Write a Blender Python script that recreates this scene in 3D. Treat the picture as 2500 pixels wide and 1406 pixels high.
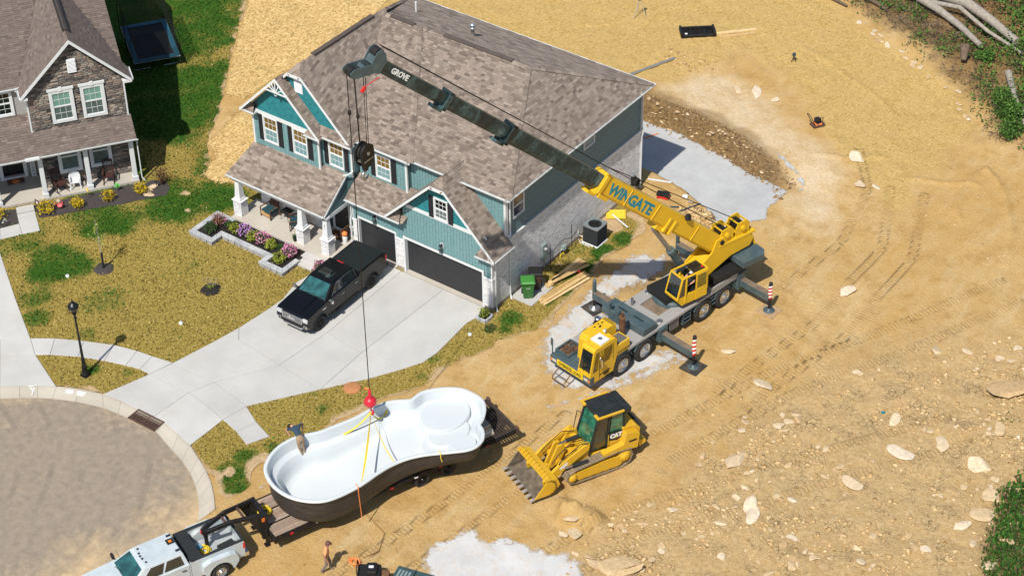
import bpy, math, random
import numpy as np
from math import sin, cos, pi, radians, atan2, hypot, sqrt
from mathutils import Matrix, Vector, noise as mnoise
random.seed(7)
RS = np.random.RandomState(11)
for _o in list(bpy.data.objects): bpy.data.objects.remove(_o, do_unlink=True)
SC = bpy.context.scene
COL = SC.collection
CAM_POS = Vector((47.293, -61.994, 61.794))
YAW, PITCH, ROLL = radians(36.628), radians(37.728), radians(-0.826)
def _camera():
    fwd = Vector((-sin(YAW)*cos(PITCH), cos(YAW)*cos(PITCH), -sin(PITCH)))
    right = Vector((cos(YAW), sin(YAW), 0)); up = right.cross(fwd)
    r2 = cos(ROLL)*right + sin(ROLL)*up; u2 = -sin(ROLL)*right + cos(ROLL)*up
    cd = bpy.data.cameras.new('camera'); co = bpy.data.objects.new('camera', cd); COL.objects.link(co)
    m = Matrix((( r2.x, u2.x, -fwd.x, CAM_POS.x), (r2.y, u2.y, -fwd.y, CAM_POS.y), (r2.z, u2.z, -fwd.z, CAM_POS.z), (0,0,0,1)))
    co.matrix_world = m
    cd.sensor_width = 36; cd.sensor_fit = 'HORIZONTAL'; cd.lens = 4892.5/2500*36
    cd.clip_start = 1; cd.clip_end = 3000
    SC.camera = co
_camera()
SUN_EL, SUN_AZ = radians(54), radians(101.5-180)      # azimuth of the sun as seen from the place
SUN_DIR = Vector((cos(SUN_EL)*cos(SUN_AZ), cos(SUN_EL)*sin(SUN_AZ), sin(SUN_EL)))
def _light():
    w = bpy.data.worlds.new('World'); SC.world = w; w.use_nodes = True
    nt = w.node_tree; nt.nodes.clear()
    sky = nt.nodes.new('ShaderNodeTexSky'); sky.sky_type = 'NISHITA'; sky.sun_disc = False
    sky.sun_elevation = SUN_EL; sky.sun_rotation = atan2(SUN_DIR.x, SUN_DIR.y)
    bg = nt.nodes.new('ShaderNodeBackground'); bg.inputs['Strength'].default_value = 0.095
    out = nt.nodes.new('ShaderNodeOutputWorld')
    nt.links.new(sky.outputs[0], bg.inputs[0]); nt.links.new(bg.outputs[0], out.inputs[0])
    sd = bpy.data.lights.new('sun', 'SUN'); sd.energy = 4.5; sd.angle = radians(0.55); sd.color = (1, .95, .87)
    so = bpy.data.objects.new('sun', sd); COL.objects.link(so); so.location = (0, -30, 60)
    so.rotation_euler = (-SUN_DIR).to_track_quat('-Z', 'Y').to_euler()
_light()
SC.view_settings.view_transform = 'Standard'; SC.view_settings.look = 'None'
SC.view_settings.exposure = 0.22; SC.view_settings.gamma = 1.0; SC.view_settings.use_curve_mapping = False
SC.render.engine = 'CYCLES'
def I(): return Matrix.Identity(4)
def T(x, y, z): return Matrix.Translation((x, y, z))
def RZ(a): return Matrix.Rotation(a, 4, 'Z')
def RX(a): return Matrix.Rotation(a, 4, 'X')
def RY(a): return Matrix.Rotation(a, 4, 'Y')
def basis(o, x, y, z):
    return Matrix(((x[0], y[0], z[0], o[0]), (x[1], y[1], z[1], o[1]), (x[2], y[2], z[2], o[2]), (0, 0, 0, 1)))
class MB:
    """collects shapes for ONE mesh"""
    def __init__(s, M=None): s.v = []; s.f = []; s.M = M or I(); s.sm = []
    def add(s, vs, fs, smooth=False):
        b = len(s.v); s.v += [tuple(s.M @ Vector(p)) for p in vs]
        s.f += [tuple(b+i for i in f) for f in fs]; s.sm += [smooth]*len(fs); return s
    def box(s, x0, x1, y0, y1, z0, z1):
        return s.add([(x0,y0,z0),(x1,y0,z0),(x1,y1,z0),(x0,y1,z0),(x0,y0,z1),(x1,y0,z1),(x1,y1,z1),(x0,y1,z1)],
            [(0,3,2,1),(4,5,6,7),(0,1,5,4),(1,2,6,5),(2,3,7,6),(3,0,4,7)])
    def cbox(s, c, d, M=None):
        x, y, z = c; a, b, e = d[0]/2, d[1]/2, d[2]/2
        if M is None: return s.box(x-a, x+a, y-b, y+b, z-e, z+e)
        m0 = s.M; s.M = m0 @ T(x, y, z) @ M; s.box(-a, a, -b, b, -e, e); s.M = m0; return s
    def tbox(s, z0, z1, r0, r1):
        """box tapering from rect r0=(x0,x1,y0,y1) at z0 to r1 at z1"""
        a, b = r0, r1
        return s.add([(a[0],a[2],z0),(a[1],a[2],z0),(a[1],a[3],z0),(a[0],a[3],z0),(b[0],b[2],z1),(b[1],b[2],z1),(b[1],b[3],z1),(b[0],b[3],z1)],
            [(0,3,2,1),(4,5,6,7),(0,1,5,4),(1,2,6,5),(2,3,7,6),(3,0,4,7)])
    def bar(s, p, q, w, h=None, up=(0,0,1)):
        """square bar from p to q"""
        h = h or w; p = Vector(p); q = Vector(q); d = (q-p); L = d.length
        if L < 1e-6: return s
        d /= L; u = Vector(up)
        if abs(d.dot(u)) > .98: u = Vector((1,0,0)) if abs(d.x) < .9 else Vector((0,1,0))
        x = d.cross(u).normalized(); z = x.cross(d)
        vs = []
        for P in (p, q):
            for a, b in ((-1,-1),(1,-1),(1,1),(-1,1)): vs.append(tuple(P + x*(a*w/2) + z*(b*h/2)))
        return s.add(vs, [(0,1,2,3),(7,6,5,4),(0,4,5,1),(1,5,6,2),(2,6,7,3),(3,7,4,0)])
    def cyl(s, p, q, r0, r1=None, n=12, caps=True, smooth=True):
        r1 = r0 if r1 is None else r1; p = Vector(p); q = Vector(q); d = (q-p).normalized()
        u = Vector((0,0,1)) if abs(d.z) < .9 else Vector((1,0,0))
        x = d.cross(u).normalized(); y = d.cross(x)
        vs = []
        for P, r in ((p, r0), (q, r1)):
            for i in range(n): a = 2*pi*i/n; vs.append(tuple(P + x*(r*cos(a)) + y*(r*sin(a))))
        s.add(vs, [(i, n+i, n+(i+1) % n, (i+1) % n) for i in range(n)], smooth)
        if caps: s.add(vs, [tuple(range(n)), tuple(range(2*n-1, n-1, -1))])
        return s
    def tube(s, pts, r, n=8, caps=True):
        pts = [Vector(p) for p in pts]; rings = []
        rr = r if isinstance(r, (list, tuple)) else [r]*len(pts)
        px = None
        for i, P in enumerate(pts):
            d = (pts[min(i+1, len(pts)-1)] - pts[max(i-1, 0)]).normalized()
            if px is None:
                u = Vector((0,0,1)) if abs(d.z) < .9 else Vector((1,0,0)); px = d.cross(u).normalized()
            px = (px - d*px.dot(d)).normalized(); py = d.cross(px)
            rings.append([tuple(P + px*(rr[i]*cos(2*pi*k/n)) + py*(rr[i]*sin(2*pi*k/n))) for k in range(n)])
        vs = [p for r_ in rings for p in r_]
        fs = [(i*n+k, (i+1)*n+k, (i+1)*n+(k+1) % n, i*n+(k+1) % n) for i in range(len(pts)-1) for k in range(n)]
        s.add(vs, fs, True)
        if caps: s.add(rings[0], [tuple(range(n))]); s.add(rings[-1], [tuple(range(n-1, -1, -1))])
        return s
    def lathe(s, prof, n=16, smooth=True, caps=True):
        """profile of (r, z) about local z"""
        vs = [(r*cos(2*pi*k/n), r*sin(2*pi*k/n), z) for r, z in prof for k in range(n)]
        fs = [(i*n+k, i*n+(k+1) % n, (i+1)*n+(k+1) % n, (i+1)*n+k) for i in range(len(prof)-1) for k in range(n)]
        s.add(vs, fs, smooth)
        if caps:
            m = len(prof)-1
            if prof[0][0] > 1e-4: s.add(vs[:n], [tuple(range(n-1, -1, -1))])
            if prof[-1][0] > 1e-4: s.add(vs[m*n:], [tuple(range(n))])
        return s
    def prism(s, poly, z0, z1, smooth=False):
        n = len(poly)
        area = sum(poly[i][0]*poly[(i+1) % n][1]-poly[(i+1) % n][0]*poly[i][1] for i in range(n))
        if area < 0: poly = poly[::-1]
        vs = [(x, y, z0) for x, y in poly] + [(x, y, z1) for x, y in poly]
        s.add(vs, [tuple(range(n-1, -1, -1)), tuple(range(n, 2*n))])
        s.add(vs, [(i, (i+1) % n, n+(i+1) % n, n+i) for i in range(n)], smooth)
        return s
    def ext(s, poly, a, b, axis='y'):
        """extrude 2-D profile along an axis: axis y -> poly is (x,z); axis x -> poly is (y,z)"""
        m0 = s.M
        if axis == 'y': s.M = m0 @ Matrix(((1,0,0,0),(0,0,1,0),(0,1,0,0),(0,0,0,1)))
        else: s.M = m0 @ Matrix(((0,0,1,0),(1,0,0,0),(0,1,0,0),(0,0,0,1)))
        s.prism(poly, a, b); s.M = m0; return s
    def sphere(s, c, r, n=12, m=8, sz=1.0):
        prof = [(max(r*sin(pi*i/m), 1e-5), -r*cos(pi*i/m)*sz) for i in range(m+1)]
        m0 = s.M; s.M = m0 @ T(*c); s.lathe(prof, n, True, False); s.M = m0; return s
    def loft(s, rings, closed=True, caps=True, smooth=True):
        n = len(rings[0]); vs = [p for r in rings for p in r]; k = n if closed else n-1
        s.add(vs, [(i*n+j, i*n+(j+1) % n, (i+1)*n+(j+1) % n, (i+1)*n+j) for i in range(len(rings)-1) for j in range(k)], smooth)
        if caps: s.add(rings[0], [tuple(range(n-1, -1, -1))]); s.add(rings[-1], [tuple(range(n))])
        return s
    def build(s, name, m, parent=None, bevel=0, seg=2, loc=None, rz=None, smooth=None):
        me = bpy.data.meshes.new(name); me.from_pydata(s.v, [], s.f); me.update()
        sm = s.sm if smooth is None else [smooth]*len(s.f)
        if any(sm): me.polygons.foreach_set('use_smooth', sm)
        me.materials.append(MAT[m] if isinstance(m, str) else m)
        o = bpy.data.objects.new(name, me); COL.objects.link(o)
        if isinstance(parent, tuple): o.parent = parent[0]; o.matrix_basis = parent[1]
        elif parent is not None: o.parent = parent
        if loc is not None: o.location = loc
        if rz is not None: o.rotation_euler = (0, 0, rz)
        if bevel:
            b = o.modifiers.new('bevel', 'BEVEL'); b.width = bevel; b.segments = seg; b.limit_method = 'ANGLE'; b.angle_limit = radians(40)
            b.harden_normals = False
        return o
def tag(o, label=None, cat=None, group=None, kind=None):
    if label: o['label'] = label
    if cat: o['category'] = cat
    if group: o['group'] = group
    if kind: o['kind'] = kind
    return o
def thing(name, label, cat, loc=(0,0,0), rz=0, group=None):
    o = bpy.data.objects.new(name, None); COL.objects.link(o); o.empty_display_size = .3
    o.location = loc; o.rotation_euler = (0, 0, rz); return tag(o, label, cat, group)
def holder(name, parent):
    """a part that is only a holder for its pieces"""
    o = bpy.data.objects.new(name, None); COL.objects.link(o); o.empty_display_size = .2
    if isinstance(parent, tuple): o.parent = parent[0]; o.matrix_basis = parent[1]
    else: o.parent = parent
    return o
def copy_tree(o, parent=None):
    c = o.copy(); COL.objects.link(c); c.parent = parent
    for ch in list(o.children): copy_tree(ch, c)
    return c
UNIT = {}
def unit_mesh(kind):
    if kind in UNIT: return UNIT[kind]
    b = MB()
    if kind == 'box': b.box(-.5, .5, -.5, .5, 0, 1)
    elif kind == 'shingle':   # x along eave, y up-slope, z thickness; butt edge thick, top edge thin
        b.add([(-.5,0,0),(.5,0,0),(.5,1,0),(-.5,1,0),(-.5,0,1),(.5,0,1),(.5,1,.12),(-.5,1,.12)], [(4,5,6,7),(0,1,5,4),(1,2,6,5),(3,0,4,7)])
    elif kind == 'lap':       # thick at the bottom edge
        b.add([(-.5,0,0),(.5,0,0),(.5,1,0),(-.5,1,0),(-.5,0,1),(.5,0,1),(.5,1,.1),(-.5,1,.1)], [(4,5,6,7),(0,1,5,4),(1,2,6,5),(3,0,4,7),(2,3,7,6)])
    elif kind == 'stone':     # pillowed block
        v = [(-.5,-.5,0),(.5,-.5,0),(.5,.5,0),(-.5,.5,0),(-.47,-.44,.7),(.47,-.44,.62),(.47,.44,.75),(-.47,.44,.66),(0,0,1)]
        b.add(v, [(0,1,5,4),(1,2,6,5),(2,3,7,6),(3,0,4,7),(4,5,8),(5,6,8),(6,7,8),(7,4,8)])
    elif kind == 'cap':       # folded ridge cap, y along the ridge
        b.add([(-.5,0,0),(0,0,1),(.5,0,0),(.5,1,0),(0,1,1),(-.5,1,0),(-.5,0,-.25),(0,0,.8),(.5,0,-.25)], [(0,1,4,5),(1,2,3,4),(6,7,1,0),(7,8,2,1)])
    me = bpy.data.meshes.new(kind+'_piece'); me.from_pydata(b.v, [], b.f); me.update(); UNIT[kind] = me
    return me
def mesh_with(me, m):
    k = me.name + '|' + m
    if k not in UNIT:
        c = me.copy(); c.materials.append(MAT[m]); UNIT[k] = c
    return UNIT[k]
def pieces(name, mats, unit, m, parent, limit=300, rest=None, key=None):
    """one object for each of the nearest pieces, the rest joined in one part of kind stuff"""
    if not mats: return
    pm = parent_world(parent)
    if len(mats) > limit:
        mats = sorted(mats, key=key or (lambda M: ((pm @ M.translation) - CAM_POS).length))
    me0 = unit_mesh(unit); me = mesh_with(me0, m)
    for M in mats[:limit]:
        o = bpy.data.objects.new(name, me); COL.objects.link(o); o.parent = parent; o.matrix_basis = M
    if len(mats) > limit: joined(rest or name+'_field', mats[limit:], unit, m, parent)
def joined(name, mats, unit, m, parent, kind='stuff'):
    me0 = unit_mesh(unit)
    uv = np.array([list(v.co)+[1] for v in me0.vertices]); fs = [tuple(p.vertices) for p in me0.polygons]
    A = np.array([[list(r) for r in M] for M in mats])
    V = np.einsum('nij,kj->nki', A, uv)[:, :, :3].reshape(-1, 3)
    k = len(uv); nf = len(fs)
    F = [tuple(i+n*k for i in f) for n in range(len(mats)) for f in fs]
    me = bpy.data.meshes.new(name); me.from_pydata(V.tolist(), [], F); me.update()
    at = me.attributes.new('rnd', 'FLOAT', 'FACE'); at.data.foreach_set('value', np.repeat(RS.rand(len(mats)), nf).astype(np.float32))
    me.materials.append(MAT[m]); o = bpy.data.objects.new(name, me); COL.objects.link(o); o.parent = parent
    if kind: o['kind'] = kind
    return o
def parent_world(o):
    M = I()
    while o is not None: M = o.matrix_basis @ M; o = o.parent
    return M
MAT = {}
class NT:
    def __init__(s, name):
        s.m = bpy.data.materials.new(name); s.m.use_nodes = True; s.t = s.m.node_tree; s.t.nodes.clear()
        s.out = s.n('ShaderNodeOutputMaterial'); s.b = s.n('ShaderNodeBsdfPrincipled'); s.l(s.b.outputs[0], s.out.inputs[0]); MAT[name] = s.m
    def n(s, k, **kw):
        x = s.t.nodes.new(k)
        for a, v in kw.items(): setattr(x, a, v)
        return x
    def l(s, a, b): s.t.links.new(a, b)
    def coord(s, kind='Object', scale=None):
        c = s.n('ShaderNodeTexCoord').outputs[kind]
        if scale:
            mp = s.n('ShaderNodeMapping'); mp.inputs['Scale'].default_value = scale; s.l(c, mp.inputs[0]); return mp.outputs[0]
        return c
    def world(s, scale=None, rot=0):
        g = s.n('ShaderNodeNewGeometry').outputs['Position']
        if scale:
            mp = s.n('ShaderNodeMapping'); mp.inputs['Scale'].default_value = scale; mp.inputs['Rotation'].default_value = (0,0,rot); s.l(g, mp.inputs[0]); return mp.outputs[0]
        return g
    def noise(s, vec, scale, detail=4, rough=.55, dist=0):
        x = s.n('ShaderNodeTexNoise'); x.inputs['Scale'].default_value = scale; x.inputs['Detail'].default_value = detail
        x.inputs['Roughness'].default_value = rough; x.inputs['Distortion'].default_value = dist
        if vec is not None: s.l(vec, x.inputs['Vector'])
        return x.outputs['Fac']
    def vor(s, vec, scale, feature='F1', out='Distance'):
        x = s.n('ShaderNodeTexVoronoi', feature=feature); x.inputs['Scale'].default_value = scale; s.l(vec, x.inputs['Vector']); return x.outputs[out]
    def ramp(s, fac, stops, interp='LINEAR'):
        x = s.n('ShaderNodeValToRGB'); e = x.color_ramp.elements; x.color_ramp.interpolation = interp
        while len(e) < len(stops): e.new(.5)
        for i, (p, c) in enumerate(stops):
            e[i].position = p; e[i].color = (c, c, c, 1) if isinstance(c, (int, float)) else (*c, 1)
        s.l(fac, x.inputs[0]); return x.outputs[0]
    def math(s, op, a, b=None, c=None, clamp=False):
        x = s.n('ShaderNodeMath', operation=op, use_clamp=clamp)
        for i, v in enumerate((a, b, c)):
            if v is None: continue
            if isinstance(v, (int, float)): x.inputs[i].default_value = v
            else: s.l(v, x.inputs[i])
        return x.outputs[0]
    def mix(s, fac, a, b, blend='MIX'):
        x = s.n('ShaderNodeMix', data_type='RGBA', blend_type=blend)
        for sock, v in ((x.inputs['Factor'], fac), (x.inputs['A'], a), (x.inputs['B'], b)):
            if isinstance(v, (int, float)): sock.default_value = v if sock.type == 'VALUE' else (v, v, v, 1)
            elif isinstance(v, (tuple, list)): sock.default_value = (*v, 1)
            else: s.l(v, sock)
        return next(o for o in x.outputs if o.type == 'RGBA')
    def attr(s, name, out='Fac'):
        a = s.n('ShaderNodeAttribute'); a.attribute_name = name; return a.outputs[out]
    def rnd(s):
        return s.math('FRACT', s.math('ADD', s.attr('rnd'), s.n('ShaderNodeObjectInfo').outputs['Random']))
    def bump(s, h, strength=.4, dist=.02, normal=None):
        x = s.n('ShaderNodeBump'); x.inputs['Strength'].default_value = strength; x.inputs['Distance'].default_value = dist
        s.l(h, x.inputs['Height']); 
        if normal is not None: s.l(normal, x.inputs['Normal'])
        s.l(x.outputs[0], s.b.inputs['Normal']); return x.outputs[0]
    def set(s, color=None, rough=None, metal=None, spec=None, alpha=None, coat=None):
        for k, v in (('Base Color', color), ('Roughness', rough), ('Metallic', metal), ('Specular IOR Level', spec), ('Alpha', alpha), ('Coat Weight', coat)):
            if v is None: continue
            sk = s.b.inputs[k]
            if isinstance(v, (int, float)): sk.default_value = v
            elif isinstance(v, (tuple, list)): sk.default_value = (*v, 1)
            else: s.l(v, sk)
        return s
def plain(name, c, rough=.6, metal=0, var=.12, scale=3., grime=0., grime_c=(.22,.16,.09), bump=0., coat=0, spec=None):
    """painted / plain surface: slight tonal variation, optional dust and scuffs"""
    t = NT(name); v = t.coord('Object')
    n1 = t.noise(v, scale, 5, .6); n2 = t.noise(v, scale*7, 3, .6)
    k = t.ramp(n1, [(.25, 1-var), (.75, 1+var)])
    col = t.mix(1., c, k, 'MULTIPLY')
    if grime:
        g = t.ramp(t.math('ADD', t.math('MULTIPLY', n1, .6), t.math('MULTIPLY', n2, .4)), [(.48, 0.), (.72, 1.)])
        col = t.mix(t.math('MULTIPLY', g, grime), col, grime_c)
    t.set(col, t.ramp(n2, [(.3, max(rough-.08, .02)), (.7, min(rough+.1, 1))]), metal, spec, coat=coat)
    if bump: t.bump(n2, bump, .01)
    return t
def pieces_mat(name, cols, rough=.8, fine=30., bump=.3, dark=.0):
    """one of several colours for each piece, by its own random number, with fine grain"""
    t = NT(name); r = t.rnd(); v = t.world()
    n = len(cols); c = t.ramp(r, [(i/max(n, 1), cc) for i, cc in enumerate(cols)], 'LINEAR')
    g = t.noise(v, fine, 3, .7); c = t.mix(1., c, t.ramp(g, [(.25, .72), (.75, 1.25)]), 'MULTIPLY')
    if dark:
        d = t.noise(v, 1.3, 4, .6); c = t.mix(t.math('MULTIPLY', t.ramp(d, [(.5, 0.), (.75, 1.)]), dark), c, (.06,.05,.045))
    t.set(c, rough); t.bump(g, bump, .01); return t
P = {}
DW = {'b': (-5.65, -0.09), 'c': (-3.06, -0.17), 'd': (-0.48, -0.05), 'e': (-0.48, -1.48), 'f': (-0.38, -2.75), 'g': (-0.27, -4.11), 'h': (-0.37, -5.09), 'i': (-0.9, -6.14), 'j': (-1.77, -7.61), 'k': (-3.12, -9.51), 'l': (-5.17, -12.45), 'm': (-9.51, -3.92), 'n': (-9.18, -5.31), 'o': (-9.21, -6.23), 'p': (-9.41, -8.28), 'q': (-9.68, -9.8), 'r': (-10.2, -12.19), 's': (-3.25, -6.29), 'v': (-5.62, -6.06), 'w': (-8.78, -8.99), 'x': (-5.89, -9.26), 'A1': (-8.87, -12.14), 'A2': (-7.59, -12.05), 'A3': (-6.34, -12.23), 'B0': (-10.52, -13.42), 'B1': (-9.31, -13.38), 'B2': (-8.04, -13.32), 'B3': (-6.65, -13.51), 'B4': (-5.41, -13.79), 'C0': (-11.29, -15.74), 'C1': (-10.23, -15.59), 'C2': (-9.13, -15.6), 'C3': (-8.21, -15.54), 'C4': (-7.48, -15.54), 'C5': (-6.35, -15.77), 'C6': (-5.43, -15.98), 'D1': (-4.33, -14.05), 'D2': (-4.02, -13.02), 'D3': (-3.36, -14.43), 'D4': (-2.87, -13.4), 'w1': (-10.41, -3.77), 'w2': (-9.48, -3.86), 'w3': (-10.47, -2.84), 'w4': (-9.51, -2.9)}
P['walk_top'] = [(-17.22, -14.82), (-16.23, -14.13), (-14.91, -13.44), (-13.5, -12.81), (-12.25, -12.48), (-11.36, -12.35), (-10.21, -12.13)]
P['walk_bot'] = [(-16.09, -15.56), (-15.5, -15.14), (-14.29, -14.45), (-13.01, -13.94), (-11.92, -13.59), (-11.16, -13.39), (-10.52, -13.42)]
P['nd'] = [(-17.22, -14.82), (-18.32, -15.79), (-20.53, -17.71), (-16.09, -15.56), (-17.4, -16.63), (-19.63, -18.49), (-13.54, -16.62), (-15.7, -18.19), (-17.89, -20.01)]
P['nd_top'] = [(-23.76, -10.82), (-22.85, -11.37), (-20.09, -13.09), (-20.56, -13.74), (-24.93, -11.99)]
P['nwalk'] = [(-25.92, -7.71), (-25.39, -6.94), (-23.47, -8.28), (-24.0, -9.05), (-24.61, -10.04), (-25.4, -11.25), (-26.16, -10.58), (-25.33, -9.38), (-24.83, -8.5)]
P['nwalk_step'] = [(-25.92, -7.71), (-25.39, -6.94), (-24.94, -7.25), (-25.45, -8.02)]
P['curb_o'] = [(-17.81, -20.08), (-15.71, -18.18), (-14.98, -17.6), (-14.27, -17.1), (-13.49, -16.61), (-12.52, -16.12), (-11.3, -15.73), (-10.24, -15.58), (-9.14, -15.59), (-7.49, -15.53), (-6.39, -15.72), (-5.44, -15.97), (-4.55, -16.37), (-3.68, -16.8), (-2.9, -17.28), (-2.19, -17.86), (-1.63, -18.41), (-1.16, -19.01)]
P['curb_i'] = [(-17.17, -20.65), (-15.07, -18.77), (-14.35, -18.19), (-13.65, -17.69), (-13.05, -17.33), (-11.99, -16.84), (-10.62, -16.4), (-9.73, -16.3), (-9.0, -16.24), (-7.4, -16.18), (-5.93, -16.66), (-5.05, -16.93), (-4.18, -17.31), (-3.44, -17.75), (-2.79, -18.25), (-2.23, -18.79), (-1.76, -19.39)]
P['grate'] = [(-9.12, -15.57), (-7.5, -15.53), (-7.38, -16.19), (-9.03, -16.26)]
P['lawn_r'] = [(0.27, 12.79), (0.44, 12.59), (2.37, 10.19), (2.47, 8.5), (2.1, 7.01), (2.27, 5.68), (2.4, 4.34), (2.57, 2.37), (2.86, 0.65), (2.07, -0.7), (1.6, -1.69), (1.64, -2.15), (1.26, -3.33), (0.75, -4.34), (0.69, -5.9), (0.53, -6.77), (0.24, -7.47), (-0.31, -8.36), (-1.03, -10.57), (-1.04, -11.32), (-1.42, -13.94), (-1.99, -14.84), (-1.84, -15.73), (-1.44, -16.29), (-1.42, -16.89), (-1.66, -17.48), (-2.14, -17.48), (-2.51, -17.19), (-2.86, -17.16), (-3.08, -16.75), (-3.74, -16.73), (-4.3, -16.48)]
P['straw_a'] = [(-30.99, 16.21), (-27.69, 11.32), (-24.61, 7.08), (-23.31, 7.56), (-23.42, 9.82), (-22.9, 18.21), (-24.67, 24.43), (-32.76, 18.78)]
P['straw_b'] = [(-22.05, 2.79), (-22.21, 3.79), (-22.76, 6.62), (-22.62, 8.21), (-18.67, 3.78), (-20.15, 2.73), (-21.17, 2.51)]
P['straw_c'] = [(-19.98, 0.41), (-21.08, 2.48), (-20.52, 4.48), (-18.67, 3.78), (-17.9, 0.93), (-18.41, 0.66), (-19.07, 0.24)]
P['straw_top'] = [(-26.0, 26.12), (-34.55, 20.15), (-30.99, 16.21), (-24.61, 7.08), (-22.04, 7.55), (-15.95, 9.73), (-10.27, 13.73), (-5.5, 21.58), (-3.32, 22.57), (-2.62, 27.76), (0.51, 27.16), (3.2, 25.29), (8.65, 21.07), (12.24, 18.93), (12.45, 23.75), (12.66, 28.33), (10.22, 31.28), (6.29, 32.88), (1.49, 35.29), (-3.01, 38.29)]
P['dust'] = [(-4.79, 21.8), (-3.38, 24.43), (-0.97, 25.03), (2.55, 22.74), (6.42, 21.44), (8.85, 19.78), (10.14, 15.65), (8.36, 16.2), (5.38, 18.77), (0.94, 20.08)]
P['pad'] = [(-3.53, 18.67), (-0.18, 19.3), (3.4, 19.07), (6.32, 18.24), (6.71, 17.57), (6.58, 15.85), (7.06, 14.6), (5.9, 13.2), (4.71, 12.36), (4.07, 13.39), (2.8, 14.11), (1.08, 14.78), (-1.08, 14.94)]
P['pad2'] = [(2.84, 6.59), (2.7, 7.55), (3.13, 8.42), (4.76, 9.01), (5.41, 7.98), (4.8, 5.88), (4.5, 4.84), (4.2, 3.82), (5.44, 2.7), (6.18, 0.89), (9.74, 3.41), (9.6, 1.42), (8.65, 0.01), (8.36, -1.66), (5.83, -3.09), (3.79, -1.57), (2.67, 0.34), (2.87, 2.88), (2.59, 4.73)]
P['pad3'] = [(7.63, -15.69), (7.3, -14.71), (7.72, -13.8), (7.97, -12.95), (8.61, -12.61), (8.95, -12.77), (9.75, -12.05), (10.62, -12.04), (11.49, -12.03), (12.42, -11.52), (13.62, -11.71), (14.45, -12.31), (14.81, -14.35), (9.67, -17.45)]
P['bank_top'] = [(-4.91, 20.91), (-3.77, 20.65), (-1.06, 20.72), (2.01, 20.08), (4.62, 19.2), (6.7, 18.03)]
P['bank_bot'] = [(-3.53, 18.67), (-2.01, 18.77), (0.26, 18.6), (3.12, 18.24), (5.42, 17.84), (6.0, 18.15)]
P['bed'] = [(-16.79, -4.02), (-16.87, -1.75), (-15.45, -1.85), (-15.28, -2.04), (-10.62, -1.89), (-10.46, -2.58), (-10.3, -3.89), (-12.0, -3.94), (-12.05, -3.3), (-15.15, -3.31), (-15.13, -4.05)]
P['woods'] = [(-3.83, 40.28), (-1.17, 37.06), (1.92, 35.0), (5.06, 33.71), (7.88, 32.34), (10.03, 31.68), (12.11, 29.47), (13.21, 27.71), (16.83, 28.28), (21.65, 30.23), (12.4, 46.55), (0.58, 48.03)]
P['dirt_grass'] = [(27.36, -2.22), (26.64, -0.32), (25.85, 2.57), (26.1, 3.72), (26.12, 5.39), (28.76, 7.93), (32.77, -1.54), (28.43, -4.06)]
P['nbed'] = [(-25.44, -6.87), (-24.9, -6.07), (-23.8, -4.45), (-23.01, -3.13), (-22.2, -2.03), (-21.9, -1.48), (-21.19, -1.2), (-20.65, -1.47), (-20.33, -2.1), (-21.17, -3.23), (-21.68, -4.11), (-22.94, -5.63), (-23.79, -6.86), (-24.39, -7.49)]
P['nbed2'] = [(-27.38, -9.5), (-26.55, -8.28), (-25.98, -7.67), (-24.9, -8.45), (-25.4, -9.33), (-26.23, -10.53)]
from mathutils.geometry import delaunay_2d_cdt
_NT = np.random.RandomState(3).rand(256, 256)
def vnoise(x, y):
    xi = np.floor(x).astype(int); yi = np.floor(y).astype(int); fx = x-xi; fy = y-yi
    fx = fx*fx*(3-2*fx); fy = fy*fy*(3-2*fy); g = lambda a, b: _NT[a % 256, b % 256]
    return (g(xi, yi)*(1-fx)+g(xi+1, yi)*fx)*(1-fy) + (g(xi, yi+1)*(1-fx)+g(xi+1, yi+1)*fx)*fy
def fbm(x, y, oct=4):
    s = 0; a = .5; f = 1.
    for i in range(oct): s = s + a*(vnoise(x*f+17*i, y*f+31*i)-.5)*2; a *= .5; f *= 2.03
    return s
def sdist(poly, X, Y):
    """signed distance, positive inside"""
    p = np.array(poly); n = len(p); d = np.full(X.shape, 1e9); ins = np.zeros(X.shape, bool)
    for i in range(n):
        a = p[i]; b = p[(i+1) % n]; e = b-a; L = (e*e).sum() + 1e-12
        t = np.clip(((X-a[0])*e[0]+(Y-a[1])*e[1])/L, 0, 1)
        d = np.minimum(d, np.hypot(X-a[0]-t*e[0], Y-a[1]-t*e[1]))
        c = ((a[1] > Y) != (b[1] > Y)) & (X < (b[0]-a[0])*(Y-a[1])/(b[1]-a[1]+1e-12)+a[0]); ins ^= c
    return np.where(ins, d, -d)
def sstep(a, b, x): t = np.clip((x-a)/(b-a), 0, 1); return t*t*(3-2*t)
CUT = [(-9, 13.5), (-1.0, 14.85), (1.15, 14.65), (2.87, 14), (4.15, 13.27), (4.8, 12.3), (5.9, 12.8), (7.4, 14.4), (7.0, 16), (7.2, 17.6), (4.6, 19.15), (2.2, 19.95), (-.8, 20.45), (-3.6, 20.5), (-9, 20.5)]
LAWN = P['lawn_r'] + [(-6, -15.7), (-9, -15.4), (-12.5, -15.9), (-15.7, -18), (-18, -20), (-28, -20), (-45, -5), (-60, 8), (-45, 30), (-31.0, 16.2), (-27.7, 11.3), (-24.6, 7.1), (-22, 3), (-19.5, .6), (-14, 2), (-12, 12.9)]
MOUNDS = [(11.9, -9.5, 1.15, .85, .55, .5), (11.0, -9.3, .8, .6, .35, .2), (4.2, 12.4, 1.1, .7, .45, .3)]   # spoil heaps: x y rx ry h rot
ROCKY = [(13, -12), (14.5, -5), (14, 2), (17, 8), (20, 12), (24, 14), (30, 16), (45, 10), (45, -20), (20, -25), (13, -18)]
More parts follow.
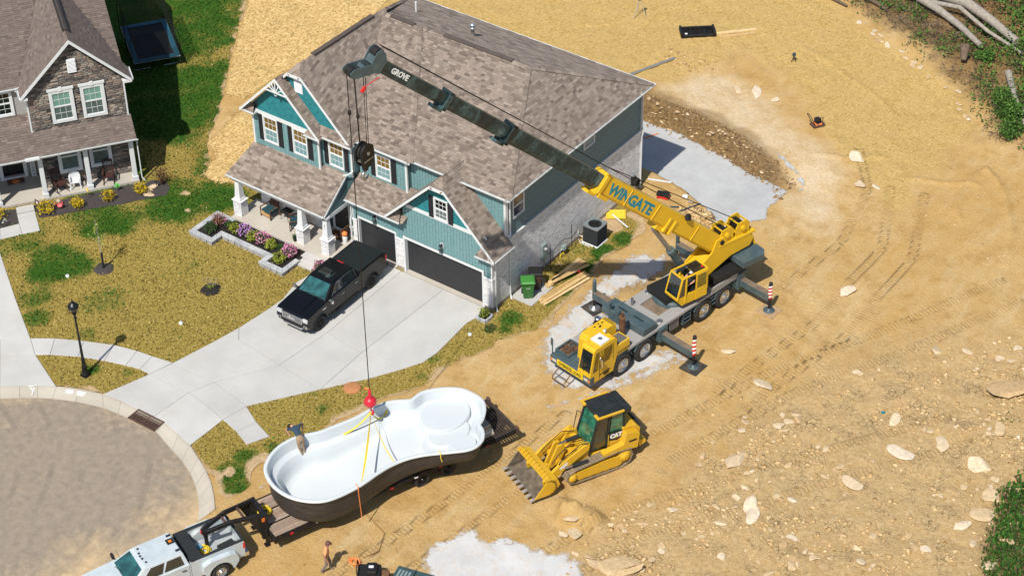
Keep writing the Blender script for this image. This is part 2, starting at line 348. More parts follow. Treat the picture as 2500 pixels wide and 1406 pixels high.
def height(X, Y):
    X = np.asarray(X, float); Y = np.asarray(Y, float)
    d = sdist(CUT, X, Y); ramp = 1-sstep(3.0, 7.0, X)
    nb = fbm(X*1.3, Y*1.3)*.22 + fbm(X*4, Y*4, 3)*.12
    z = -.8*ramp*sstep(0, .62, d+nb*.7)
    far = sstep(17.5, 20.5, Y)*sstep(12, 6, X)*sstep(-14, -6, X)                    # bank beyond the cut stands higher
    z = z + .32*far*(1-sstep(-.1, .5, d+nb))
    lawn = sstep(-1.5, .5, sdist(LAWN, X, Y))
    pave = sstep(-24, -23, X)*0
    road = sstep(1.5, 0, np.hypot(X+13, Y+27)-14)
    rough = (1-lawn)*(1-road)*(1-sstep(.3, .8, d))
    rk = sstep(-2, 3, sdist(ROCKY, X, Y))
    z = z + rough*(fbm(X*.35, Y*.35)*.10 + fbm(X*1.1, Y*1.1)*.035 + rk*(fbm(X*.8+9, Y*.8)*.14 + np.maximum(fbm(X*3.2, Y*3.2, 3), 0)*.09))
    u = (X*.55+Y*.83); z = z + rough*(1-rk)*.018*np.sin(u*5+fbm(X*.5, Y*.5)*6)*sstep(.0, .3, fbm(X*.15+4, Y*.15))
    for cx, w in ((5.9, .28), (7.9, .28)):
        dx = np.abs(X-(cx+(Y+8)*.16)); z = z - rough*.05*sstep(w*1.6, 0, dx)*sstep(-14, -10, Y)*sstep(-1, -3, Y)
    for mx, my, rx, ry, h, r in MOUNDS:
        ux = (X-mx)*cos(r)+(Y-my)*sin(r); uy = -(X-mx)*sin(r)+(Y-my)*cos(r); q = np.hypot(ux/rx, uy/ry)+fbm(X*2+5, Y*2)*.35
        z = z + h*sstep(1.15, .35, q)*(1+.3*fbm(X*5, Y*5, 3))
    wd = sdist(P['woods'], X, Y); z = z + sstep(-1.2, 1.5, wd)*(.35+fbm(X*.6, Y*.6)*.35)
    for (ax, ay, bx, by, bow, h) in FOLDS:
        ex, ey = bx-ax, by-ay; L = hypot(ex, ey); t = ((X-ax)*ex+(Y-ay)*ey)/L/L; s_ = ((X-ax)*-ey+(Y-ay)*ex)/L - bow*4*t*(1-t) - .1*np.sin(t*9)
        z = z + h*np.exp(-(s_/.13)**2)*((t > 0) & (t < 1))
    return z
TRACKS = [([(11.2, -3.5), (13.6, 4), (17.2, 11.5), (19.5, 17)], .3), ([(12.9, -4.2), (15.2, 3.2), (18.8, 10.6), (21, 16)], .3), ([(12.2, 1), (13.4, 8), (13.2, 16), (11, 21)], .3), ([(13.9, .8), (15.1, 8), (14.9, 16), (12.8, 21.5)], .3), ([(4.9, -20.5), (6.4, -12), (7.3, -4)], .25), ([(6.9, -20.5), (8.3, -12), (9.2, -4)], .25), ([(9.6, -19), (13, -8), (18, 0), (22, 6)], .28), ([(11.4, -19.4), (14.7, -8.8), (19.6, -1), (23.6, 5)], .28), ([(10.6, 9), (11.3, 15), (10.2, 20), (8, 23)], .28)]
FOLDS = [(6.2, 20.9, 9.6, 23.2, -.2, .1), (7.0, 22.6, 4.4, 28.9, .5, .08), (15.5, 20.3, 14.6, 25.6, .7, .14), (14.3, 25.6, 19.0, 18.0, .9, .16), (-12.5, 25.4, -10.4, 27.6, -.3, .1), (11.4, 22.0, 14.9, 23.8, .1, .12), (0, 30.5, 8, 27.0, .4, .07)]
def hz(x, y): return float(height(np.array([x]), np.array([y]))[0])
def soil_nodes():
    t = NT('soil'); w = t.world()
    st, du, rk, br, tk, ts = t.attr('straw'), t.attr('dust'), t.attr('rocky'), t.attr('brown'), t.attr('trk'), t.attr('trs')
    n0 = t.noise(w, .16, 6, .62); n1 = t.noise(w, .75, 9, .72); n2 = t.noise(w, 5, 7, .76); n3 = t.noise(w, 17, 5, .78); n4 = t.noise(w, 55, 3, .7)
    sw = t.world((1, .22, 1), radians(60)); s1 = t.noise(sw, 1.6, 8, .74)
    c = t.ramp(n1, [(.32, (.43,.26,.09)), (.47, (.58,.38,.155)), (.6, (.67,.465,.21)), (.72, (.73,.54,.28))])
    c = t.mix(t.math('MULTIPLY', t.ramp(s1, [(.50, 0.), (.62, 1.)]), .55), c, (.70,.53,.29))
    c = t.mix(t.math('MULTIPLY', t.ramp(n0, [(.40, 1.), (.58, 0.)]), .5), c, (.55,.33,.105))
    dust = t.ramp(t.math('ADD', n1, t.math('MULTIPLY', n2, .4)), [(.5, (.62,.45,.24)), (.8, (.77,.62,.42))])
    c = t.mix(t.math('MULTIPLY', du, t.ramp(n2, [(.3, .55), (.6, 1.)])), c, dust)
    rock = t.ramp(n2, [(.30, (.35,.225,.10)), (.46, (.54,.375,.18)), (.60, (.65,.475,.25)), (.75, (.74,.585,.36))])
    c = t.mix(t.math('MULTIPLY', rk, t.ramp(n1, [(.35, .5), (.6, .95)])), c, rock)
    v = t.n('ShaderNodeTexVoronoi'); v.inputs['Scale'].default_value = 6.5; t.l(w, v.inputs['Vector'])
    sel = t.math('MULTIPLY', t.ramp(v.outputs['Distance'], [(.16, 1.), (.26, 0.)]), t.ramp(v.outputs['Color'], [(.72, 0.), (.8, 1.)]))
    c = t.mix(t.math('MULTIPLY', sel, t.math('ADD', .3, t.math('MULTIPLY', rk, .5))), c, (.76,.62,.42))
    ve = t.n('ShaderNodeTexVoronoi', feature='DISTANCE_TO_EDGE'); ve.inputs['Scale'].default_value = 4.2; dv = t.n('ShaderNodeVectorMath', operation='ADD'); nc = t.n('ShaderNodeTexNoise'); nc.inputs['Scale'].default_value = 3; nc.inputs['Detail'].default_value = 5; t.l(w, nc.inputs['Vector']); sc = t.n('ShaderNodeVectorMath', operation='SCALE'); sc.inputs['Scale'].default_value = .5; t.l(nc.outputs['Color'], sc.inputs[0]); t.l(w, dv.inputs[0]); t.l(sc.outputs[0], dv.inputs[1]); t.l(dv.outputs[0], ve.inputs['Vector'])
    crk = t.math('MULTIPLY', t.ramp(ve.outputs['Distance'], [(.015, 1.), (.06, 0.)]), t.math('MULTIPLY', t.ramp(n1, [(.50, 0.), (.62, 1.)]), t.math('ADD', .25, t.math('MULTIPLY', rk, .75))))
    c = t.mix(t.math('MULTIPLY', crk, .75), c, (.16,.10,.04))
    c = t.mix(t.math('MULTIPLY', t.ramp(n3, [(.30, 1.), (.42, 0.)]), t.math('ADD', .35, t.math('MULTIPLY', rk, .4))), c, (.24,.15,.065))
    f1 = t.noise(t.world((1, .12, 1), radians(20)), 22, 3, .7, .8); f2 = t.noise(t.world((.12, 1, 1), radians(-15)), 22, 3, .7, .8); ff = t.math('MAXIMUM', f1, f2)
    straw = t.ramp(ff, [(.42, (.33,.20,.05)), (.54, (.62,.42,.135)), (.70, (.84,.63,.28))])
    straw = t.mix(t.math('MULTIPLY', t.ramp(n1, [(.42, 0.), (.6, 1.)]), .6), straw, t.ramp(n2, [(.3, (.52,.33,.11)), (.7, (.72,.52,.24))]))
    c = t.mix(t.math('MULTIPLY', st, t.ramp(n1, [(.28, .5), (.5, 1.)])), c, straw)
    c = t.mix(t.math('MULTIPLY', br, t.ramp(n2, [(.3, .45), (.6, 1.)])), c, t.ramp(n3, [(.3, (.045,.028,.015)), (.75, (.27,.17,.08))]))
    rib = t.math('SINE', t.math('MULTIPLY', ts, 31.4)); c = t.mix(t.math('MULTIPLY', t.math('MULTIPLY', tk, t.ramp(n2, [(.35, 0.), (.6, 1.)])), t.ramp(rib, [(0., .5), (.6, 0.)])), c, (.36,.23,.09))
    c = t.mix(1., c, t.ramp(n4, [(.3, .86), (.7, 1.12)]), 'MULTIPLY')
    t.set(c, .95, spec=.12)
    h = t.math('ADD', t.math('MULTIPLY', n2, 1.3), t.math('MULTIPLY', n3, .8)); h = t.math('ADD', h, t.math('MULTIPLY', n4, .25)); h = t.math('SUBTRACT', h, t.math('MULTIPLY', crk, .6)); h = t.math('ADD', h, t.math('MULTIPLY', sel, .4))
    h = t.math('ADD', h, t.math('MULTIPLY', t.math('MULTIPLY', ff, st), .6)); h = t.math('ADD', h, t.math('MULTIPLY', t.math('MULTIPLY', rib, tk), .16))
    t.bump(h, .9, .09)
soil_nodes()
def build_ground():
    def axis(lo, hi, st): 
        a = list(np.arange(lo, hi+1e-6, st)); s = st; p = lo; q = hi; L = []; H = []
        while p > -260: s *= 1.35; p -= s; L.append(p); q += s; H.append(q)
        return np.array(L[::-1]+a+H)
    xs = axis(-34, 34, .17); ys = axis(-28, 46, .17)
    X, Y = np.meshgrid(xs, ys); Z = height(X, Y)
    under = sstep(-.2, .4, sdist(LAWN, X, Y)); Z = Z - .05*under
    Z = Z - .06*sstep(.5, -.5, np.hypot(X+13, Y+27)-13.5)
    nx, ny = len(xs), len(ys)
    V = np.stack([X.ravel(), Y.ravel(), Z.ravel()], 1)
    i = (np.arange(ny-1)[:, None]*nx + np.arange(nx-1)[None, :]).ravel()
    F = np.stack([i, i+1, i+nx+1, i+nx], 1)
    me = bpy.data.meshes.new('ground'); me.vertices.add(len(V)); me.vertices.foreach_set('co', V.ravel().astype(np.float32))
    me.loops.add(F.size); me.loops.foreach_set('vertex_index', F.ravel().astype(np.int32))
    me.polygons.add(len(F)); me.polygons.foreach_set('loop_start', np.arange(0, F.size, 4, dtype=np.int32))
    me.update(calc_edges=True); me.validate()
    me.polygons.foreach_set('use_smooth', np.ones(len(F), bool))
    nn = fbm(X*.5, Y*.5)*1.6 + fbm(X*2.2, Y*2.2)*.6
    dcut = sdist(CUT, X, Y)
    tk = np.zeros(X.shape); ts = np.zeros(X.shape)
    for pl, w_ in TRACKS:
        acc = 0
        for (ax, ay), (bx, by) in zip(pl, pl[1:]):
            L = hypot(bx-ax, by-ay); ux, uy = (bx-ax)/L, (by-ay)/L; q = (X-ax)*ux+(Y-ay)*uy; d = np.abs(-(X-ax)*uy+(Y-ay)*ux); m = sstep(w_, w_*.5, d)*((q > 0) & (q < L)); k = m > tk; tk = np.where(k, m, tk); ts = np.where(k, q+acc, ts); acc += L
    at = {'trk': tk*.9, 'trs': ts, 'straw': sstep(-.3, .8, sdist(P['straw_top'], X, Y)+nn*.6),
          'dust': sstep(-1.2, 1.6, sdist(P['dust'], X, Y)+nn),
          'rocky': sstep(-2.5, 2.5, sdist(ROCKY, X, Y)+nn*1.4),
          'brown': np.clip(sstep(.85, .3, np.abs(dcut-.28))*(1-sstep(5, 7.2, X))*sstep(16.5, 18, Y) + .9*sstep(-.6, 1.6, sdist(P['woods'], X, Y)+nn) + .8*sstep(-.4, .6, sdist(P['dirt_grass'], X, Y)+nn*.5)
              + .55*sstep(.7, .2, np.abs(dcut+.55)+nn*.3)*sstep(18.5, 19.5, Y)*(1-sstep(3, 6, X))
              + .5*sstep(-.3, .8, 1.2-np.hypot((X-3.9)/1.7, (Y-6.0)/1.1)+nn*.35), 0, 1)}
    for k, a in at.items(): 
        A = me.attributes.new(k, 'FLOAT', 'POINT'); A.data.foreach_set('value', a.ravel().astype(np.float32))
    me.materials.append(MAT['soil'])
    o = bpy.data.objects.new('ground', me); COL.objects.link(o); tag(o, kind='structure')
build_ground()
def resample(poly, st, jit=0., seed=0):
    out = []
    n = len(poly)
    for i in range(n):
        a = poly[i]; b = poly[(i+1) % n]; L = hypot(b[0]-a[0], b[1]-a[1]); k = max(1, int(L/st))
        for j in range(k): out.append((a[0]+(b[0]-a[0])*j/k, a[1]+(b[1]-a[1])*j/k))
    if jit:
        p = np.array(out); dx = fbm(p[:, 0]*1.1+seed, p[:, 1]*1.1, 5)*jit; dy = fbm(p[:, 0]*1.1+50+seed, p[:, 1]*1.1, 5)*jit
        out = [(float(a+u), float(b+v)) for (a, b), u, v in zip(out, dx, dy)]
    return out
def patch(name, m, poly, off, st=.3, jit=.0, drape=True, attrs=None, label=None, kind='structure', seed=0, z=0., parent=None):
    """a sheet lying on the terrain, with the distance to its own edge stored for ragged borders"""
    b = resample(poly, st if not jit else min(st, .18), jit, seed); nb = len(b); pb = np.array(b)
    x0, y0 = pb.min(0); x1, y1 = pb.max(0)
    gx, gy = np.meshgrid(np.arange(x0, x1, st), np.arange(y0, y1, st)); gx = gx+RS.uniform(-.25, .25, gx.shape)*st; gy = gy+RS.uniform(-.25, .25, gy.shape)*st
    k = sdist(b, gx, gy) > st*.4
    pts = [Vector(p) for p in b] + [Vector((float(a), float(c))) for a, c in zip(gx[k], gy[k])]
    r = delaunay_2d_cdt(pts, [(i, (i+1) % nb) for i in range(nb)], [], 1, 1e-4)
    V = np.array([(p.x, p.y) for p in r[0]]); F = [tuple(f) for f in r[2]]
    Z = (height(V[:, 0], V[:, 1]) if drape else np.zeros(len(V))) + z + off
    me = bpy.data.meshes.new(name); me.from_pydata([(float(a), float(c), float(e)) for (a, c), e in zip(V, Z)], [], F); me.update()
    me.polygons.foreach_set('use_smooth', np.ones(len(F), bool))
    ed = sdist(b, V[:, 0], V[:, 1]); A = me.attributes.new('ed', 'FLOAT', 'POINT'); A.data.foreach_set('value', np.maximum(ed, 0).astype(np.float32))
    for kk, fn in (attrs or {}).items():
        A = me.attributes.new(kk, 'FLOAT', 'POINT'); A.data.foreach_set('value', fn(V[:, 0], V[:, 1]).astype(np.float32))
    me.materials.append(MAT[m]); o = bpy.data.objects.new(name, me); COL.objects.link(o)
    if parent: o.parent = parent
    tag(o, label, kind=kind); return o
GREEN = [(-31, -2, 7, .95), (-27, 5, 6, 1.), (-34, 10, 8, 1), (-24, -3, 3.2, .8), (-24.5, -9.5, 2.6, .75), (-20.5, -9.6, 2.2, .9), (-21.5, -5.5, 2.4, .8), (-19.5, -2, 2.6, .9), (-17.5, -.6, 1.7, .95),
         (-19.5, -12.2, 1.2, .9), (-18.2, -13.5, .9, .9), (-15.0, -13.1, .8, .5), (-16.3, -10.7, 1.4, .6), (-13.0, -14.8, .55, .95), (-11.5, -13.9, .5, .8), (-11.9, -10.4, .9, .5), (-20.3, 1.2, 1.3, .8),
         (-1.9, -13.9, .9, 1), (-.9, -12.9, .9, 1), (-2.6, -16.3, .9, 1), (-1.8, -16.9, .8, 1), (-2.7, -15, .8, .9), (-.4, -12.0, .6, .9), (1.0, .2, .75, .9), (1.3, -.9, .45, .9), (.2, -6.0, .5, .7), (-.2, -4.6, .5, .6),
         (1.6, 5.6, .8, 1), (1.7, 7.2, .8, 1), (1.9, 8.8, .7, 1), (1.2, 4.6, .6, .9), (2.0, 3.4, .55, .8), (1.8, 2.2, .4, .8), (.5, 6.6, .6, .7), (.9, 12.2, .5, .8), (-3.2, -9.9, .4, .5), (-2.2, -10.6, .4, .6)]
def green(x, y):
    g = np.zeros(x.shape)
    n = fbm(x*.9, y*.9)*.9
    for cx, cy, r, a in GREEN: g = np.maximum(g, a*sstep(1.25, .45, np.hypot(x-cx, y-cy)/r + n*.5))
    mow = .18*np.sin(x*2.1-y*1.2)*sstep(-8, -10, x)
    return np.clip(g + .38*fbm(x*.33+3, y*.33) + .2*fbm(x*1.5, y*1.5) + mow*.6, 0, 1)
def bare(x, y):
    n = fbm(x*1.6+7, y*1.6)
    b = sstep(.6, -.3, sdist(LAWN, x, y)+n*.6)
    for cx, cy, r in ((-2.0, -15.0, .7), (-2.9, -16.2, .35), (-1.6, -15.9, .5), (-.9, -11.9, .6), (.6, 9.6, .8), (1.6, 11.4, 1.0), (.4, 3.2, .5), (.3, 7.7, .5), (-5.9, -13.6, .2), (-18.4, -2.4, .25), (-19.6, -1.3, .3)):
        b = np.maximum(b, sstep(1.3, .5, np.hypot(x-cx, y-cy)/r+n*.6))
    return np.clip(b, 0, 1)
def lawn_mat(name):
    t = NT(name); w = t.world(); g = t.attr('green'); n1 = t.noise(w, .8, 5, .65); n2 = t.noise(w, 5, 5, .7); n3 = t.noise(w, 8.5, 5, .85); n4 = t.noise(w, 30, 3, .7)
    k = t.math('ADD', g, t.math('MULTIPLY', t.math('SUBTRACT', n2, .5), 1.3)); k = t.math('ADD', k, t.math('MULTIPLY', t.math('SUBTRACT', n1, .5), .8))
    k = t.math('ADD', k, t.math('MULTIPLY', t.math('SUBTRACT', n3, .5), .9))
    tan = t.ramp(n3, [(.30, (.07,.055,.012)), (.44, (.22,.165,.035)), (.56, (.36,.27,.07)), (.72, (.56,.44,.17))]); 
    grn = t.ramp(n3, [(.30, (.008,.024,.003)), (.46, (.025,.075,.007)), (.58, (.05,.125,.013)), (.72, (.10,.20,.03))])
    mid = t.mix(.5, tan, grn)
    c = t.mix(t.ramp(k, [(.3, 0.), (.62, 1.)]), tan, mid); c = t.mix(t.ramp(k, [(.55, 0.), (.95, 1.)]), c, grn)
    soil = t.ramp(n2, [(.3, (.36,.24,.12)), (.7, (.6,.45,.27))])
    bb = t.math('ADD', t.attr('bare'), t.math('MULTIPLY', t.math('SUBTRACT', n3, .5), 1.0))
    c = t.mix(t.ramp(bb, [(.45, 0.), (.75, 1.)]), c, soil)
    t.set(c, .95, spec=.1); t.bump(t.math('ADD', n3, t.math('MULTIPLY', n4, .6)), .9, .05)
lawn_mat('lawn')
patch('lawn', 'lawn', LAWN, .012, .3, .25, attrs={'green': green, 'bare': bare})
def concrete(name, c=(.465,.46,.44), stain=.25, sc=1.0):
    t = NT(name); w = t.world(); n1 = t.noise(w, .5*sc, 5, .6); n2 = t.noise(w, 3.5*sc, 5, .65); n3 = t.noise(w, 40, 3, .6); s = t.noise(t.world((1, .25, 1), radians(8)), 1.2, 5, .6)
    r = t.n('ShaderNodeObjectInfo').outputs['Random']
    col = t.mix(1., c, t.ramp(n1, [(.3, .9), (.7, 1.08)]), 'MULTIPLY'); col = t.mix(1., col, t.ramp(r, [(0, .94), (1, 1.05)]), 'MULTIPLY')
    col = t.mix(t.math('MULTIPLY', t.ramp(s, [(.5, 0.), (.75, 1.)]), stain), col, (.47,.42,.34))
    col = t.mix(t.math('MULTIPLY', t.ramp(n2, [(.55, 0.), (.8, 1.)]), stain*.7), col, (.40,.38,.35))
    col = t.mix(1., col, t.ramp(n3, [(.3, .95), (.7, 1.05)]), 'MULTIPLY')
    t.set(col, .85, spec=.25); t.bump(n3, .15, .01)
concrete('concrete'); concrete('curb_concrete', (.47,.425,.35), .5); concrete('porch_concrete', (.45,.415,.36), .35); concrete('apron_concrete', (.43,.395,.34), .4); concrete('foundation', (.31,.275,.22), .4)
def asphalt():
    t = NT('asphalt'); w = t.world(); n1 = t.noise(w, .35, 6, .65, .5); n2 = t.noise(w, 2.5, 6, .7); n3 = t.noise(w, 45, 3, .7); ed = t.attr('dustm')
    c = t.ramp(n2, [(.3, (.225,.185,.14)), (.7, (.325,.27,.205))])
    d = t.math('ADD', ed, t.math('MULTIPLY', t.math('SUBTRACT', n1, .5), 1.6)); d = t.math('ADD', d, t.math('MULTIPLY', t.math('SUBTRACT', n2, .5), .6))
    c = t.mix(t.ramp(d, [(.2, 0.), (.9, 1.)]), c, t.ramp(n2, [(.3, (.46,.33,.18)), (.7, (.58,.435,.26))]))
    gm = t.n('ShaderNodeMapping'); gm.inputs['Location'].default_value = (17, 27, 0); t.l(t.world(), gm.inputs[0])
    wv = t.n('ShaderNodeTexWave', wave_type='RINGS', rings_direction='SPHERICAL'); wv.inputs['Scale'].default_value = .21; wv.inputs['Distortion'].default_value = .6; t.l(gm.outputs[0], wv.inputs['Vector'])
    c = t.mix(t.math('MULTIPLY', t.ramp(wv.outputs['Fac'], [(.86, 0.), (.97, 1.)]), t.ramp(n1, [(.45, 0.), (.6, .35)])), c, (.17,.14,.115))
    c = t.mix(1., c, t.ramp(n3, [(.3, .85), (.7, 1.12)]), 'MULTIPLY')
    t.set(c, .9, spec=.2); t.bump(n3, .35, .015)
asphalt()
plain('joint_dark', (.10,.09,.075), .95, var=.2)
def offset_poly(poly, d):
    """shrink a polygon by d"""
    n = len(poly); A = sum(poly[i][0]*poly[(i+1) % n][1]-poly[(i+1) % n][0]*poly[i][1] for i in range(n))
    if A < 0: poly = poly[::-1]
    out = []
    for i in range(n):
        p0 = Vector(poly[i-1]); p1 = Vector(poly[i]); p2 = Vector(poly[(i+1) % n])
        a = (p1-p0).normalized(); b = (p2-p1).normalized(); na = Vector((-a.y, a.x)); nb = Vector((-b.y, b.x)); m = na+nb
        if m.length < .2: m = na
        m.normalize(); k = d/max(.35, m.dot(na)); out.append((p1.x+m.x*k, p1.y+m.y*k))
    return out
def slab(poly, parent, m='concrete', z0=-.12, z1=.06, gap=.008):
    p = offset_poly(poly, gap); n = len(p); q = offset_poly(p, .012)
    b = MB(); vs = [(x, y, z0) for x, y in p]+[(x, y, z1-.01) for x, y in p]+[(x, y, z1) for x, y in q]
    f = [(i, (i+1) % n, n+(i+1) % n, n+i) for i in range(n)]+[(n+i, n+(i+1) % n, 2*n+(i+1) % n, 2*n+i) for i in range(n)]
    top = [Vector((x, y, 0)) for x, y in q]
    from mathutils.geometry import tessellate_polygon
    f += [tuple(2*n+i for i in tri) if (Vector(top[tri[1]]-top[tri[0]]).cross(top[tri[2]]-top[tri[0]])).z > 0 else tuple(2*n+i for i in tri[::-1]) for tri in tessellate_polygon([top])]
    b.add(vs, f); return b.build('slab', m, parent)
def paving(name, outline):
    """the bed of the joints; its slabs are its children"""
    p = outline; b = MB(); n = len(p)
    from mathutils.geometry import tessellate_polygon
    top = [Vector((x, y, 0)) for x, y in p]
    b.add([(x, y, .035) for x, y in p], [t if (Vector(top[t[1]]-top[t[0]]).cross(top[t[2]]-top[t[0]])).z > 0 else t[::-1] for t in tessellate_polygon([top])])
    o = b.build(name, 'joint_dark'); tag(o, kind='structure'); return o
D = DW
dw_out = [(-9.0, -.06), (-.1, -.06), D['e'], D['f'], D['g'], D['h'], D['i'], D['j'], D['k'], D['l'], D['A3'], D['A2'], D['A1'], D['r'], D['q'], D['p'], D['o'], D['n'], D['m'], (-9.2, -2)]
drive = paving('driveway', offset_poly(dw_out, .06))
G1 = (-9.0, -.06); b_ = (-5.75, -.06); c_ = (-3.05, -.06); d_ = (-.2, -.06)
for q in ([G1, b_, D['v'], D['o'], D['n'], D['m'], (-9.25, -2)], [b_, c_, D['s'], D['v']], [c_, d_, D['e'], D['f'], D['g'], D['h'], D['i'], D['s']],
          [D['o'], D['v'], D['x'], D['w'], D['p']], [D['v'], D['s'], D['k'], D['x']], [D['s'], D['i'], D['j'], D['k']], [D['p'], D['w'], D['x'], D['A2'], D['A1'], D['r'], D['q']], [D['x'], D['k'], D['l'], D['A3'], D['A2']]): slab(q, drive)
sw_out = P['walk_top'] + [D['A1'], D['A2'], D['A3'], D['l'], D['D2'], D['D4'], D['D3'], D['D1'], D['B4'], D['C6'], D['C5'], D['C4'], D['C2'], D['C1'], D['C0'], D['B0']] + P['walk_bot'][::-1][1:]
side = paving('sidewalk', offset_poly(sw_out, .06))
wt, wb = P['walk_top'], P['walk_bot']
for i in range(len(wt)-1): slab([wt[i], wt[i+1], wb[i+1], wb[i]], side)
for q in ([D['r'], D['A1'], D['A2'], D['B2'], D['B1'], D['B0']], [D['A2'], D['A3'], D['l'], D['B4'], D['B3'], D['B2']], [D['B0'], D['B1'], D['B2'], D['C3'], D['C2'], D['C1'], D['C0']], [D['B2'], D['B3'], D['B4'], D['C6'], D['C5'], D['C4'], D['C3']],
          [D['l'], D['D2'], D['D1'], D['B4']], [D['D2'], D['D4'], D['D3'], D['D1']]): slab(q, side)
nd = P['nd']
nbd = paving('neighbor_driveway', offset_poly([(-23.76, -10.9), (-20.2, -13.1), nd[0], nd[3], nd[6], nd[7], nd[8], (-24, -21), (-30, -14)], .08))
for q in ([(-23.8, -10.8), (-20.2, -13.05), nd[0], nd[1], (-24.5, -12.6)], [(-24.5, -12.6), nd[1], nd[2], (-26.5, -14.5)], [nd[0], nd[3], nd[4], nd[1]], [nd[1], nd[4], nd[5], nd[2]], [nd[3], nd[6], nd[7], nd[4]], [nd[4], nd[7], nd[8], nd[5]]): slab(q, nbd)
nw = P['nwalk']
npth = paving('garden_path', offset_poly([nw[0], nw[1], nw[2], nw[3], nw[4], nw[5], nw[6], nw[7], nw[8]], .05))
slab([nw[0], nw[1], nw[2], nw[3], nw[8]], npth); slab([nw[8], nw[3], nw[4], nw[7]], npth); slab([nw[7], nw[4], nw[5], nw[6]], npth)
slab(P['nwalk_step'], npth, z1=.2)
co, ci = P['curb_o'], P['curb_i']; n = min(len(co), len(ci)); kb = MB()
kerb = MB().build('kerb', 'curb_concrete'); tag(kerb, kind='structure')
for i in range(n-1):
    a0, a1, b0, b1 = [Vector((*p, 0)) for p in (co[i], co[i+1], ci[i], ci[i+1])]
    g = .006; t0 = (a1-a0).normalized()*g; t1 = (b1-b0).normalized()*g; a0 += t0; a1 -= t0; b0 += t1; b1 -= t1
    rings = []
    sg = [(0, -.1), (0, .055), (.12, .066), (.35, .05), (.62, .022), (.9, .012), (1, .016), (1, -.1)]
    for A, B in ((a0, b0), ((a0+a1)/2, (b0+b1)/2), (a1, b1)): rings.append([tuple(A.lerp(B, s)+Vector((0, 0, z))) for s, z in sg])
    m = MB(); m.loft(rings, closed=True, caps=True, smooth=False); m.build('kerb_stone', 'curb_concrete', kerb)
road = [(-17.2, -20.7)] + ci[1:] + [(-1.4, -20.2), (0.5, -21.8), (2.0, -23.5), (3, -27), (2, -34), (-15, -40), (-35, -36), (-30, -22)]
cen = np.array([-9.5, -23.5])
patch('road', 'asphalt', road, .0, .5, drape=False, attrs={'dustm': lambda x, y: np.clip(sstep(-7, 1.5, x+ (y+20)*-.35) + .25*sstep(1.2, 0, sdist(road, x, y)), 0, 1)})
plain('rust_iron', (.11,.06,.045), .8, .3, .3, 8, .4, (.2,.12,.08), .3); plain('black_void', (.01,.01,.01), .9)
gr = P['grate']; gx = Vector((gr[1][0]-gr[0][0], gr[1][1]-gr[0][1], 0)); gl = gx.length; gx /= gl; gy = Vector((gx.y, -gx.x, 0)); gw = .68
t = thing('storm_drain', 'rusty brown iron storm drain grate set in the kerb', 'drain grate', (gr[0][0], gr[0][1], .03), atan2(gx.y, gx.x)); t.matrix_basis = basis((gr[0][0], gr[0][1], .035), gx, -gy, (0,0,1))
MB().box(0, gl, -gw, 0, -.05, .012).build('pit', 'black_void', t)
fr = MB(); fr.box(-.02, gl+.02, -.03, .03, 0, .05).box(-.02, gl+.02, -gw-.03, -gw+.03, 0, .05).box(-.02, .03, -gw, 0, 0, .05).box(gl-.03, gl+.02, -gw, 0, 0, .05).box(gl/2-.02, gl/2+.02, -gw, 0, 0, .045)
fr.build('frame', 'rust_iron', t)
for i in range(26):
    x = .03+(gl-.06)*(i+.5)/26; MB().box(x-.013, x+.013, -gw+.03, -.03, .013, .04).build('bar', 'rust_iron', t)
for j in range(3): MB().box(.03, gl-.03, -gw*(j+1)/4-.015, -gw*(j+1)/4+.015, .014, .038).build('cross_bar', 'rust_iron', t)
plain('white_paint', (.8,.8,.78), .7, var=.1, scale=8)
def mark(name, label, segs, w=.06, z=.062, m='white_paint'):
    b = MB()
    for (x0, y0, x1, y1) in segs:
        d = Vector((x1-x0, y1-y0, 0)); L = d.length; d /= L; s = Vector((-d.y, d.x, 0))*(w/2); p = Vector((x0, y0, z)); q = p+d*L
        b.add([tuple(p-s), tuple(q-s), tuple(q+s), tuple(p+s), *[tuple(v-Vector((0,0,.012))) for v in (p-s, q-s, q+s, p+s)]], [(0,1,2,3), (0,4,5,1), (2,6,7,3)])
    return tag(b.build(name, m), label, 'paint mark')
mark('survey_mark', 'white sprayed survey line and tick on the kerb left of the lamp', [(-14.42, -17.12, -13.98, -17.75), (-14.62, -17.4, -14.2, -17.45), (-14.6, -17.38, -14.33, -17.2)], .05)
mark('survey_mark', 'white sprayed blocks with a red tick on the kerb below the lamp', [(-12.95, -16.52, -12.62, -16.35), (-12.86, -16.66, -12.5, -16.48), (-12.4, -16.32, -12.0, -16.18), (-12.3, -16.46, -11.95, -16.33)], .13)
pieces_mat('shingle', [(.15,.117,.094), (.245,.20,.165), (.17,.134,.107), (.31,.26,.215), (.125,.097,.08), (.215,.172,.14), (.27,.218,.18)], .95, 22, .35)
pieces_mat('white_brick', [(.74,.74,.74), (.82,.82,.82), (.62,.62,.63), (.79,.785,.78), (.50,.50,.51), (.84,.84,.84), (.70,.69,.69)], .85, 16, .3)
plain('mortar', (.20,.20,.21), .95, var=.25, scale=9)
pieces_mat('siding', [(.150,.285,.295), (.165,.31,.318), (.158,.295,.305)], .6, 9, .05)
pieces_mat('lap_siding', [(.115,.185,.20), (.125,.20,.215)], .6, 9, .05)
plain('siding_back', (.04,.085,.09), .8)
pieces_mat('shake', [(.012,.150,.175), (.018,.19,.215), (.014,.165,.19), (.02,.205,.225)], .65, 20, .2)
plain('trim', (.66,.68,.685), .5, var=.05, scale=1.5, grime=.12, grime_c=(.5,.52,.45))
plain('gutter_white', (.66,.68,.685), .4, var=.05, scale=2, grime=.25, grime_c=(.42,.5,.32))
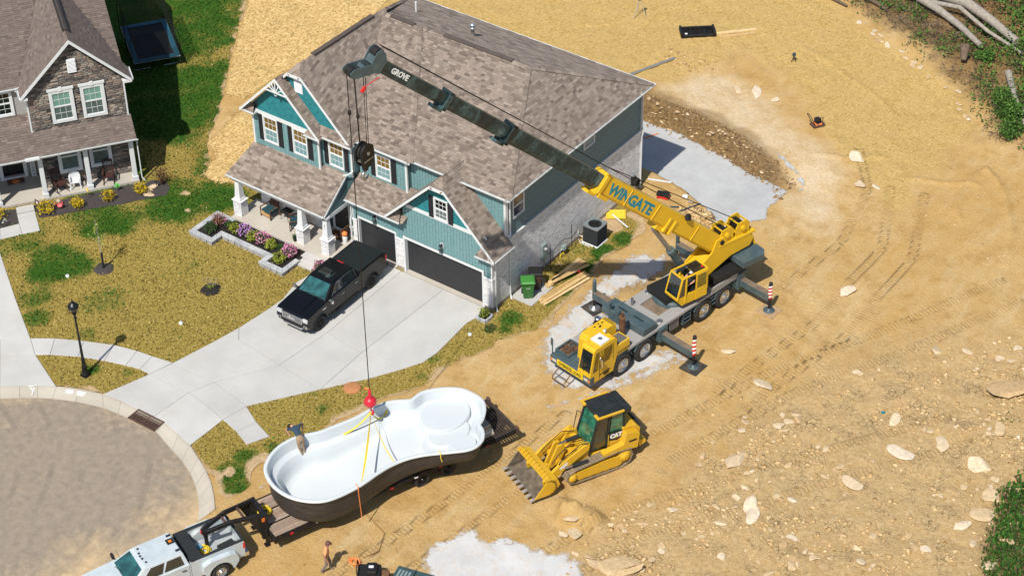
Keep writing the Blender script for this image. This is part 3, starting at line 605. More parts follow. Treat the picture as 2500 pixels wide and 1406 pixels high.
plain('shutter_black', (.012,.013,.018), .55, var=.2, scale=5)
plain('door_black', (.022,.023,.026), .5, var=.15, scale=3)
plain('sill_metal', (.5,.5,.5), .4, .6)
def glass_pane(name, c, rough=.06, c2=None):
    t = NT(name); v = t.coord('Object'); n = t.noise(v, 2.2, 3, .5)
    t.set(t.mix(t.ramp(n, [(.35, 0.), (.65, 1.)]), c, c2 or tuple(x*.6 for x in c)), rough, spec=.8, coat=.3)
glass_pane('pane_amber', (.20,.125,.035), .1, (.13,.075,.02)); glass_pane('pane_dark', (.012,.014,.016)); glass_pane('pane_screen', (.15,.16,.165), .5, (.11,.12,.125)); glass_pane('pane_green', (.18,.34,.29), .12, (.13,.27,.23)); glass_pane('pane_grey', (.09,.14,.14), .2, (.06,.09,.09))
pieces_mat('window_shade', [(.30,.19,.06), (.26,.16,.05)], .6)
def wallM(x, y, z): return basis((x, y, z), (1,0,0), (0,0,1), (0,-1,0))           # faces -Y
def sideM(x, y, z): return basis((x, y, z), (0,1,0), (0,0,1), (1,0,0))            # faces +X
def S(sx, sy, sz): return Matrix.Diagonal((sx, sy, sz, 1))
def shingle_mats(poly, up, expo=.142, w=(.2,.36), thick=.022, rows=None):
    """tabs covering a planar roof polygon; first two corners = eave direction"""
    p = [Vector(q) for q in poly]; u = (p[1]-p[0]); u.z = 0 if abs(u.z) < .02 else u.z; u.normalize()
    n = Vector(up).normalized(); n = (n - u*n.dot(u)).normalized(); v = n.cross(u)
    o = p[0]; q = [((a-o).dot(u), (a-o).dot(v)) for a in p]; vmin = min(b for a, b in q); vmax = max(b for a, b in q)
    out = []; r = 0; y = vmin
    while y < vmax-.02:
        ym = y+expo*.5; xs = []
        for i in range(len(q)):
            (x0, y0), (x1, y1) = q[i], q[(i+1) % len(q)]
            if (y0 > ym) != (y1 > ym): xs.append(x0+(x1-x0)*(ym-y0)/(y1-y0))
        xs.sort()
        for a, b in zip(xs[::2], xs[1::2]):
            x = a - random.random()*w[1]
            while x < b:
                ww = random.uniform(*w); x0 = max(x, a); x1 = min(x+ww, b)
                if x1-x0 > .04:
                    e = random.uniform(-.006, .006); t_ = thick*random.uniform(.7, 1.5)
                    out.append(basis(o+u*((x0+x1)/2)+v*(y+e-.01)+n*.004, u, v, n) @ S(x1-x0-.004, expo+.02, t_))
                x += ww
        y += expo; r += 1
    return out
def face_normal(poly):
    p = [Vector(q) for q in poly]; n = Vector((0,0,0))
    for i in range(len(p)): n += p[i].cross(p[(i+1) % len(p)])
    n.normalize(); return n if n.z > 0 else -n
def deck(b, poly, th=.09):
    p = [Vector(q) for q in poly]; n = face_normal(poly); k = len(p); c = Vector((0,0,0))
    for i in range(k): c += p[i].cross(p[(i+1) % k])
    if c.z < 0: p = p[::-1]
    b.add([tuple(x) for x in p]+[tuple(x-Vector((0,0,th))) for x in p], [tuple(range(k)), tuple(range(2*k-1, k-1, -1))]+[(k+i, k+(i+1) % k, (i+1) % k, i) for i in range(k)])
def cap_mats(a, b, f1=None, f2=None, w=.36, expo=.2):
    """folded caps along a ridge or hip between two roof faces"""
    a = Vector(a); b = Vector(b); d = b-a; L = d.length; d /= L; x = d.cross(Vector((0,0,1))).normalized(); z = x.cross(d); out = []
    k = 0; c = 0
    for f in (f1, f2):
        if f is None: continue
        n = face_normal(f); s_ = d.cross(n).normalized(); k += abs(s_.dot(z))/max(abs(s_.dot(x)), .2); c += 1
    h = w/2*(k/c if c else .5); m = int(L/expo)
    for i in range(m): out.append(basis(a+d*(i*L/m)+z*(.03-h), x, d, z) @ S(w*random.uniform(.94, 1.04), L/m+.05, h*random.uniform(.97, 1.06)))
    return out
def brick_mats(M, w, h, L=.203, H=.076, z=.008, skip=()):
    out = []; r = 0; y = 0
    while y+H*.6 < h:
        hh = min(H-.011, h-y-.002); x = -(L/2 if r % 2 else 0)
        while x < w-.01:
            x0 = max(x, 0); x1 = min(x+L-.011, w)
            if x1-x0 > .03 and not any(a < (x0+x1)/2 < b and c < y+hh/2 < d for a, b, c, d in skip):
                out.append(M @ T((x0+x1)/2, y+hh/2, 0) @ S(x1-x0, hh, z*random.uniform(.75, 1.3)))
            x += L
        y += H; r += 1
    return out
def board_mats(M, x0, x1, top, bot, pitch=.187, z=.02):
    """vertical boards; top / bot are functions of x"""
    out = []; n = max(1, round((x1-x0)/pitch)); p = (x1-x0)/n
    for i in range(n):
        x = x0+(i+.5)*p; a, b = bot(x), top(x)
        if b-a > .03: out.append(M @ T(x, (a+b)/2, 0) @ S(p-.014, b-a, z))
    return out
def shake_mats(M, x0, x1, zb, top, expo=.125, w=(.1,.2)):
    out = []; y = zb
    while True:
        xs = [x for x in np.arange(x0, x1, .01) if top(x) > y+expo*.6]
        if not xs: break
        x = xs[0]
        while x < xs[-1]:
            ww = random.uniform(*w); b = min(x+ww, xs[-1])
            if b-x > .03: out.append(M @ T((x+b)/2, y-random.uniform(0, .012), .002) @ S(b-x-.006, expo+.015, .016*random.uniform(.8, 1.3)))
            x += ww
        y += expo
    return out
def window(parent, M, w, h, up='pane_amber', lo='pane_screen', casing=.075, cols=3, rows=2, muntin=True, head=0, sill=False, name='window', meet=.5, lomunt=True):
    hl = holder(name, parent); hl.matrix_basis = M
    b = MB(); d = .045; c = casing
    b.box(-w/2, -w/2+c, 0, h, -.03, d).box(w/2-c, w/2, 0, h, -.03, d).box(-w/2+c, w/2-c, 0, c, -.03, d-.003).box(-w/2+c, w/2-c, h-c, h, -.03, d-.003)
    if head: b.box(-w/2-.06, w/2+.06, h+.002, h+head, -.02, .07).box(-.09, .09, h-.03, h+head+.05, -.02, .085)
    if sill: b.box(-w/2-.03, w/2+.03, -.05, -.002, -.02, .08)
    b.build('frame', 'trim', hl)
    ix0, ix1, iy0, iy1 = -w/2+c, w/2-c, c, h-c; my = iy0+(iy1-iy0)*meet
    s = MB(); s.box(ix0, ix1, my-.025, my+.025, -.03, .022)
    e = .028
    for (a, bb, zz) in ((iy0, my-.025, .006), (my+.025, iy1, .014)):
        s.box(ix0, ix0+e, a, bb, -.03, zz).box(ix1-e, ix1, a, bb, -.03, zz).box(ix0+e, ix1-e, a, a+e, -.03, zz-.001).box(ix0+e, ix1-e, bb-e, bb, -.03, zz-.001)
        if muntin and (lomunt or zz > .01):
            for i in range(1, cols): x = ix0+e+(ix1-ix0-2*e)*i/cols; s.box(x-.009, x+.009, a+e, bb-e, -.02, zz-.004)
            for i in range(1, rows): y = a+e+(bb-a-2*e)*i/rows; s.box(ix0+e, ix1-e, y-.009, y+.009, -.02, zz-.005)
    s.build('sash', 'trim', hl)
    MB().box(ix0+.005, ix1-.005, my, iy1-.005, -.03, -.006).build('pane', up, hl)
    MB().box(ix0+.005, ix1-.005, iy0+.005, my, -.03, -.012).build('pane', lo, hl)
    return hl
def shutter(parent, M, w, h):
    b = MB(); b.box(-w/2, w/2, 0, h, 0, .02); f = .05
    for a, c in ((f, h*.5-f*.4), (h*.5+f*.4, h-f)):
        b.box(-w/2+f, w/2-f, a, c, .018, .03)
    b.box(-w/2, -w/2+f, 0, h, .0, .036).box(w/2-f, w/2, 0, h, 0, .036).box(-w/2+f, w/2-f, 0, f, 0, .034).box(-w/2+f, w/2-f, h-f, h, 0, .034).box(-w/2+f, w/2-f, h*.5-f*.4, h*.5+f*.4, 0, .034)
    o = b.build('shutter', 'shutter_black', parent); o.matrix_basis = M; return o
def gutter(b, a, c, out, r=.11):
    """K-profile gutter from a to c, opening outwards along 'out'"""
    a = Vector(a); c = Vector(c); o = Vector(out).normalized(); z = Vector((0,0,1))
    prof = [(0, 0), (0, -.1), (.07, -.1), (.11, -.03), (.115, .005), (.10, .005), (.095, -.02), (.06, -.085), (.015, -.085), (.015, 0)]
    b.loft([[tuple(P+o*x+z*y) for x, y in prof] for P in (a, c)], True, True, False)
def rake(b, a, c, h=.17, th=.035, out=(0,-1,0)):
    """white barge board from a to c hanging below the roof edge"""
    a = Vector(a); c = Vector(c); o = Vector(out)
    b.add([tuple(p) for p in (a, c, c-Vector((0,0,h)), a-Vector((0,0,h)))]+[tuple(p+o*th) for p in (a, c, c-Vector((0,0,h)), a-Vector((0,0,h)))],
          [(0,1,2,3), (7,6,5,4), (0,4,5,1), (1,5,6,2), (2,6,7,3), (3,7,4,0)])
def downspout(name, parent, pts, m='gutter_white', w=.075):
    b = MB()
    for p, q in zip(pts, pts[1:]): b.bar(p, q, w, w*.8)
    return b.build(name, m, parent, bevel=.008, seg=1)
def wall_lamp(parent, x, y, z):
    h = holder('wall_lamp', parent); h.matrix_basis = wallM(x, y, z)
    MB().box(-.09, .09, -.16, .16, .02, .035).build('mounting_plate', 'trim', h)
    b = MB(); b.box(-.05, .05, -.02, .12, .035, .06).bar((0, .05, .06), (0, .05, .16), .03)
    b.M = T(0, .06, .16) @ RX(pi/2); b.lathe([(.085, -.02), (.09, 0), (.03, .07), (.01, .1)], 8, False); b.M = T(0, -.2, .16) @ RX(-pi/2) @ RX(pi); 
    b.build('bracket', 'shutter_black', h)
    c = MB(); c.M = T(0, -.16, .16) @ RX(-pi/2); c.lathe([(.06, 0), (.075, .02), (.075, -.0), (.08, -.2), (.02, -.22)], 8, False); c.build('lantern', 'pane_grey', h)
    d = MB()
    for k in range(4): a = pi/4+k*pi/2; d.bar((.078*cos(a), -.17, .16+.078*sin(a)), (.082*cos(a), .05, .16+.082*sin(a)), .014)
    d.box(-.08, .08, -.19, -.165, .08, .24); d.build('cage', 'shutter_black', h)
H = thing('house', 'two-storey teal house with white brick base, brown shingle roof and three-car garage', 'house')
pf, pb = .486, .503
ZE = 6.41
RF = []      # (polygon with eave first, caps)
main_front = [(-9.6, .86, ZE), (.41, .86, ZE), (-2.99, 7.22, 9.5), (-12.2, 7.22, 9.5)]
right_hip = [(.41, .86, ZE), (.41, 13.68, ZE), (-2.99, 7.22, 9.5)]
back = [(.41, 13.68, ZE), (-15.65, 13.68, ZE), (-12.2, 7.22, 9.55), (-2.99, 7.22, 9.5)]
bump = [(-8.86, .62, ZE), (-5.42, .62, ZE), (-9.68, 6.97, 9.605), (-12.05, 6.97, 9.605)]
bump_side = [(-5.42, .62, ZE), (-5.40, .88, ZE), (-9.34, 6.95, 9.36), (-9.70, 6.97, 9.605)]
g2_right = [(-8.75, .1, 6.3), (-8.86, .66, 6.41), (-12.05, 6.97, 9.605), (-12.2, 7.22, 9.75), (-12.2, .56, 9.75), (-11.74, .1, 9.29)]
g2_left = [(-15.65, 13.68, 6.3), (-15.65, .1, 6.3), (-12.66, .1, 9.29), (-12.2, .56, 9.75), (-12.2, 7.22, 9.75)]
g2_clip = [(-12.66, .1, 9.29), (-11.74, .1, 9.29), (-12.2, .56, 9.75)]
fl_right = [(-10.56, -.24, 6.24), (-10.56, .42, 6.24), (-13.22, .42, 8.9), (-13.22, -.24, 8.9)]
fl_left = [(-15.88, .42, 6.24), (-15.88, -.24, 6.24), (-13.22, -.24, 8.9), (-13.22, .42, 8.9)]
gg_right = [(.43, -.42, 3.5), (.43, 1.22, 3.5), (-2.48, 1.22, 6.41), (-2.95, 1.85, 6.88), (-2.95, .03, 6.88), (-2.5, -.42, 6.43)]
gg_left = [(-6.33, 1.22, 3.5), (-6.33, -.42, 3.5), (-3.4, -.42, 6.43), (-2.95, .03, 6.88), (-2.95, 1.85, 6.88), (-3.42, 1.22, 6.41)]
gg_clip = [(-3.4, -.42, 6.43), (-2.5, -.42, 6.43), (-2.95, .03, 6.88)]
porch = [(-16.12, -1.55, 2.77), (-9.42, -1.55, 2.77), (-9.42, .62, 4.5), (-11.0, .36, 4.3), (-15.48, .13, 4.11)]
porch_l = [(-15.48, 1.5, 3.2), (-16.12, -1.55, 2.77), (-15.48, .13, 4.11)]
small = [(-9.05, -.32, 3.34), (-5.3, -.32, 3.34), (-4.9, 1.2, 4.55), (-9.05, .92, 4.33)]
pent = [(-10.7, .02, 6.36), (-8.7, .02, 6.36), (-9.1, .4, 6.7), (-10.95, .4, 6.7)]
ret_l1 = [(-15.82, -.2, 6.24), (-15.0, -.2, 6.24), (-15.2, .14, 6.6), (-15.5, .14, 6.6)]
ret_r1 = [(-11.6, -.2, 6.24), (-10.6, -.2, 6.24), (-10.85, .14, 6.6), (-11.3, .14, 6.6)]
ret_l2 = [(-6.28, -.4, 3.42), (-5.45, -.4, 3.42), (-5.6, -.02, 3.82), (-6.0, -.02, 3.82)]
ret_r2 = [(-.72, -.38, 3.42), (.4, -.38, 3.42), (.1, -.02, 3.82), (-.5, -.02, 3.82)]
faces = [main_front, right_hip, back, bump, bump_side, g2_right, g2_left, g2_clip, fl_right, fl_left, gg_right, gg_left, gg_clip, porch, small, pent, ret_l1, ret_r1, ret_l2, ret_r2]
rb = MB()
for f in faces: deck(rb, f, .07)
roof = rb.build('roof', 'siding_back', H); roof.data.materials.clear(); 
plain('roof_felt', (.09,.07,.058), .95, var=.2); roof.data.materials.append(MAT['roof_felt'])
sm = []
for f in faces:
    if f is back: sm += shingle_mats(f, face_normal(f), .142, (.3, .6))
    elif f is main_front: sm += [M for M in shingle_mats(f, face_normal(f)) if not (M.translation.x < -5.4-(M.translation.y-.7)*.67)]
    elif f is not g2_left and f is not fl_left: sm += shingle_mats(f, face_normal(f))
pieces('shingle', sm, 'shingle', 'shingle', roof, 300, 'shingle_field')
caps = []
for a, b, f1, f2 in (((.41,.86,ZE), (-2.99,7.22,9.5), main_front, right_hip), ((.41,13.68,ZE), (-2.99,7.22,9.5), back, right_hip), ((-2.99,7.22,9.5), (-9.5,7.22,9.53), main_front, back), ((-9.68,6.97,9.62), (-12.2,7.05,9.66), bump, back), ((-5.42,.62,ZE), (-9.68,6.97,9.605), bump, bump_side), ((-12.2,.56,9.75), (-12.2,7.22,9.75), g2_right, g2_left),
              ((-11.74,.1,9.29), (-12.2,.56,9.75), g2_right, g2_clip), ((-12.66,.1,9.29), (-12.2,.56,9.75), g2_left, g2_clip), ((-2.95,.03,6.88), (-2.95,1.85,6.88), gg_left, gg_right), ((-2.5,-.42,6.43), (-2.95,.03,6.88), gg_right, gg_clip), ((-3.4,-.42,6.43), (-2.95,.03,6.88), gg_left, gg_clip), ((-13.22,-.24,8.9), (-13.22,.4,8.9), fl_left, fl_right), ((-12.2,7.22,9.75), (-15.65,13.68,6.42), back, g2_left)):
    caps += cap_mats(a, b, f1, f2)
pieces('ridge_cap', caps, 'cap', 'shingle', roof, 300)
plain('vent_dark', (.03,.025,.022), .9)
for a, b in (((-11.5, 7.0, 9.70), (-10.0, 7.0, 9.66)), ((-8.2, 7.2, 9.57), (-3.9, 7.2, 9.55))):
    m = MB(); m.bar(a, b, .26, .07); m.build('ridge_vent', 'roof_felt', roof)
m = MB(); m.bar((-12.2, 1.6, 9.8), (-12.2, 6.3, 9.8), .26, .07); m.build('ridge_vent', 'roof_felt', roof)
plain('galvanised', (.5,.52,.54), .35, .8, .1)
m = MB(M=T(-12.4, 10.1, 8.0)); m.cyl((0,0,0), (0,0,.75), .055, n=10); m.build('vent_pipe', 'trim', H)
m = MB(M=T(-8.0, 9.3, 8.4)); m.lathe([(.2,0), (.13,.04), (.1,.1), (.1,.55), (.15,.56), (.15,.66), (.11,.67), (.11,.74), (.17,.75), (.16,.84), (.03,.9)], 12); m.build('flue', 'galvanised', H)
w = MB()
w.box(-15.40, -.03, 1.3, 13.26, -1.1, 6.36); w.box(-10.98, -.03, .66, 1.3, -1.1, 3.4); w.box(-15.4, -9.02, .6, 1.3, -.3, 6.3)                                 # main body
w.box(-15.40, -10.98, .18, .66, 0, 6.3); w.box(-10.98, -9.02, .41, .66, 3.0, 6.36); w.box(-9.0, -5.88, .93, 1.3, 3, 6.4)
w.box(-8.97, -.03, .30, .66, -.3, 3.4)
w.ext([(-5.52, 2.4), (-.03, 2.4), (-.03, 3.9), (-2.6, 6.36), (-3.3, 6.36), (-5.52, 4.2)], .03, 1.25, 'y')
w.box(-8.97, -8.66, .13, .3, 0, 3.4); w.box(-8.97, -5.52, .13, .3, 2.2, 3.4); w.box(-6.12, -5.5, .13, .3, 0, 3.4); w.box(-.52, -.03, .03, .3, -.3, 3.4)
w.ext([(-15.38, 6.2), (-11.0, 6.2), (-11.0, 6.55), (-13.22, 8.75), (-15.38, 6.6)], .18, .5, 'y')
w.ext([(-13.5, 6.2), (-9.05, 6.2), (-9.05, 6.5), (-11.8, 9.2), (-12.6, 9.2), (-13.5, 8.4)], .41, 1.5, 'y')
w.build('wall', 'siding_back', H)
siding = MB().box(-15.2, -15.1, 1, 1.1, 3, 3.1).build('siding', 'siding_back', H)
bd = []
cst = lambda z: (lambda x: z)
M0 = wallM(0, .028, 0)
bd += board_mats(M0, -5.52, -.08, lambda x: min(4.24, 6.74-abs(x+2.95)), lambda x: 2.33 if -5.6 < x < -.52 else 1.98)
bd += board_mats(wallM(0, .128, 0), -8.95, -5.53, cst(3.42), lambda x: 2.25 if -8.68 < x < -6.1 else 1.86)
M1 = wallM(0, .178, 0)
bd += board_mats(M1, -15.38, -11.0, cst(6.06), cst(4.05))
bd += board_mats(wallM(0, .408, 0), -10.93, -9.08, cst(6.34), cst(4.2))
bd += board_mats(wallM(0, .928, 0), -8.95, -5.93, cst(6.36), cst(4.2))
bd += board_mats(wallM(0, 1.228, 0), -5.85, -.1, cst(6.36), lambda x: 4.4 if x < -5 else max(3.7, 6.5-abs(x+2.95)))
pieces('board', bd, 'box', 'siding', siding, 300)
w = MB(); w.box(-5.88, -.03, 1.23, 1.3, 3.5, 6.4); w.build('wall', 'siding_back', H)
lap = []
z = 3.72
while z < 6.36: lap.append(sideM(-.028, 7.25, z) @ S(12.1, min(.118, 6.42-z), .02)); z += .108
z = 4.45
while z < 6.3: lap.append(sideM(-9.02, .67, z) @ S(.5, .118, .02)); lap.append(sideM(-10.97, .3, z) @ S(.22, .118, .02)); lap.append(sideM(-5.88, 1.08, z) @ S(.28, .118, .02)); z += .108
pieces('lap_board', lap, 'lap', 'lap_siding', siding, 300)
shk = shake_mats(M0, -5.4, -.4, 4.40, lambda x: min(6.3, 6.62-abs(x+2.95)))
shk += shake_mats(M1, -15.0, -11.4, 6.28, lambda x: 8.66-abs(x+13.22))
shk += shake_mats(wallM(0, .408, 0), -13.4, -9.2, 6.68, lambda x: min(9.15, 9.5-abs(x+12.2)))
pieces('shake', shk, 'lap', 'shake', siding, 300, 'shake_field')
bw = MB(); bw.box(-.03, 0, 0.03, 13.27, .22, 3.5); bw.box(-15.4, -10.98, .15, .18, .33, 3.3); bw.box(-10.98, -9.0, .63, .66, .33, 3.5)
PIER = [(-.5, 0.0, 0., .3), (-6.1, -5.6, .08, .3), (-8.95, -8.68, .08, .3)]
for x0, x1, y0, y1 in PIER: bw.box(x0+.01, x1-.01 if x1 < -.1 else x1-.031, y0+.015, y1, .2, 1.9)
POST = [(-15.82, -15.26), (-11.46, -10.96), (-9.78, -9.27)]
for x0, x1 in POST: bw.box(x0+.015, x1-.015, -1.54, -1.04, .33, 1.24)
brick = bw.build('brick_wall', 'mortar', H)
bm = brick_mats(sideM(0, .0, .22), 13.27, 3.28)
bm += brick_mats(wallM(-15.4, .15, .33), 4.42, 2.9) + brick_mats(wallM(-10.98, .63, .33), .5, 2.9)
for x0, x1, y0, y1 in PIER: bm += brick_mats(wallM(x0, y0+.015, .22), x1-x0, 1.66)
for x0, x1, y0, y1 in PIER[1:]: bm += brick_mats(sideM(x1-.01, y0+.02, .22), y1-y0-.05, 1.66)
for x0, x1 in POST:
    bm += brick_mats(wallM(x0, -1.54, .33), x1-x0, .86) + brick_mats(sideM(x1-.015, -1.555, .33), .52, .86)
pieces('brick', bm, 'box', 'white_brick', brick, 300, 'brick_field', key=lambda M: abs(M.translation.x+.0)+abs(M.translation.y-.0)*.35+abs(M.translation.z-1.2)*.3)
b = MB()
for x0, x1, y0, y1 in PIER: b.box(x0-.03, x1+.03, y0-.04, y1, 1.88, 1.97)
b.build('pier_cap', 'white_brick', H, bevel=.01, seg=1)
for q in ((-.02, .015, -.005, 13.28, -1.1, .22), (-.5, .012, -.008, .3, -.2, .215), (-6.1, -5.6, .07, .3, -.2, .215), (-8.97, -8.66, .07, .3, -.2, .215)): MB().box(*q).build('foundation', 'foundation', H)
MB().box(-8.66, -6.12, -.045, .28, -.1, .10).build('threshold', 'apron_concrete', H); MB().box(-5.58, -.5, -.045, .26, -.1, .10).build('threshold', 'apron_concrete', H)
for x0, x1, y0, y1, z0, z1 in ((-5.45, -.3, -.02, .03, 4.22, 4.42), (-15.2, -11.35, .12, .18, 6.07, 6.27),
        (-15.44, -15.33, .12, .2, 4.0, 6.25), (-11.03, -10.92, .12, .2, 4.05, 6.25), (-9.06, -8.97, .35, .45, 4.3, 6.35), (-5.95, -5.83, .86, .95, 4.25, 6.38), (-.11, .02, 1.17, 1.26, 3.7, 6.38),
        (-.03, .025, 1.26, 1.36, 3.7, 6.38), (-.03, .025, 13.17, 13.3, -.9, 6.38), (-.06, .02, -.02, .05, 1.97, 3.45), (-8.98, -8.9, .1, .16, 1.97, 3.4)): MB().box(x0, x1, y0, y1, z0, z1).build('trim_board', 'trim', H)
MB().box(-.02, .05, .02, 13.3, 3.52, 3.66).box(-.02, .08, .02, 13.3, 3.66, 3.70).build('trim_band', 'trim', H)
for pts, y in (([(-6.36, 3.5), (-3.4, 6.46)], -.42), ([(-3.4, 6.46), (-2.5, 6.46)], -.42), ([(-2.5, 6.46), (.46, 3.5)], -.42), ([(-15.91, 6.24), (-13.22, 8.93)], -.24), ([(-13.22, 8.93), (-10.53, 6.24)], -.24), ([(-12.9, 9.08), (-12.66, 9.32)], .1), ([(-12.66, 9.32), (-11.74, 9.32)], .1), ([(-11.74, 9.32), (-8.72, 6.3)], .1)):
    r = MB(); (a, b_) = pts; rake(r, (a[0], y, a[1]), (b_[0], y, b_[1])); r.build('barge_board', 'trim', H)
r = MB(); rake(r, (-9.42, -1.55, 2.77), (-9.42, .62, 4.5), .13, .03, (1,0,0)); r.build('barge_board', 'trim', H)
s = MB()
s.box(-6.2, -5.5, -.38, 0, 3.30, 3.38); s.box(-.7, .4, -.36, 0, 3.30, 3.38); s.box(-15.85, -15.0, -.2, .15, 6.1, 6.2); s.box(-11.5, -10.6, -.2, .15, 6.1, 6.2)
s.box(.0, .38, .86, 13.6, 6.30, 6.34); s.box(-5.4, .38, .88, 1.2, 6.29, 6.335); s.box(-8.8, -5.45, .66, .93, 6.29, 6.335); s.box(-10.6, -8.75, .05, .4, 6.25, 6.30); s.box(-9.0, -5.55, -.28, .13, 3.24, 3.29)
s.box(-15.9, -9.45, -1.5, .15, 2.62, 2.66); s.box(.02, .4, -.4, 1.25, 3.36, 3.40)
for (x0, z0, x1, z1, y0) in ((-6.2, 3.5, -3.4, 6.3, -.42), (-15.75, 6.24, -13.22, 8.77, -.24)): s.add([(x0, y0, z0-.1), (x1, y0, z1-.1), (x1, y0+.42, z1-.1), (x0, y0+.42, z0-.1)], [(0,1,2,3)])
s.build('soffit', 'trim', H)
o = MB(); y = -.26
for k in range(5):
    a = radians(30+k*30); o.bar((-13.22, y, 8.08), (-13.22+.5*cos(a)*1.05, y, 8.08+.62*sin(a)), .05, .04, (0,1,0))
o.bar((-13.95, y, 8.10), (-12.49, y, 8.10), .04, .07, (0,1,0)); o.cyl((-13.22, y-.03, 8.08), (-13.22, y+.03, 8.08), .09, n=12); o.box(-13.28, -13.16, y-.03, y+.03, 7.93, 8.08)
o.build('gable_ornament', 'trim', H)
lv = holder('gable_vent', H); lv.matrix_basis = wallM(-12.23, .408, 8.12)
MB().box(-.27, .27, 0, .75, 0, .03).build('frame', 'trim', lv)
for k in range(9): m = MB(); m.cbox((0, .07+k*.077, .04), (.46, .07, .012), RX(radians(-35))); m.build('slat', 'trim', lv)
for ga, gb, go in (((-5.3, .86, ZE), (.41, .86, ZE), (0,-1,0)), ((.41, .84, ZE), (.41, 13.7, ZE), (1,0,0)), ((-8.8, .62, ZE), (-5.42, .62, ZE), (0,-1,0)), ((.43, -.36, 3.5), (.43, 1.28, 3.5), (1,0,0)), ((-16.12, -1.55, 2.78), (-9.44, -1.55, 2.78), (0,-1,0)), ((-9.05, -.32, 3.35), (-6.2, -.32, 3.35), (0,-1,0)), ((-10.55, .02, 6.36), (-8.72, .02, 6.36), (0,-1,0)), ((-6.3, -.4, 3.42), (-5.45, -.4, 3.42), (0,-1,0)), ((-.72, -.38, 3.42), (.4, -.38, 3.42), (0,-1,0)), ((-15.8, -.2, 6.24), (-15.0, -.2, 6.24), (0,-1,0)), ((-11.6, -.2, 6.24), (-10.6, -.2, 6.24), (0,-1,0))):
    gt = MB(); gutter(gt, ga, gb, go); gt.build('gutter', 'gutter_white', H)
gt = MB(); gt.box(-15.6, .5, 13.66, 13.76, 6.3, 6.42); gt.build('gutter', 'gutter_white', H)
for k in range(15): y = 1.4+k*.85; MB().box(.36, .55, y-.012, y+.012, 6.405, 6.43).build('gutter_hanger', 'gutter_white', H)
downspout('downspout', H, [(.09, .22, 3.42), (.06, .22, 3.2), (.06, .22, .35), (.1, .2, .1), (.22, .1, .0)])
downspout('downspout', H, [(.47, 1.2, 3.42), (.06, 1.42, 3.2), (.06, 1.42, .5), (.08, 1.40, .2), (.2, 1.32, .02)])
downspout('downspout', H, [(.42, 1.45, 6.36), (.07, 1.45, 6.2), (.07, 1.45, 4.15), (.12, 1.40, 3.98), (.14, 1.25, 3.9)])
downspout('downspout', H, [(.45, 13.35, 6.36), (.06, 13.22, 6.2), (.06, 13.22, 3.9), (.14, 13.22, 3.7), (.14, 13.22, 3.5), (.07, 13.22, 3.3), (.07, 13.22, -.5)])
downspout('downspout', H, [(-8.78, .3, 6.3), (-8.9, .36, 6.1), (-8.9, .36, 4.75), (-9.0, .1, 4.62), (-9.35, .05, 4.45)])
downspout('downspout', H, [(-9.0, -.36, 3.3), (-8.98, .04, 3.1), (-8.98, .04, 2.2), (-9.0, -.02, 1.95), (-9.0, -.02, .3)])
for x in (-14.2, -12.2): 
    window(H, wallM(x, .148, 4.5), .98, 1.57)
    for s_ in (-.66, .67): shutter(H, wallM(x+s_, .157, 4.5), .3, 1.54)
window(H, wallM(-10.0, .378, 4.5), .98, 1.5)
for s_ in (-.66, .67): shutter(H, wallM(-10.0+s_, .387, 4.5), .27, 1.48)
window(H, wallM(-7.37, .898, 4.52), .98, 1.42)
for s_ in (-.66, .67): shutter(H, wallM(-7.37+s_, .907, 4.52), .3, 1.42)
window(H, wallM(-3.05, -.002, 4.28), .86, 1.28, 'pane_dark', 'pane_screen')
for s_ in (-.6, .6): shutter(H, wallM(-3.05+s_, .007, 4.28), .3, 1.26)
window(H, sideM(.005, 2.22, 4.62), .95, 1.26, 'pane_amber', 'pane_dark', .05, muntin=False); window(H, sideM(.005, 8.32, 5.3), .95, .62, 'pane_dark', 'pane_grey', .05, muntin=False, meet=.86)
def garage_door(x0, x1, y, h, n):
    g = holder('garage_door', H)
    for r in range(4):
        z0 = .11+(h-.11)*r/4; z1 = .11+(h-.11)*(r+1)/4; m = MB(); m.box(x0, x1, y, y+.04, z0, z1-.01)
        for c in range(n):
            a = x0+(x1-x0)*c/n+.07; e = x0+(x1-x0)*(c+1)/n-.07; m.box(a, e, y-.006, y+.001, z0+.1, z1-.11)
        m.build('door_section', 'door_black', g, bevel=.006, seg=1)
    return g
garage_door(-5.45, -.62, .22, 2.2, 8); garage_door(-8.55, -6.2, .26, 2.12, 4)
t = MB(); t.box(-5.58, -5.47, -.02, .22, .1, 2.3).box(-.61, -.5, -.02, .22, .1, 2.3).box(-5.47, -.61, -.018, .22, 2.19, 2.3)
t.box(-8.66, -8.56, .08, .26, .1, 2.22).box(-6.19, -6.1, .08, .26, .1, 2.22).box(-8.56, -6.19, .082, .26, 2.12, 2.22); t.build('door_frame', 'trim', H)
wall_lamp(H, -3.06, .01, 2.78); wall_lamp(H, -7.4, .11, 2.68)
p = MB(); p.box(-15.75, -9.05, -1.75, .2, -.1, .22).box(-15.8, -9.0, -1.82, .2, .22, .34).box(-11, -9.02, .1, .65, -.1, .33); p.build('porch_floor', 'porch_concrete', H, bevel=.01, seg=1)
p = MB(); p.box(-13.24, -13.225, -1.82, .15, .335, .3425); p.build('floor_joint', 'foundation', H)
p = MB(); p.box(-10.62, -9.3, -2.24, -1.82, 0, .28).box(-10.62, -9.5, -2.75, -2.24, 0, .16); p.build('porch_step', 'concrete', H, bevel=.012, seg=1)
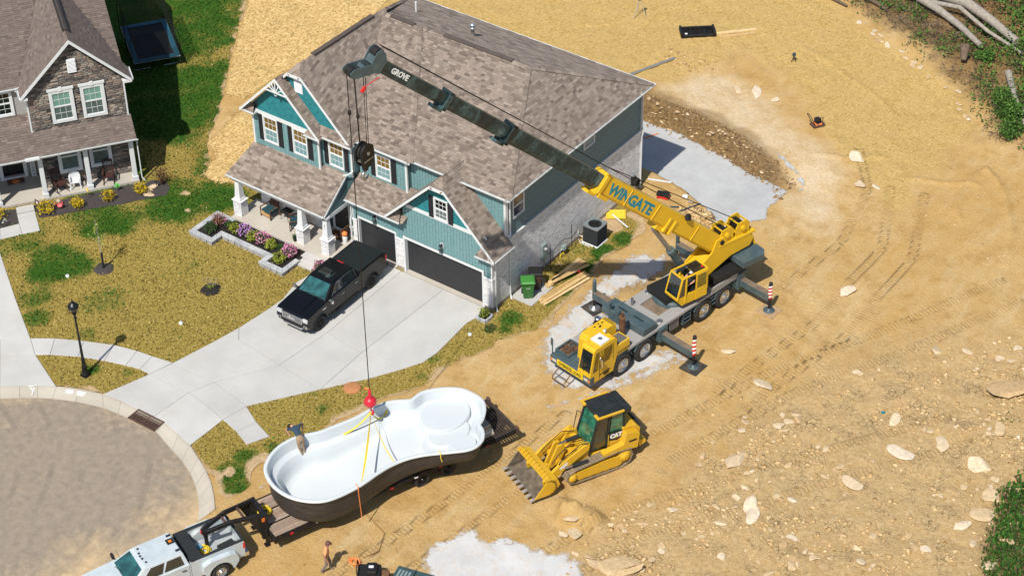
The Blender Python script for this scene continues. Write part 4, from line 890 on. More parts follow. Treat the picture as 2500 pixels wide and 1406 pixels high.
for x0, x1 in POST:
    c = holder('porch_post', H); xm = (x0+x1)/2
    k = MB(); k.box(x0-.05, x1+.05, -1.605, -.99, 1.24, 1.31); k.build('cap_stone', 'white_brick', c, bevel=.012, seg=1)
    k = MB(); k.box(xm-.22, xm+.22, -1.52, -1.08, 1.31, 1.42).tbox(1.42, 2.5, (xm-.185, xm+.185, -1.485, -1.115), (xm-.125, xm+.125, -1.42, -1.18)).box(xm-.16, xm+.16, -1.46, -1.14, 2.5, 2.6); k.build('column', 'trim', c, bevel=.008, seg=1)
k = MB(); k.box(-15.85, -9.4, -1.44, -1.16, 2.42, 2.64).box(-9.68, -9.42, -1.44, .62, 2.42, 2.64).box(-15.8, -15.56, -1.2, .15, 2.42, 2.64); k.build('beam', 'trim', H)
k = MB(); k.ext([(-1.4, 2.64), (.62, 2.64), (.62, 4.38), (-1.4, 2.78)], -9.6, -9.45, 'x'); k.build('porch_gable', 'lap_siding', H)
e = holder('front_door', H); e.matrix_basis = wallM(-10.15, .62, .34)
MB().box(-.6, -.48, 0, 2.25, 0, .07).box(.5, .6, 0, 2.25, 0, .07).box(-.48, .5, 2.12, 2.25, 0, .068).box(-.48, .5, 0, .12, 0, .06).build('frame', 'trim', e)
d = MB(); d.box(-.47, .49, .12, 2.12, 0, .03)
for a, c in ((-.38, -.03), (.05, .4)):
    for z0, z1 in ((.25, .95), (1.05, 1.95)): d.box(a, c, z0, z1, .028, .04)
d.build('door_leaf', 'shutter_black', e); MB().bar((.4, 1.1, .04), (.4, 1.1, .1), .03).build('handle', 'galvanised', e)
plain('numeral', (.18,.2,.2), .5)
k = MB(); yy = -1.5
for i, pts in enumerate(([(-.03, .06), (.03, .06), (-.01, -.06)], [(.03, .06), (-.03, .06), (-.03, 0), (.03, 0), (.03, -.06), (-.03, -.06)], [(-.03, .05), (.03, .06), (.03, 0), (-.02, 0), (-.03, -.06), (.03, -.06)])):
    for a, c in zip(pts, pts[1:]): k.bar((-9.525+a[0], yy+.045+i*.01, 2.12-i*.19+a[1]), (-9.525+c[0], yy+.045+i*.01, 2.12-i*.19+c[1]), .014, .02, (0,1,0))
k.build('house_number', 'numeral', H)
pieces_mat('ledge_stone', [(.075,.068,.066), (.13,.115,.105), (.21,.185,.16), (.05,.047,.048), (.30,.26,.215), (.10,.09,.085), (.38,.33,.27), (.085,.08,.08), (.25,.185,.15)], .9, 14, .9)
plain('stone_joint', (.045,.042,.042), .95); plain('grey_siding', (.33,.325,.31), .65); plain('entry_wall', (.36,.35,.32), .7)
NO = (-22.1, -2.2, 0); NA = radians(55)
N = thing('house', 'neighboring house with dark ledge stone gable, brown shingle roof and front porch', 'house', NO, NA)
ng_l = [(-5.36, 10.5, 6.14), (-5.36, .95, 6.14), (-2.46, .95, 9.02), (-2.46, 9.6, 9.02)]
ng_r = [(.44, .95, 6.14), (.44, 2.2, 6.14), (.2, 2.4, 6.37), (-2.46, 9.6, 9.02), (-2.46, .95, 9.02)]
nm = [(-16, 1.95, 6.2), (.22, 1.95, 6.2), (.22, 13.0, 10.29), (-16, 13.0, 10.29)]
nm_back = [(.22, 24, 6.2), (-16, 24, 6.2), (-16, 13, 10.29), (.22, 13, 10.29)]
npo = [(-16, .1, 2.96), (.16, .1, 2.96), (.16, 1.27, 3.79), (-5.06, 1.27, 3.79), (-5.06, 2.17, 4.43), (-16, 2.17, 4.43)]
rb = MB()
for f in (ng_l, ng_r, nm, nm_back, npo): deck(rb, f, .08)
nroof = rb.build('roof', 'roof_felt', N)
pieces_mat('shingle_b', [(.125,.098,.083), (.165,.13,.11), (.138,.108,.092), (.195,.155,.132), (.11,.086,.074), (.15,.118,.10)], .95, 22, .35)
sm = shingle_mats(npo, face_normal(npo), .145, (.22, .34)) + shingle_mats(ng_l, face_normal(ng_l), .145, (.22, .34)) + shingle_mats(ng_r, face_normal(ng_r), .145, (.22, .34))
def vis(M):
    p = M.translation; return -9 < p.x and p.y < 11 and not (abs(p.x+2.46) < 2.9-(p.y-1.95)*.37-.05 )
sm += [M for M in shingle_mats(nm, face_normal(nm), .145, (.22, .34)) if vis(M)]
sm = [M for M in sm if M.translation.x > -9.5]
pieces('shingle', sm, 'shingle', 'shingle_b', nroof, 300, 'shingle_field')
pieces('ridge_cap', cap_mats((-2.46, .95, 9.02), (-2.46, 9.4, 9.02), ng_l, ng_r), 'cap', 'shingle_b', nroof)
m = MB(); m.bar((-2.46, 2.0, 9.07), (-2.46, 9, 9.07), .3, .08); m.build('ridge_vent', 'vent_dark', nroof); pieces('ridge_cap', cap_mats((-2.46, 2.0, 9.09), (-2.46, 9, 9.09), ng_l, ng_r, .3), 'cap', 'shingle_b', nroof)
w = MB(); w.box(-5.05, .02, 1.31, 12, -.3, 6.3); w.box(-15, -5.0, 2.2, 22, 3, 6.2); w.box(-15, -5.0, 2.85, 22, -.3, 3.2); w.ext([(-5.05, 6.1), (.02, 6.1), (.02, 6.4), (-2.46, 8.85), (-5.05, 6.4)], 1.31, 3, 'y'); w.box(-.1, .02, 12, 22, -.3, 6.3)
w.build('wall', 'grey_siding', N)
stn = MB(); stn.box(-5.05, .02, 1.29, 1.31, 0, 6.2).ext([(-5.05, 6.2), (.02, 6.2), (-2.46, 8.6)], 1.29, 1.31, 'y')
stone = stn.build('stone_wall', 'stone_joint', N)
WIN = [(-3.92, -2.65, 4.1, 6.2), (-2.28, -1.02, 4.1, 6.2), (-4.02, -2.78, .95, 2.95), (-2.34, -1.15, .95, 2.95), (-2.74, -2.25, 6.93, 7.8)]
sts = []; z = .16; r = 0
while z < 8.7:
    if 2.95 < z < 3.55: z = 3.6
    big = random.random() < .35; h = random.choice((.16, .19)) if big else random.choice((.085, .1, .115)); x = -5.05-random.random()*.2
    x1 = .02
    if z > 6.1: hw = max(0, 8.62-z-h*.5); x = -2.46-hw; x1 = -2.46+hw
    while x < x1-.02:
        L = random.uniform(.24, .5) if random.random() < .7 else random.uniform(.14, .26); a = max(x, -5.05); b = min(x+L, x1)
        for (u0, u1, v0, v1) in WIN:
            if v0-h < z+h*.1 and z+h*.9 < v1+h and u0 < (a+b)/2 < u1 and v0 < z+h/2 < v1: a = b
        if b-a > .05:
            if h > .15 and random.random() < .5:
                for q in range(2): sts.append(wallM((a+b)/2, 1.29, z+h*(.25+.5*q)) @ S(b-a-.012, h/2-.012, random.uniform(.03, .06)))
            else: sts.append(wallM((a+b)/2, 1.29, z+h/2) @ S(b-a-.012, h-.014, random.uniform(.03, .075)))
        x += L
    z += h
pieces('stone', sts, 'stone', 'ledge_stone', stone, 300, 'stone_field', key=lambda M: (0 if M.translation.z > 3.6 else 5) - M.translation.z*.1)
gl = []; z = 4.4
while z < 6.2: gl.append(wallM(-10, 2.19, z) @ S(10, .13, .02)); z += .115
pieces('lap_board', gl, 'lap', 'grey_siding', holder('siding', N))
for a, b in (((-5.38, .95, 6.14), (-2.46, .95, 9.05)), ((-2.46, .95, 9.05), (.46, .95, 6.14))):
    r = MB(); rake(r, a, b, .2, .04); r.build('barge_board', 'trim', N)
for x0, x1 in ((-5.36, -5.0), (-.02, .44)): MB().box(x0, x1, .96, 1.32, 5.92, 6.06).build('eave_return', 'trim', N)
for ga, gb, go in (((.44, .95, 6.14), (.44, 2.2, 6.14), (1,0,0)), ((-5.36, 2.0, 6.14), (-5.36, .95, 6.14), (-1,0,0)), ((-16, 1.95, 6.2), (-5.4, 1.95, 6.2), (0,-1,0)), ((-16, .1, 2.96), (.18, .1, 2.96), (0,-1,0))):
    m = MB(); gutter(m, ga, gb, go); m.build('gutter', 'gutter_white', N)
MB().box(-5.55, -5.1, 1.9, 2.2, 6.0, 6.22).build('eave_return', 'trim', N); MB().box(-5.75, -5.0, -.06, .1, 2.88, 3.0).build('gutter_joint', 'trim', N)
for x in (-5.09, .02): MB().box(x-.03, x+.05, 1.24, 1.34, 3.75, 6.0).build('trim_board', 'trim', N)
downspout('downspout', N, [(.5, 2.0, 6.05), (.12, 1.9, 5.8), (.12, 1.9, 3.9)]); downspout('downspout', N, [(.2, .05, 2.9), (.17, .35, 2.7), (.17, .35, .3), (.3, .3, .1)])
for x0, x1, z0, z1 in WIN[:2]: window(N, wallM((x0+x1)/2, 1.215, z0), x1-x0, z1-z0-.14, 'pane_green', 'pane_grey', .17, head=.14)
for x0, x1, z0, z1 in WIN[2:4]: window(N, wallM((x0+x1)/2, 1.215, z0), x1-x0, z1-z0, 'pane_grey', 'pane_grey', .17, muntin=False)
window(N, wallM(-6.35, 2.13, 4.5), 1.25, 1.55, 'pane_dark', 'pane_dark', .14, cols=3)
lv = holder('gable_vent', N); lv.matrix_basis = wallM(-2.49, 1.24, 6.95); MB().box(-.24, .24, 0, .84, 0, .03).build('frame', 'trim', lv)
for k in range(10): m = MB(); m.cbox((0, .07+k*.078, .04), (.42, .072, .012), RX(radians(-35))); m.build('slat', 'trim', lv)
p = MB(); p.box(-16, 0, .33, 3, -.2, .15).box(-16, .02, .29, 3, .02, .155); p.build('porch_floor', 'porch_concrete', N)
for x in (-7.45, -5.0, -2.6, -.16):
    c = MB(); c.box(x-.16, x+.16, .33, .65, .155, .42).box(x-.12, x+.12, .37, .61, .42, 2.85); c.build('porch_post', 'trim', N, bevel=.01, seg=1)
MB().box(-16, .02, .38, .6, 2.7, 2.9).build('beam', 'trim', N)
w = MB(); w.box(-12, -5.0, 2.84, 2.86, .15, 3); w.build('wall', 'entry_wall', N)
e = holder('front_door', N); e.matrix_basis = wallM(-6.36, 2.83, .155)
MB().box(-.75, -.55, 0, 2.3, 0, .09).box(.55, .75, 0, 2.3, 0, .09).box(-.55, .55, 2.1, 2.3, 0, .088).box(-.55, .55, 0, .12, 0, .085).build('frame', 'trim', e)
MB().box(-.55, .55, .12, 2.1, 0, .03).build('door_leaf', 'pane_dark', e); MB().box(-.5, .5, .14, .22, .03, .06).build('kick_plate', 'galvanised', e)
def leaf_mat(name, cols, rough=.7):
    t = NT(name); r = t.attr('rnd'); c = t.ramp(r, [(i/max(len(cols)-1, 1), k) for i, k in enumerate(cols)]); t.set(c, rough, spec=.25)
    t.b.inputs['Subsurface Weight'].default_value = 0
leaf_mat('leaf_yellowgreen', [(.10,.15,.012), (.24,.28,.025), (.36,.38,.05), (.16,.22,.02)]); leaf_mat('leaf_dark', [(.012,.035,.008), (.03,.075,.015), (.05,.11,.02)]); leaf_mat('leaf_red', [(.10,.05,.025), (.22,.09,.06), (.32,.14,.10), (.10,.12,.03)])
leaf_mat('leaf_gold', [(.20,.15,.005), (.48,.34,.01), (.62,.44,.02), (.26,.22,.015)]); leaf_mat('blossom_purple', [(.34,.14,.42), (.52,.25,.60), (.62,.36,.68)]); leaf_mat('blossom_pink', [(.48,.12,.30), (.66,.26,.42), (.75,.42,.50)])
leaf_mat('leaf_maroon', [(.035,.012,.012), (.07,.02,.018), (.11,.035,.03)]); leaf_mat('leaf_wood', [(.018,.05,.008), (.045,.11,.015), (.08,.17,.03), (.12,.22,.04)]); leaf_mat('leaf_spring', [(.16,.20,.03), (.28,.32,.06), (.36,.38,.09)])
leaf_mat('grass_green', [(.012,.05,.006), (.035,.11,.012), (.07,.17,.025)]); leaf_mat('grass_tan', [(.10,.075,.018), (.28,.21,.06), (.50,.39,.15), (.08,.085,.02), (.38,.29,.09)]); leaf_mat('twig_grey', [(.10,.075,.055), (.18,.14,.105), (.26,.21,.17)]); leaf_mat('twig_dark', [(.035,.024,.016), (.075,.052,.035), (.13,.095,.065)]); leaf_mat('straw_fibre', [(.34,.21,.06), (.56,.39,.15), (.74,.56,.27)]); leaf_mat('mulch_chip', [(.008,.006,.005), (.02,.014,.012), (.04,.028,.022)])
plain('mulch', (.016,.013,.012), .95, var=.5, scale=14, bump=.8); plain('mulch_grey', (.05,.042,.04), .95, var=.5, scale=14, bump=.8)
plain('stem_brown', (.09,.06,.04), .9, var=.3, scale=9); plain('bark_pale', (.34,.31,.25), .85, var=.3, scale=9)
def scatter(name, m, parent, pts, size, flat=0., asp=1.6, kind=None, up=None):
    """many small leaf faces, each turned its own way"""
    n = len(pts); P_ = np.array(pts, float); A = RS.normal(size=(n, 3)); A[:, 2] *= (1-flat); A /= np.linalg.norm(A, axis=1)[:, None]+1e-9
    B = RS.normal(size=(n, 3)); 
    if up is not None: A = A*.4+np.array(up); A /= np.linalg.norm(A, axis=1)[:, None]
    B -= (A*B).sum(1)[:, None]*A; B /= np.linalg.norm(B, axis=1)[:, None]+1e-9
    s = size*RS.uniform(.6, 1.4, n)[:, None]; Cc = np.cross(A, B)*s*.12
    V = np.stack([P_-A*s*asp*.5, P_-B*s*.5+Cc, P_+A*s*asp*.5, P_+B*s*.5+Cc], 1).reshape(-1, 3)
    F = np.arange(4*n).reshape(-1, 4)
    me = bpy.data.meshes.new(name); me.from_pydata(V.tolist(), [], F.tolist()); me.update()
    a = me.attributes.new('rnd', 'FLOAT', 'FACE'); a.data.foreach_set('value', RS.rand(n).astype(np.float32))
    me.materials.append(MAT[m]); o = bpy.data.objects.new(name, me); COL.objects.link(o); o.parent = parent
    if kind: o['kind'] = kind
    return o
def ball_pts(n, c, r, zs=.8, shell=.45, lump=.25):
    d = RS.normal(size=(n, 3)); d /= np.linalg.norm(d, axis=1)[:, None]; rr = (shell+(1-shell)*RS.rand(n)**.5)
    k = 1+lump*np.sin(d[:, 0]*5+c[0]*9)*np.cos(d[:, 1]*6+c[1]*7)+lump*.5*np.sin(d[:, 2]*9)
    q = d*(rr*k)[:, None]*r; q[:, 2] = q[:, 2]*zs; return q+np.array(c)
def shrub(name, label, x, y, z, r, m, cat='shrub', group=None, n=330, flower=None, zs=.85, size=.055, nf=90):
    t = thing(name, label, cat, (x, y, z), random.random()*6, group)
    b = MB()
    for k in range(5): a = k*1.3; b.tube([(0,0,-.02), (r*.3*cos(a), r*.3*sin(a), r*.5), (r*.6*cos(a), r*.6*sin(a), r*1.0)], [.014, .01, .005], 5)
    b.build('stem', 'stem_brown', t)
    pts = ball_pts(n, (0, 0, r*zs*.95), r, zs); pts = pts[pts[:, 2] > .02]
    scatter('foliage', m, t, pts, size)
    if flower:
        q = ball_pts(nf*2, (0, 0, r*zs*1.0), r*1.06, zs, .9); scatter('blossom', flower, t, q[q[:, 2] > r*.35], size*1.25, .3, 1.0)
    return t
zb = .3
shrub('rose_bush', 'reddish brown azalea in the far left corner of the stone planting bed', -15.99, -2.57, zb-.05, .36, 'leaf_red', flower='blossom_pink', nf=25)
shrub('green_shrub', 'dull olive shrub in the left end of the stone planting bed', -15.85, -3.35, zb-.05, .34, 'leaf_dark', n=260)
for x, lab in ((-14.81, 'yellow-green shrub between the bed corner and the purple flowers'), (-13.62, 'yellow-green shrub between purple and pink flowers by the porch'), (-12.31, 'yellow-green shrub right of the pink flowers along the porch')): shrub('green_shrub', lab, x, -2.6, zb-.08, .33, 'leaf_yellowgreen')
shrub('green_shrub', 'lone yellow-green shrub in the right end of the planting bed near the steps', -11.2, -3.25, zb-.08, .36, 'leaf_yellowgreen')
for x, lab in ((-15.36, 'small dark green shrub against the left end of the porch'), (-11.75, 'small dark green shrub beside the right-hand pink flowers')): shrub('green_shrub', lab, x, -2.45, zb-.08, .22, 'leaf_dark', n=160)
shrub('flower_bush', 'purple flowering bush in the bed in front of the porch', -14.2, -2.49, zb-.08, .33, 'leaf_dark', flower='blossom_purple', nf=210)
shrub('flower_bush', 'pink and white flowering bush in the middle of the porch bed', -13.0, -2.47, zb-.08, .35, 'leaf_dark', flower='blossom_pink', nf=210)
shrub('flower_bush', 'magenta flowering bush at the right end of the porch bed', -11.1, -2.52, zb-.08, .36, 'leaf_dark', flower='blossom_pink', nf=240)
shrub('flower_bush', 'pink flowering bush beside the porch steps behind the black pickup', -9.1, -2.5, .1, .33, 'leaf_dark', flower='blossom_pink', nf=200)
shrub('green_shrub', 'round olive shrub in the white planter at the garage corner', -.02, -.68, .2, .3, 'leaf_yellowgreen', n=260, zs=.7)
shrub('grass_clump', 'dark wiry ground shrub beside the white garage planter', .75, -1.25, .0, .36, 'leaf_dark', n=200, zs=.35)
for x, y, m, lab, r in ((-21.61, -2.7, 'leaf_gold', 'golden shrub at the right end of the neighbor porch bed', .38), (-22.5, -4.2, 'leaf_gold', 'golden shrub in the middle of the neighbor porch bed', .4), (-23.42, -5.6, 'leaf_gold', 'golden shrub left of the yellow pinwheel in the neighbor bed', .36), (-24.4, -6.95, 'leaf_gold', 'bright yellow forsythia beside the neighbor path', .48), (-26.1, -8.9, 'leaf_gold', 'yellow forsythia with white flowers left of the neighbor path', .55)):
    shrub('golden_shrub', lab, x, y, .06, r, m, n=360, size=.06, zs=.75)
q = thing('white_flowers', 'white daffodils in front of the yellow forsythia', 'flowers', (-25.6, -9.1, .05)); leaf_mat('white_petal', [(.7,.7,.68), (.8,.8,.76)])
b = MB(); pts = [(random.uniform(-.35, .35), random.uniform(-.2, .2), random.uniform(.3, .42)) for _ in range(16)]
for p in pts: b.tube([(p[0], p[1], 0), p], .008, 4)
b.build('stem', 'leaf_dark', q); scatter('blossom', 'white_petal', q, [tuple(np.array(p)+RS.normal(size=3)*.03) for p in pts for _ in range(4)], .08, .5, 1)
t = thing('maroon_shrub', 'upright maroon barberry at the corner of the neighbor porch', 'shrub', (-21.2, -1.45, .03)); b = MB()
for k in range(26):
    a = random.random()*6.28; rr = random.uniform(.1, .42); b.tube([(0,0,0), (rr*.5*cos(a), rr*.5*sin(a), .4), (rr*cos(a), rr*sin(a), random.uniform(.75, 1.15))], [.012, .008, .004], 4)
b.build('stem', 'stem_brown', t); scatter('foliage', 'leaf_maroon', t, [(rr*cos(a), rr*sin(a), z) for a, rr, z in [(random.random()*6.28, random.uniform(0, .45)*(0.4+z), z) for z in [random.uniform(.15, 1.1) for _ in range(360)]]], .05)
def bed(name, poly, off, m, kind='structure', chips=0):
    o = patch(name, m, poly, off, .25, .06, label=None, kind=kind)
    return o
bed('mulch_bed', P['nbed'], .03, 'mulch_grey'); bed('mulch_bed', P['nbed2'], .03, 'mulch_grey')
def ring(cx, cy, rx, ry, rot, n=20): return [(cx+rx*cos(2*pi*i/n)*cos(rot)-ry*sin(2*pi*i/n)*sin(rot), cy+rx*cos(2*pi*i/n)*sin(rot)+ry*sin(2*pi*i/n)*cos(rot)) for i in range(n)]
def mulch_mound(x, y, r, h, m, label):
    b = MB(); n = 22; rings = []
    for i, (k, z) in enumerate(((1.06, -.03), (1.0, .02), (.8, h*.6), (.45, h), (.12, h*.9))): rings.append([(x+r*k*(1+.06*sin(a*5+i)+random.uniform(-.03, .03))*cos(a), y+r*k*(1+.06*sin(a*5+i))*sin(a), z+random.uniform(-.012, .012)) for a in [2*pi*j/n for j in range(n)]])
    b.loft(rings, True, True, True); o = b.build('mulch_mound', m); tag(o, label, 'mulch'); return o
mulch_mound(-18.35, -8.7, .52, .09, 'mulch_grey', 'grey mulch ring around the thin sapling'); mulch_mound(-12.68, -6.8, .52, .12, 'mulch', 'black mulch mound under the bare twiggy shrub in the lawn')
t = thing('sapling', 'thin young tree with sparse yellow-green leaves and black trunk guard', 'tree', (-18.38, -8.68, .05)); b = MB()
b.tube([(0,0,0), (.03,0,.9), (-.02,.02,1.7), (-.09,.04,2.5), (-.12,.05,3.0)], [.035,.03,.024,.015,.006], 8); tips = []
for k in range(16):
    z = random.uniform(1.25, 2.7); a = random.random()*6.28; L = random.uniform(.25, .62)*(1.1-(z-1.2)/2.4); x0 = -.05*(z/2.5); e = (x0+L*cos(a), L*sin(a), z+L*.9); b.tube([(x0,0,z), ((x0+e[0])/2, e[1]/2, z+L*.35), e], [.009,.006,.003], 4); tips += [tuple(np.array((x0,0,z))*(1-f)+np.array(e)*f+RS.normal(size=3)*.05) for f in RS.rand(16)*.8+.25]
b.build('trunk', 'bark_pale', t); scatter('crown', 'leaf_spring', t, tips, .045)
g_ = MB(); g_.tube([(0,0,.02), (.03,0,.9), (.02,.0,1.0)], [.055,.055,.05], 10); g_.build('trunk_guard', 'shutter_black', t)
t = thing('bare_shrub', 'leafless twiggy shrub in a black mulch mound on the front lawn', 'shrub', (-12.68, -6.8, .1)); b = MB(); tp = []
for k in range(18):
    a = random.random()*6.28; r_ = random.uniform(.15, .5); h_ = random.uniform(.35, .75); b.tube([(0,0,0), (r_*.45*cos(a), r_*.45*sin(a), h_*.5), (r_*cos(a), r_*sin(a), h_)], [.012,.008,.004], 4); tp.append((r_*.5*cos(a), r_*.5*sin(a), h_*.4))
b.build('stem', 'bark_pale', t); scatter('foliage', 'leaf_yellowgreen', t, [tuple(np.array(p)*random.uniform(.3, .9)+RS.normal(size=3)*.05) for p in tp for _ in range(7)], .05)
pieces_mat('cap_stone', [(.33,.345,.36), (.40,.415,.43), (.36,.37,.385), (.43,.44,.445)], .85, 8, .25)
plain('bed_wall_stone', (.34,.33,.31), .9, var=.25, scale=6)
t = thing('planting_bed', 'low grey block planting bed with dark mulch in front of the porch', 'planting bed', (-13.6, -3, 0))
BED = [(-16.82, -1.80), (-16.82, -4.04), (-15.12, -4.04), (-15.12, -3.32), (-12.05, -3.32), (-12.05, -3.93), (-10.36, -3.93), (-10.36, -2.60)]
ins = [(-16.5, -2.1), (-16.5, -3.74), (-15.42, -3.74), (-15.42, -3.0), (-11.74, -3.0), (-11.74, -3.62), (-10.66, -3.62), (-10.66, -2.6)]
off = Vector((13.6, 3, 0))
b = MB(T(*off)); b.prism([(-16.6, -1.85), (-16.6, -3.9), (-15.3, -3.9), (-15.3, -3.15), (-11.9, -3.15), (-11.9, -3.8), (-10.5, -3.8), (-10.5, -1.8)], .0, .215); b.build('mulch', 'mulch', t)
def run(a, b_, c, d):   # a quad strip outer a->b, inner c->d cut in blocks
    L = hypot(b_[0]-a[0], b_[1]-a[1]); n = max(1, round(L/.42))
    for i in range(n):
        f0, f1 = i/n, (i+1)/n; P4 = [tuple(np.array(a)*(1-f)+np.array(b_)*f) for f in (f0, f1)] + [tuple(np.array(c)*(1-f)+np.array(d)*f) for f in (f1, f0)]
        P4 = offset_poly(P4, .004); m = MB(T(*off)); z1 = .285+random.uniform(-.003, .003); m.prism(P4, .215, z1); m.build('cap_block', 'cap_stone', t, bevel=.008, seg=1)
        q = offset_poly(P4, .02); m = MB(T(*off)); m.prism(q, -.05, .213); m.build('wall_block', 'bed_wall_stone', t, bevel=.01, seg=1)
for i in range(len(BED)-1): run(BED[i], BED[i+1], ins[i], ins[i+1])
run((-16.82, -1.80), (-15.5, -1.80), (-16.5, -2.1), (-15.5, -2.1))
o = scatter('mulch_chips', 'mulch_chip', t, [(random.uniform(-16.5, -10.6)+13.6, random.uniform(-3.0, -1.85)+3, .225) for _ in range(1500)]+[(random.uniform(-16.5, -15.4)+13.6, random.uniform(-3.7, -2)+3, .225) for _ in range(400)]+[(random.uniform(-11.7, -10.6)+13.6, random.uniform(-3.6, -2)+3, .225) for _ in range(400)], .05, .8, 1.4, 'stuff')
t = thing('planter_box', 'small white stone planter at the front corner of the garage', 'planter', (-.02, -.66, 0)); w_ = .29
for x0, x1, y0, y1 in ((-w_, w_, -w_-.05, -w_+.05), (-w_, w_, w_-.05, w_+.05), (-w_-.05, -w_+.05, -w_+.05, w_-.05), (w_-.05, w_+.05, -w_+.05, w_-.05)): MB().box(x0, x1, y0, y1, 0, .2).build('edge_stone', 'cap_stone', t, bevel=.01, seg=1)
MB().box(-w_+.05, w_-.05, -w_+.05, w_-.05, 0, .15).build('mulch', 'mulch', t)
plain('lamp_black', (.010,.010,.012), .35, .2, .2, 4); 
t = thing('street_lamp', 'black cast-iron street lamp on the grass strip by the kerb', 'street lamp', (-13.0, -15.2, .03))
b = MB(); b.box(-.2, .2, -.2, .2, -.05, .03); b.lathe([(.19,.03), (.19,.1), (.15,.14), (.13,.5), (.14,.54), (.1,.6), (.085,.95), (.1,.99), (.07,1.05)], 12); b.build('base', 'lamp_black', t)
b = MB(); b.lathe([(.07,1.05), (.055,2.2), (.048,3.45), (.08,3.47), (.08,3.52), (.05,3.56)], 12); b.build('post', 'lamp_black', t)
b = MB(); b.lathe([(.05,3.56), (.06,3.66), (.1,3.72), (.05,3.76), (.12,3.82), (.09,3.85)], 12)
for k in range(4): a = k*pi/2; b.tube([(.1*cos(a), .1*sin(a), 3.82), (.24*cos(a), .24*sin(a), 3.95), (.26*cos(a), .26*sin(a), 4.12)], .016, 6)
b.build('yoke', 'lamp_black', t)
b = MB(); b.lathe([(.1,3.86), (.2,3.98), (.235,4.12), (.235,4.16)], 14); b.build('globe', 'pane_dark', t)
b = MB(); b.lathe([(.27,4.16), (.27,4.2), (.2,4.3), (.1,4.38), (.06,4.42), (.075,4.46), (.03,4.5), (.012,4.62)], 14); b.build('cap', 'lamp_black', t)
for x, y, lab in ((-19.4, -10.23, 'white cleanout cap in the lawn left of the sapling'), (-12.0, -9.68, 'white cleanout cap in the dark grass patch of the front lawn'), (.18, -2.13, 'white cleanout cap in the grass right of the driveway')):
    t = thing('cleanout_cap', lab, 'pipe cap', (x, y, .02)); b = MB(); b.lathe([(.1,-.02), (.1,.07), (.085,.09), (.001,.1)], 14); b.build('cap', 'trim', t); b = MB(); b.box(-.03, .03, -.03, .03, .09, .13); b.build('plug', 'trim', t)
def grass_field():
    n = 90000; x = RS.uniform(-34, 3, n); y = RS.uniform(-18, 22, n); d = sdist(LAWN, x, y); ok = (d > .05)
    for pol in (dw_out, sw_out, P['bed'], [(-23.8, -10.8), (-20.2, -13.05), (-17.2, -14.8), (-13.5, -16.6), (-18, -20), (-30, -14)], P['nwalk'], [(-15.9, -1.9), (.05, -.1), (.05, 13.3), (-15.9, 13.3)], P['nbed'], P['nbed2']): ok &= sdist(pol, x, y) < -.02
    ok &= bare(x, y) < .55
    dx, dy = x+22.1, y+2.2; lx = dx*cos(NA)+dy*sin(NA); ly = -dx*sin(NA)+dy*cos(NA); ok &= ~((lx < .1) & (ly > .3))
    for q in ('straw_a', 'straw_b', 'straw_c'): ok &= sdist(P[q], x, y) < .1
    x, y = x[ok], y[ok]; g = green(x, y)+RS.uniform(-.35, .35, len(x)); z = height(x, y)+.03
    for nm, m, k, s in (('green_blades', 'grass_green', g > .5, .085), ('dry_blades', 'grass_tan', g <= .5, .075)):
        o = scatter(nm, m, None, np.stack([x[k], y[k], z[k]], 1), s, .2, 1.7, 'stuff', up=(0, 0, .8)); tag(o, 'tufts of %s grass blades across the lawns' % ('green' if 'green' in m else 'dry tan'), 'grass')
grass_field()
plain('crane_yellow', (.66,.40,.012), .42, var=.08, scale=1.2, grime=.22, grime_c=(.42,.25,.02), coat=.15); plain('crane_slate', (.055,.088,.098), .5, var=.2, scale=2, grime=.3, grime_c=(.17,.16,.14))
plain('deck_grey', (.33,.32,.305), .75, .1, .15, 1.6, .55, (.20,.165,.13), .2); plain('deck_brown', (.17,.125,.085), .9, var=.35, scale=2.5); plain('tyre', (.018,.018,.018), .85, var=.3, scale=6, grime=.35, grime_c=(.10,.08,.06), bump=.2)
plain('rim_chrome', (.55,.55,.54), .25, .85, .15, 8, .2, (.2,.15,.1)); plain('rim_black', (.012,.012,.013), .35, .5); plain('chrome', (.75,.75,.76), .12, 1.); plain('steel', (.34,.35,.36), .4, .8, .15, 5, .3, (.16,.13,.1))
plain('rubber', (.012,.012,.012), .8); plain('red_lens', (.55,.01,.012), .2, coat=.5); plain('amber_lens', (.75,.20,.02), .2, coat=.5); plain('headlight_lens', (.62,.63,.62), .12, .3, coat=.6); plain('stripe_red', (.55,.02,.015), .5); plain('stripe_white', (.78,.78,.76), .5); plain('sign_yellow', (.80,.56,.01), .55); plain('ink_black', (.008,.008,.008), .7)
plain('rust_brown', (.14,.07,.035), .85, .2, .4, 6, .5, (.25,.14,.07), .3); plain('rope_black', (.012,.011,.010), .6, .3); plain('teal_letter', (.008,.20,.27), .5); plain('white_letter', (.72,.74,.74), .6, var=.15, scale=8); plain('plywood', (.38,.25,.13), .85, var=.3, scale=5, grime=.3); plain('mat_black', (.03,.028,.027), .85, var=.3, scale=4, grime=.5)
def glass_mat(name, c, rough=.03): 
    t = NT(name); n = t.noise(t.coord('Object'), 3, 3, .5); t.set(t.mix(t.ramp(n, [(.4, 0.), (.65, 1.)]), c, tuple(k*2.2 for k in c)), rough, spec=.9, coat=.6)
glass_mat('glass_dark', (.006,.010,.011)); glass_mat('glass_teal', (.012,.055,.055)); glass_mat('glass_green', (.02,.10,.06))
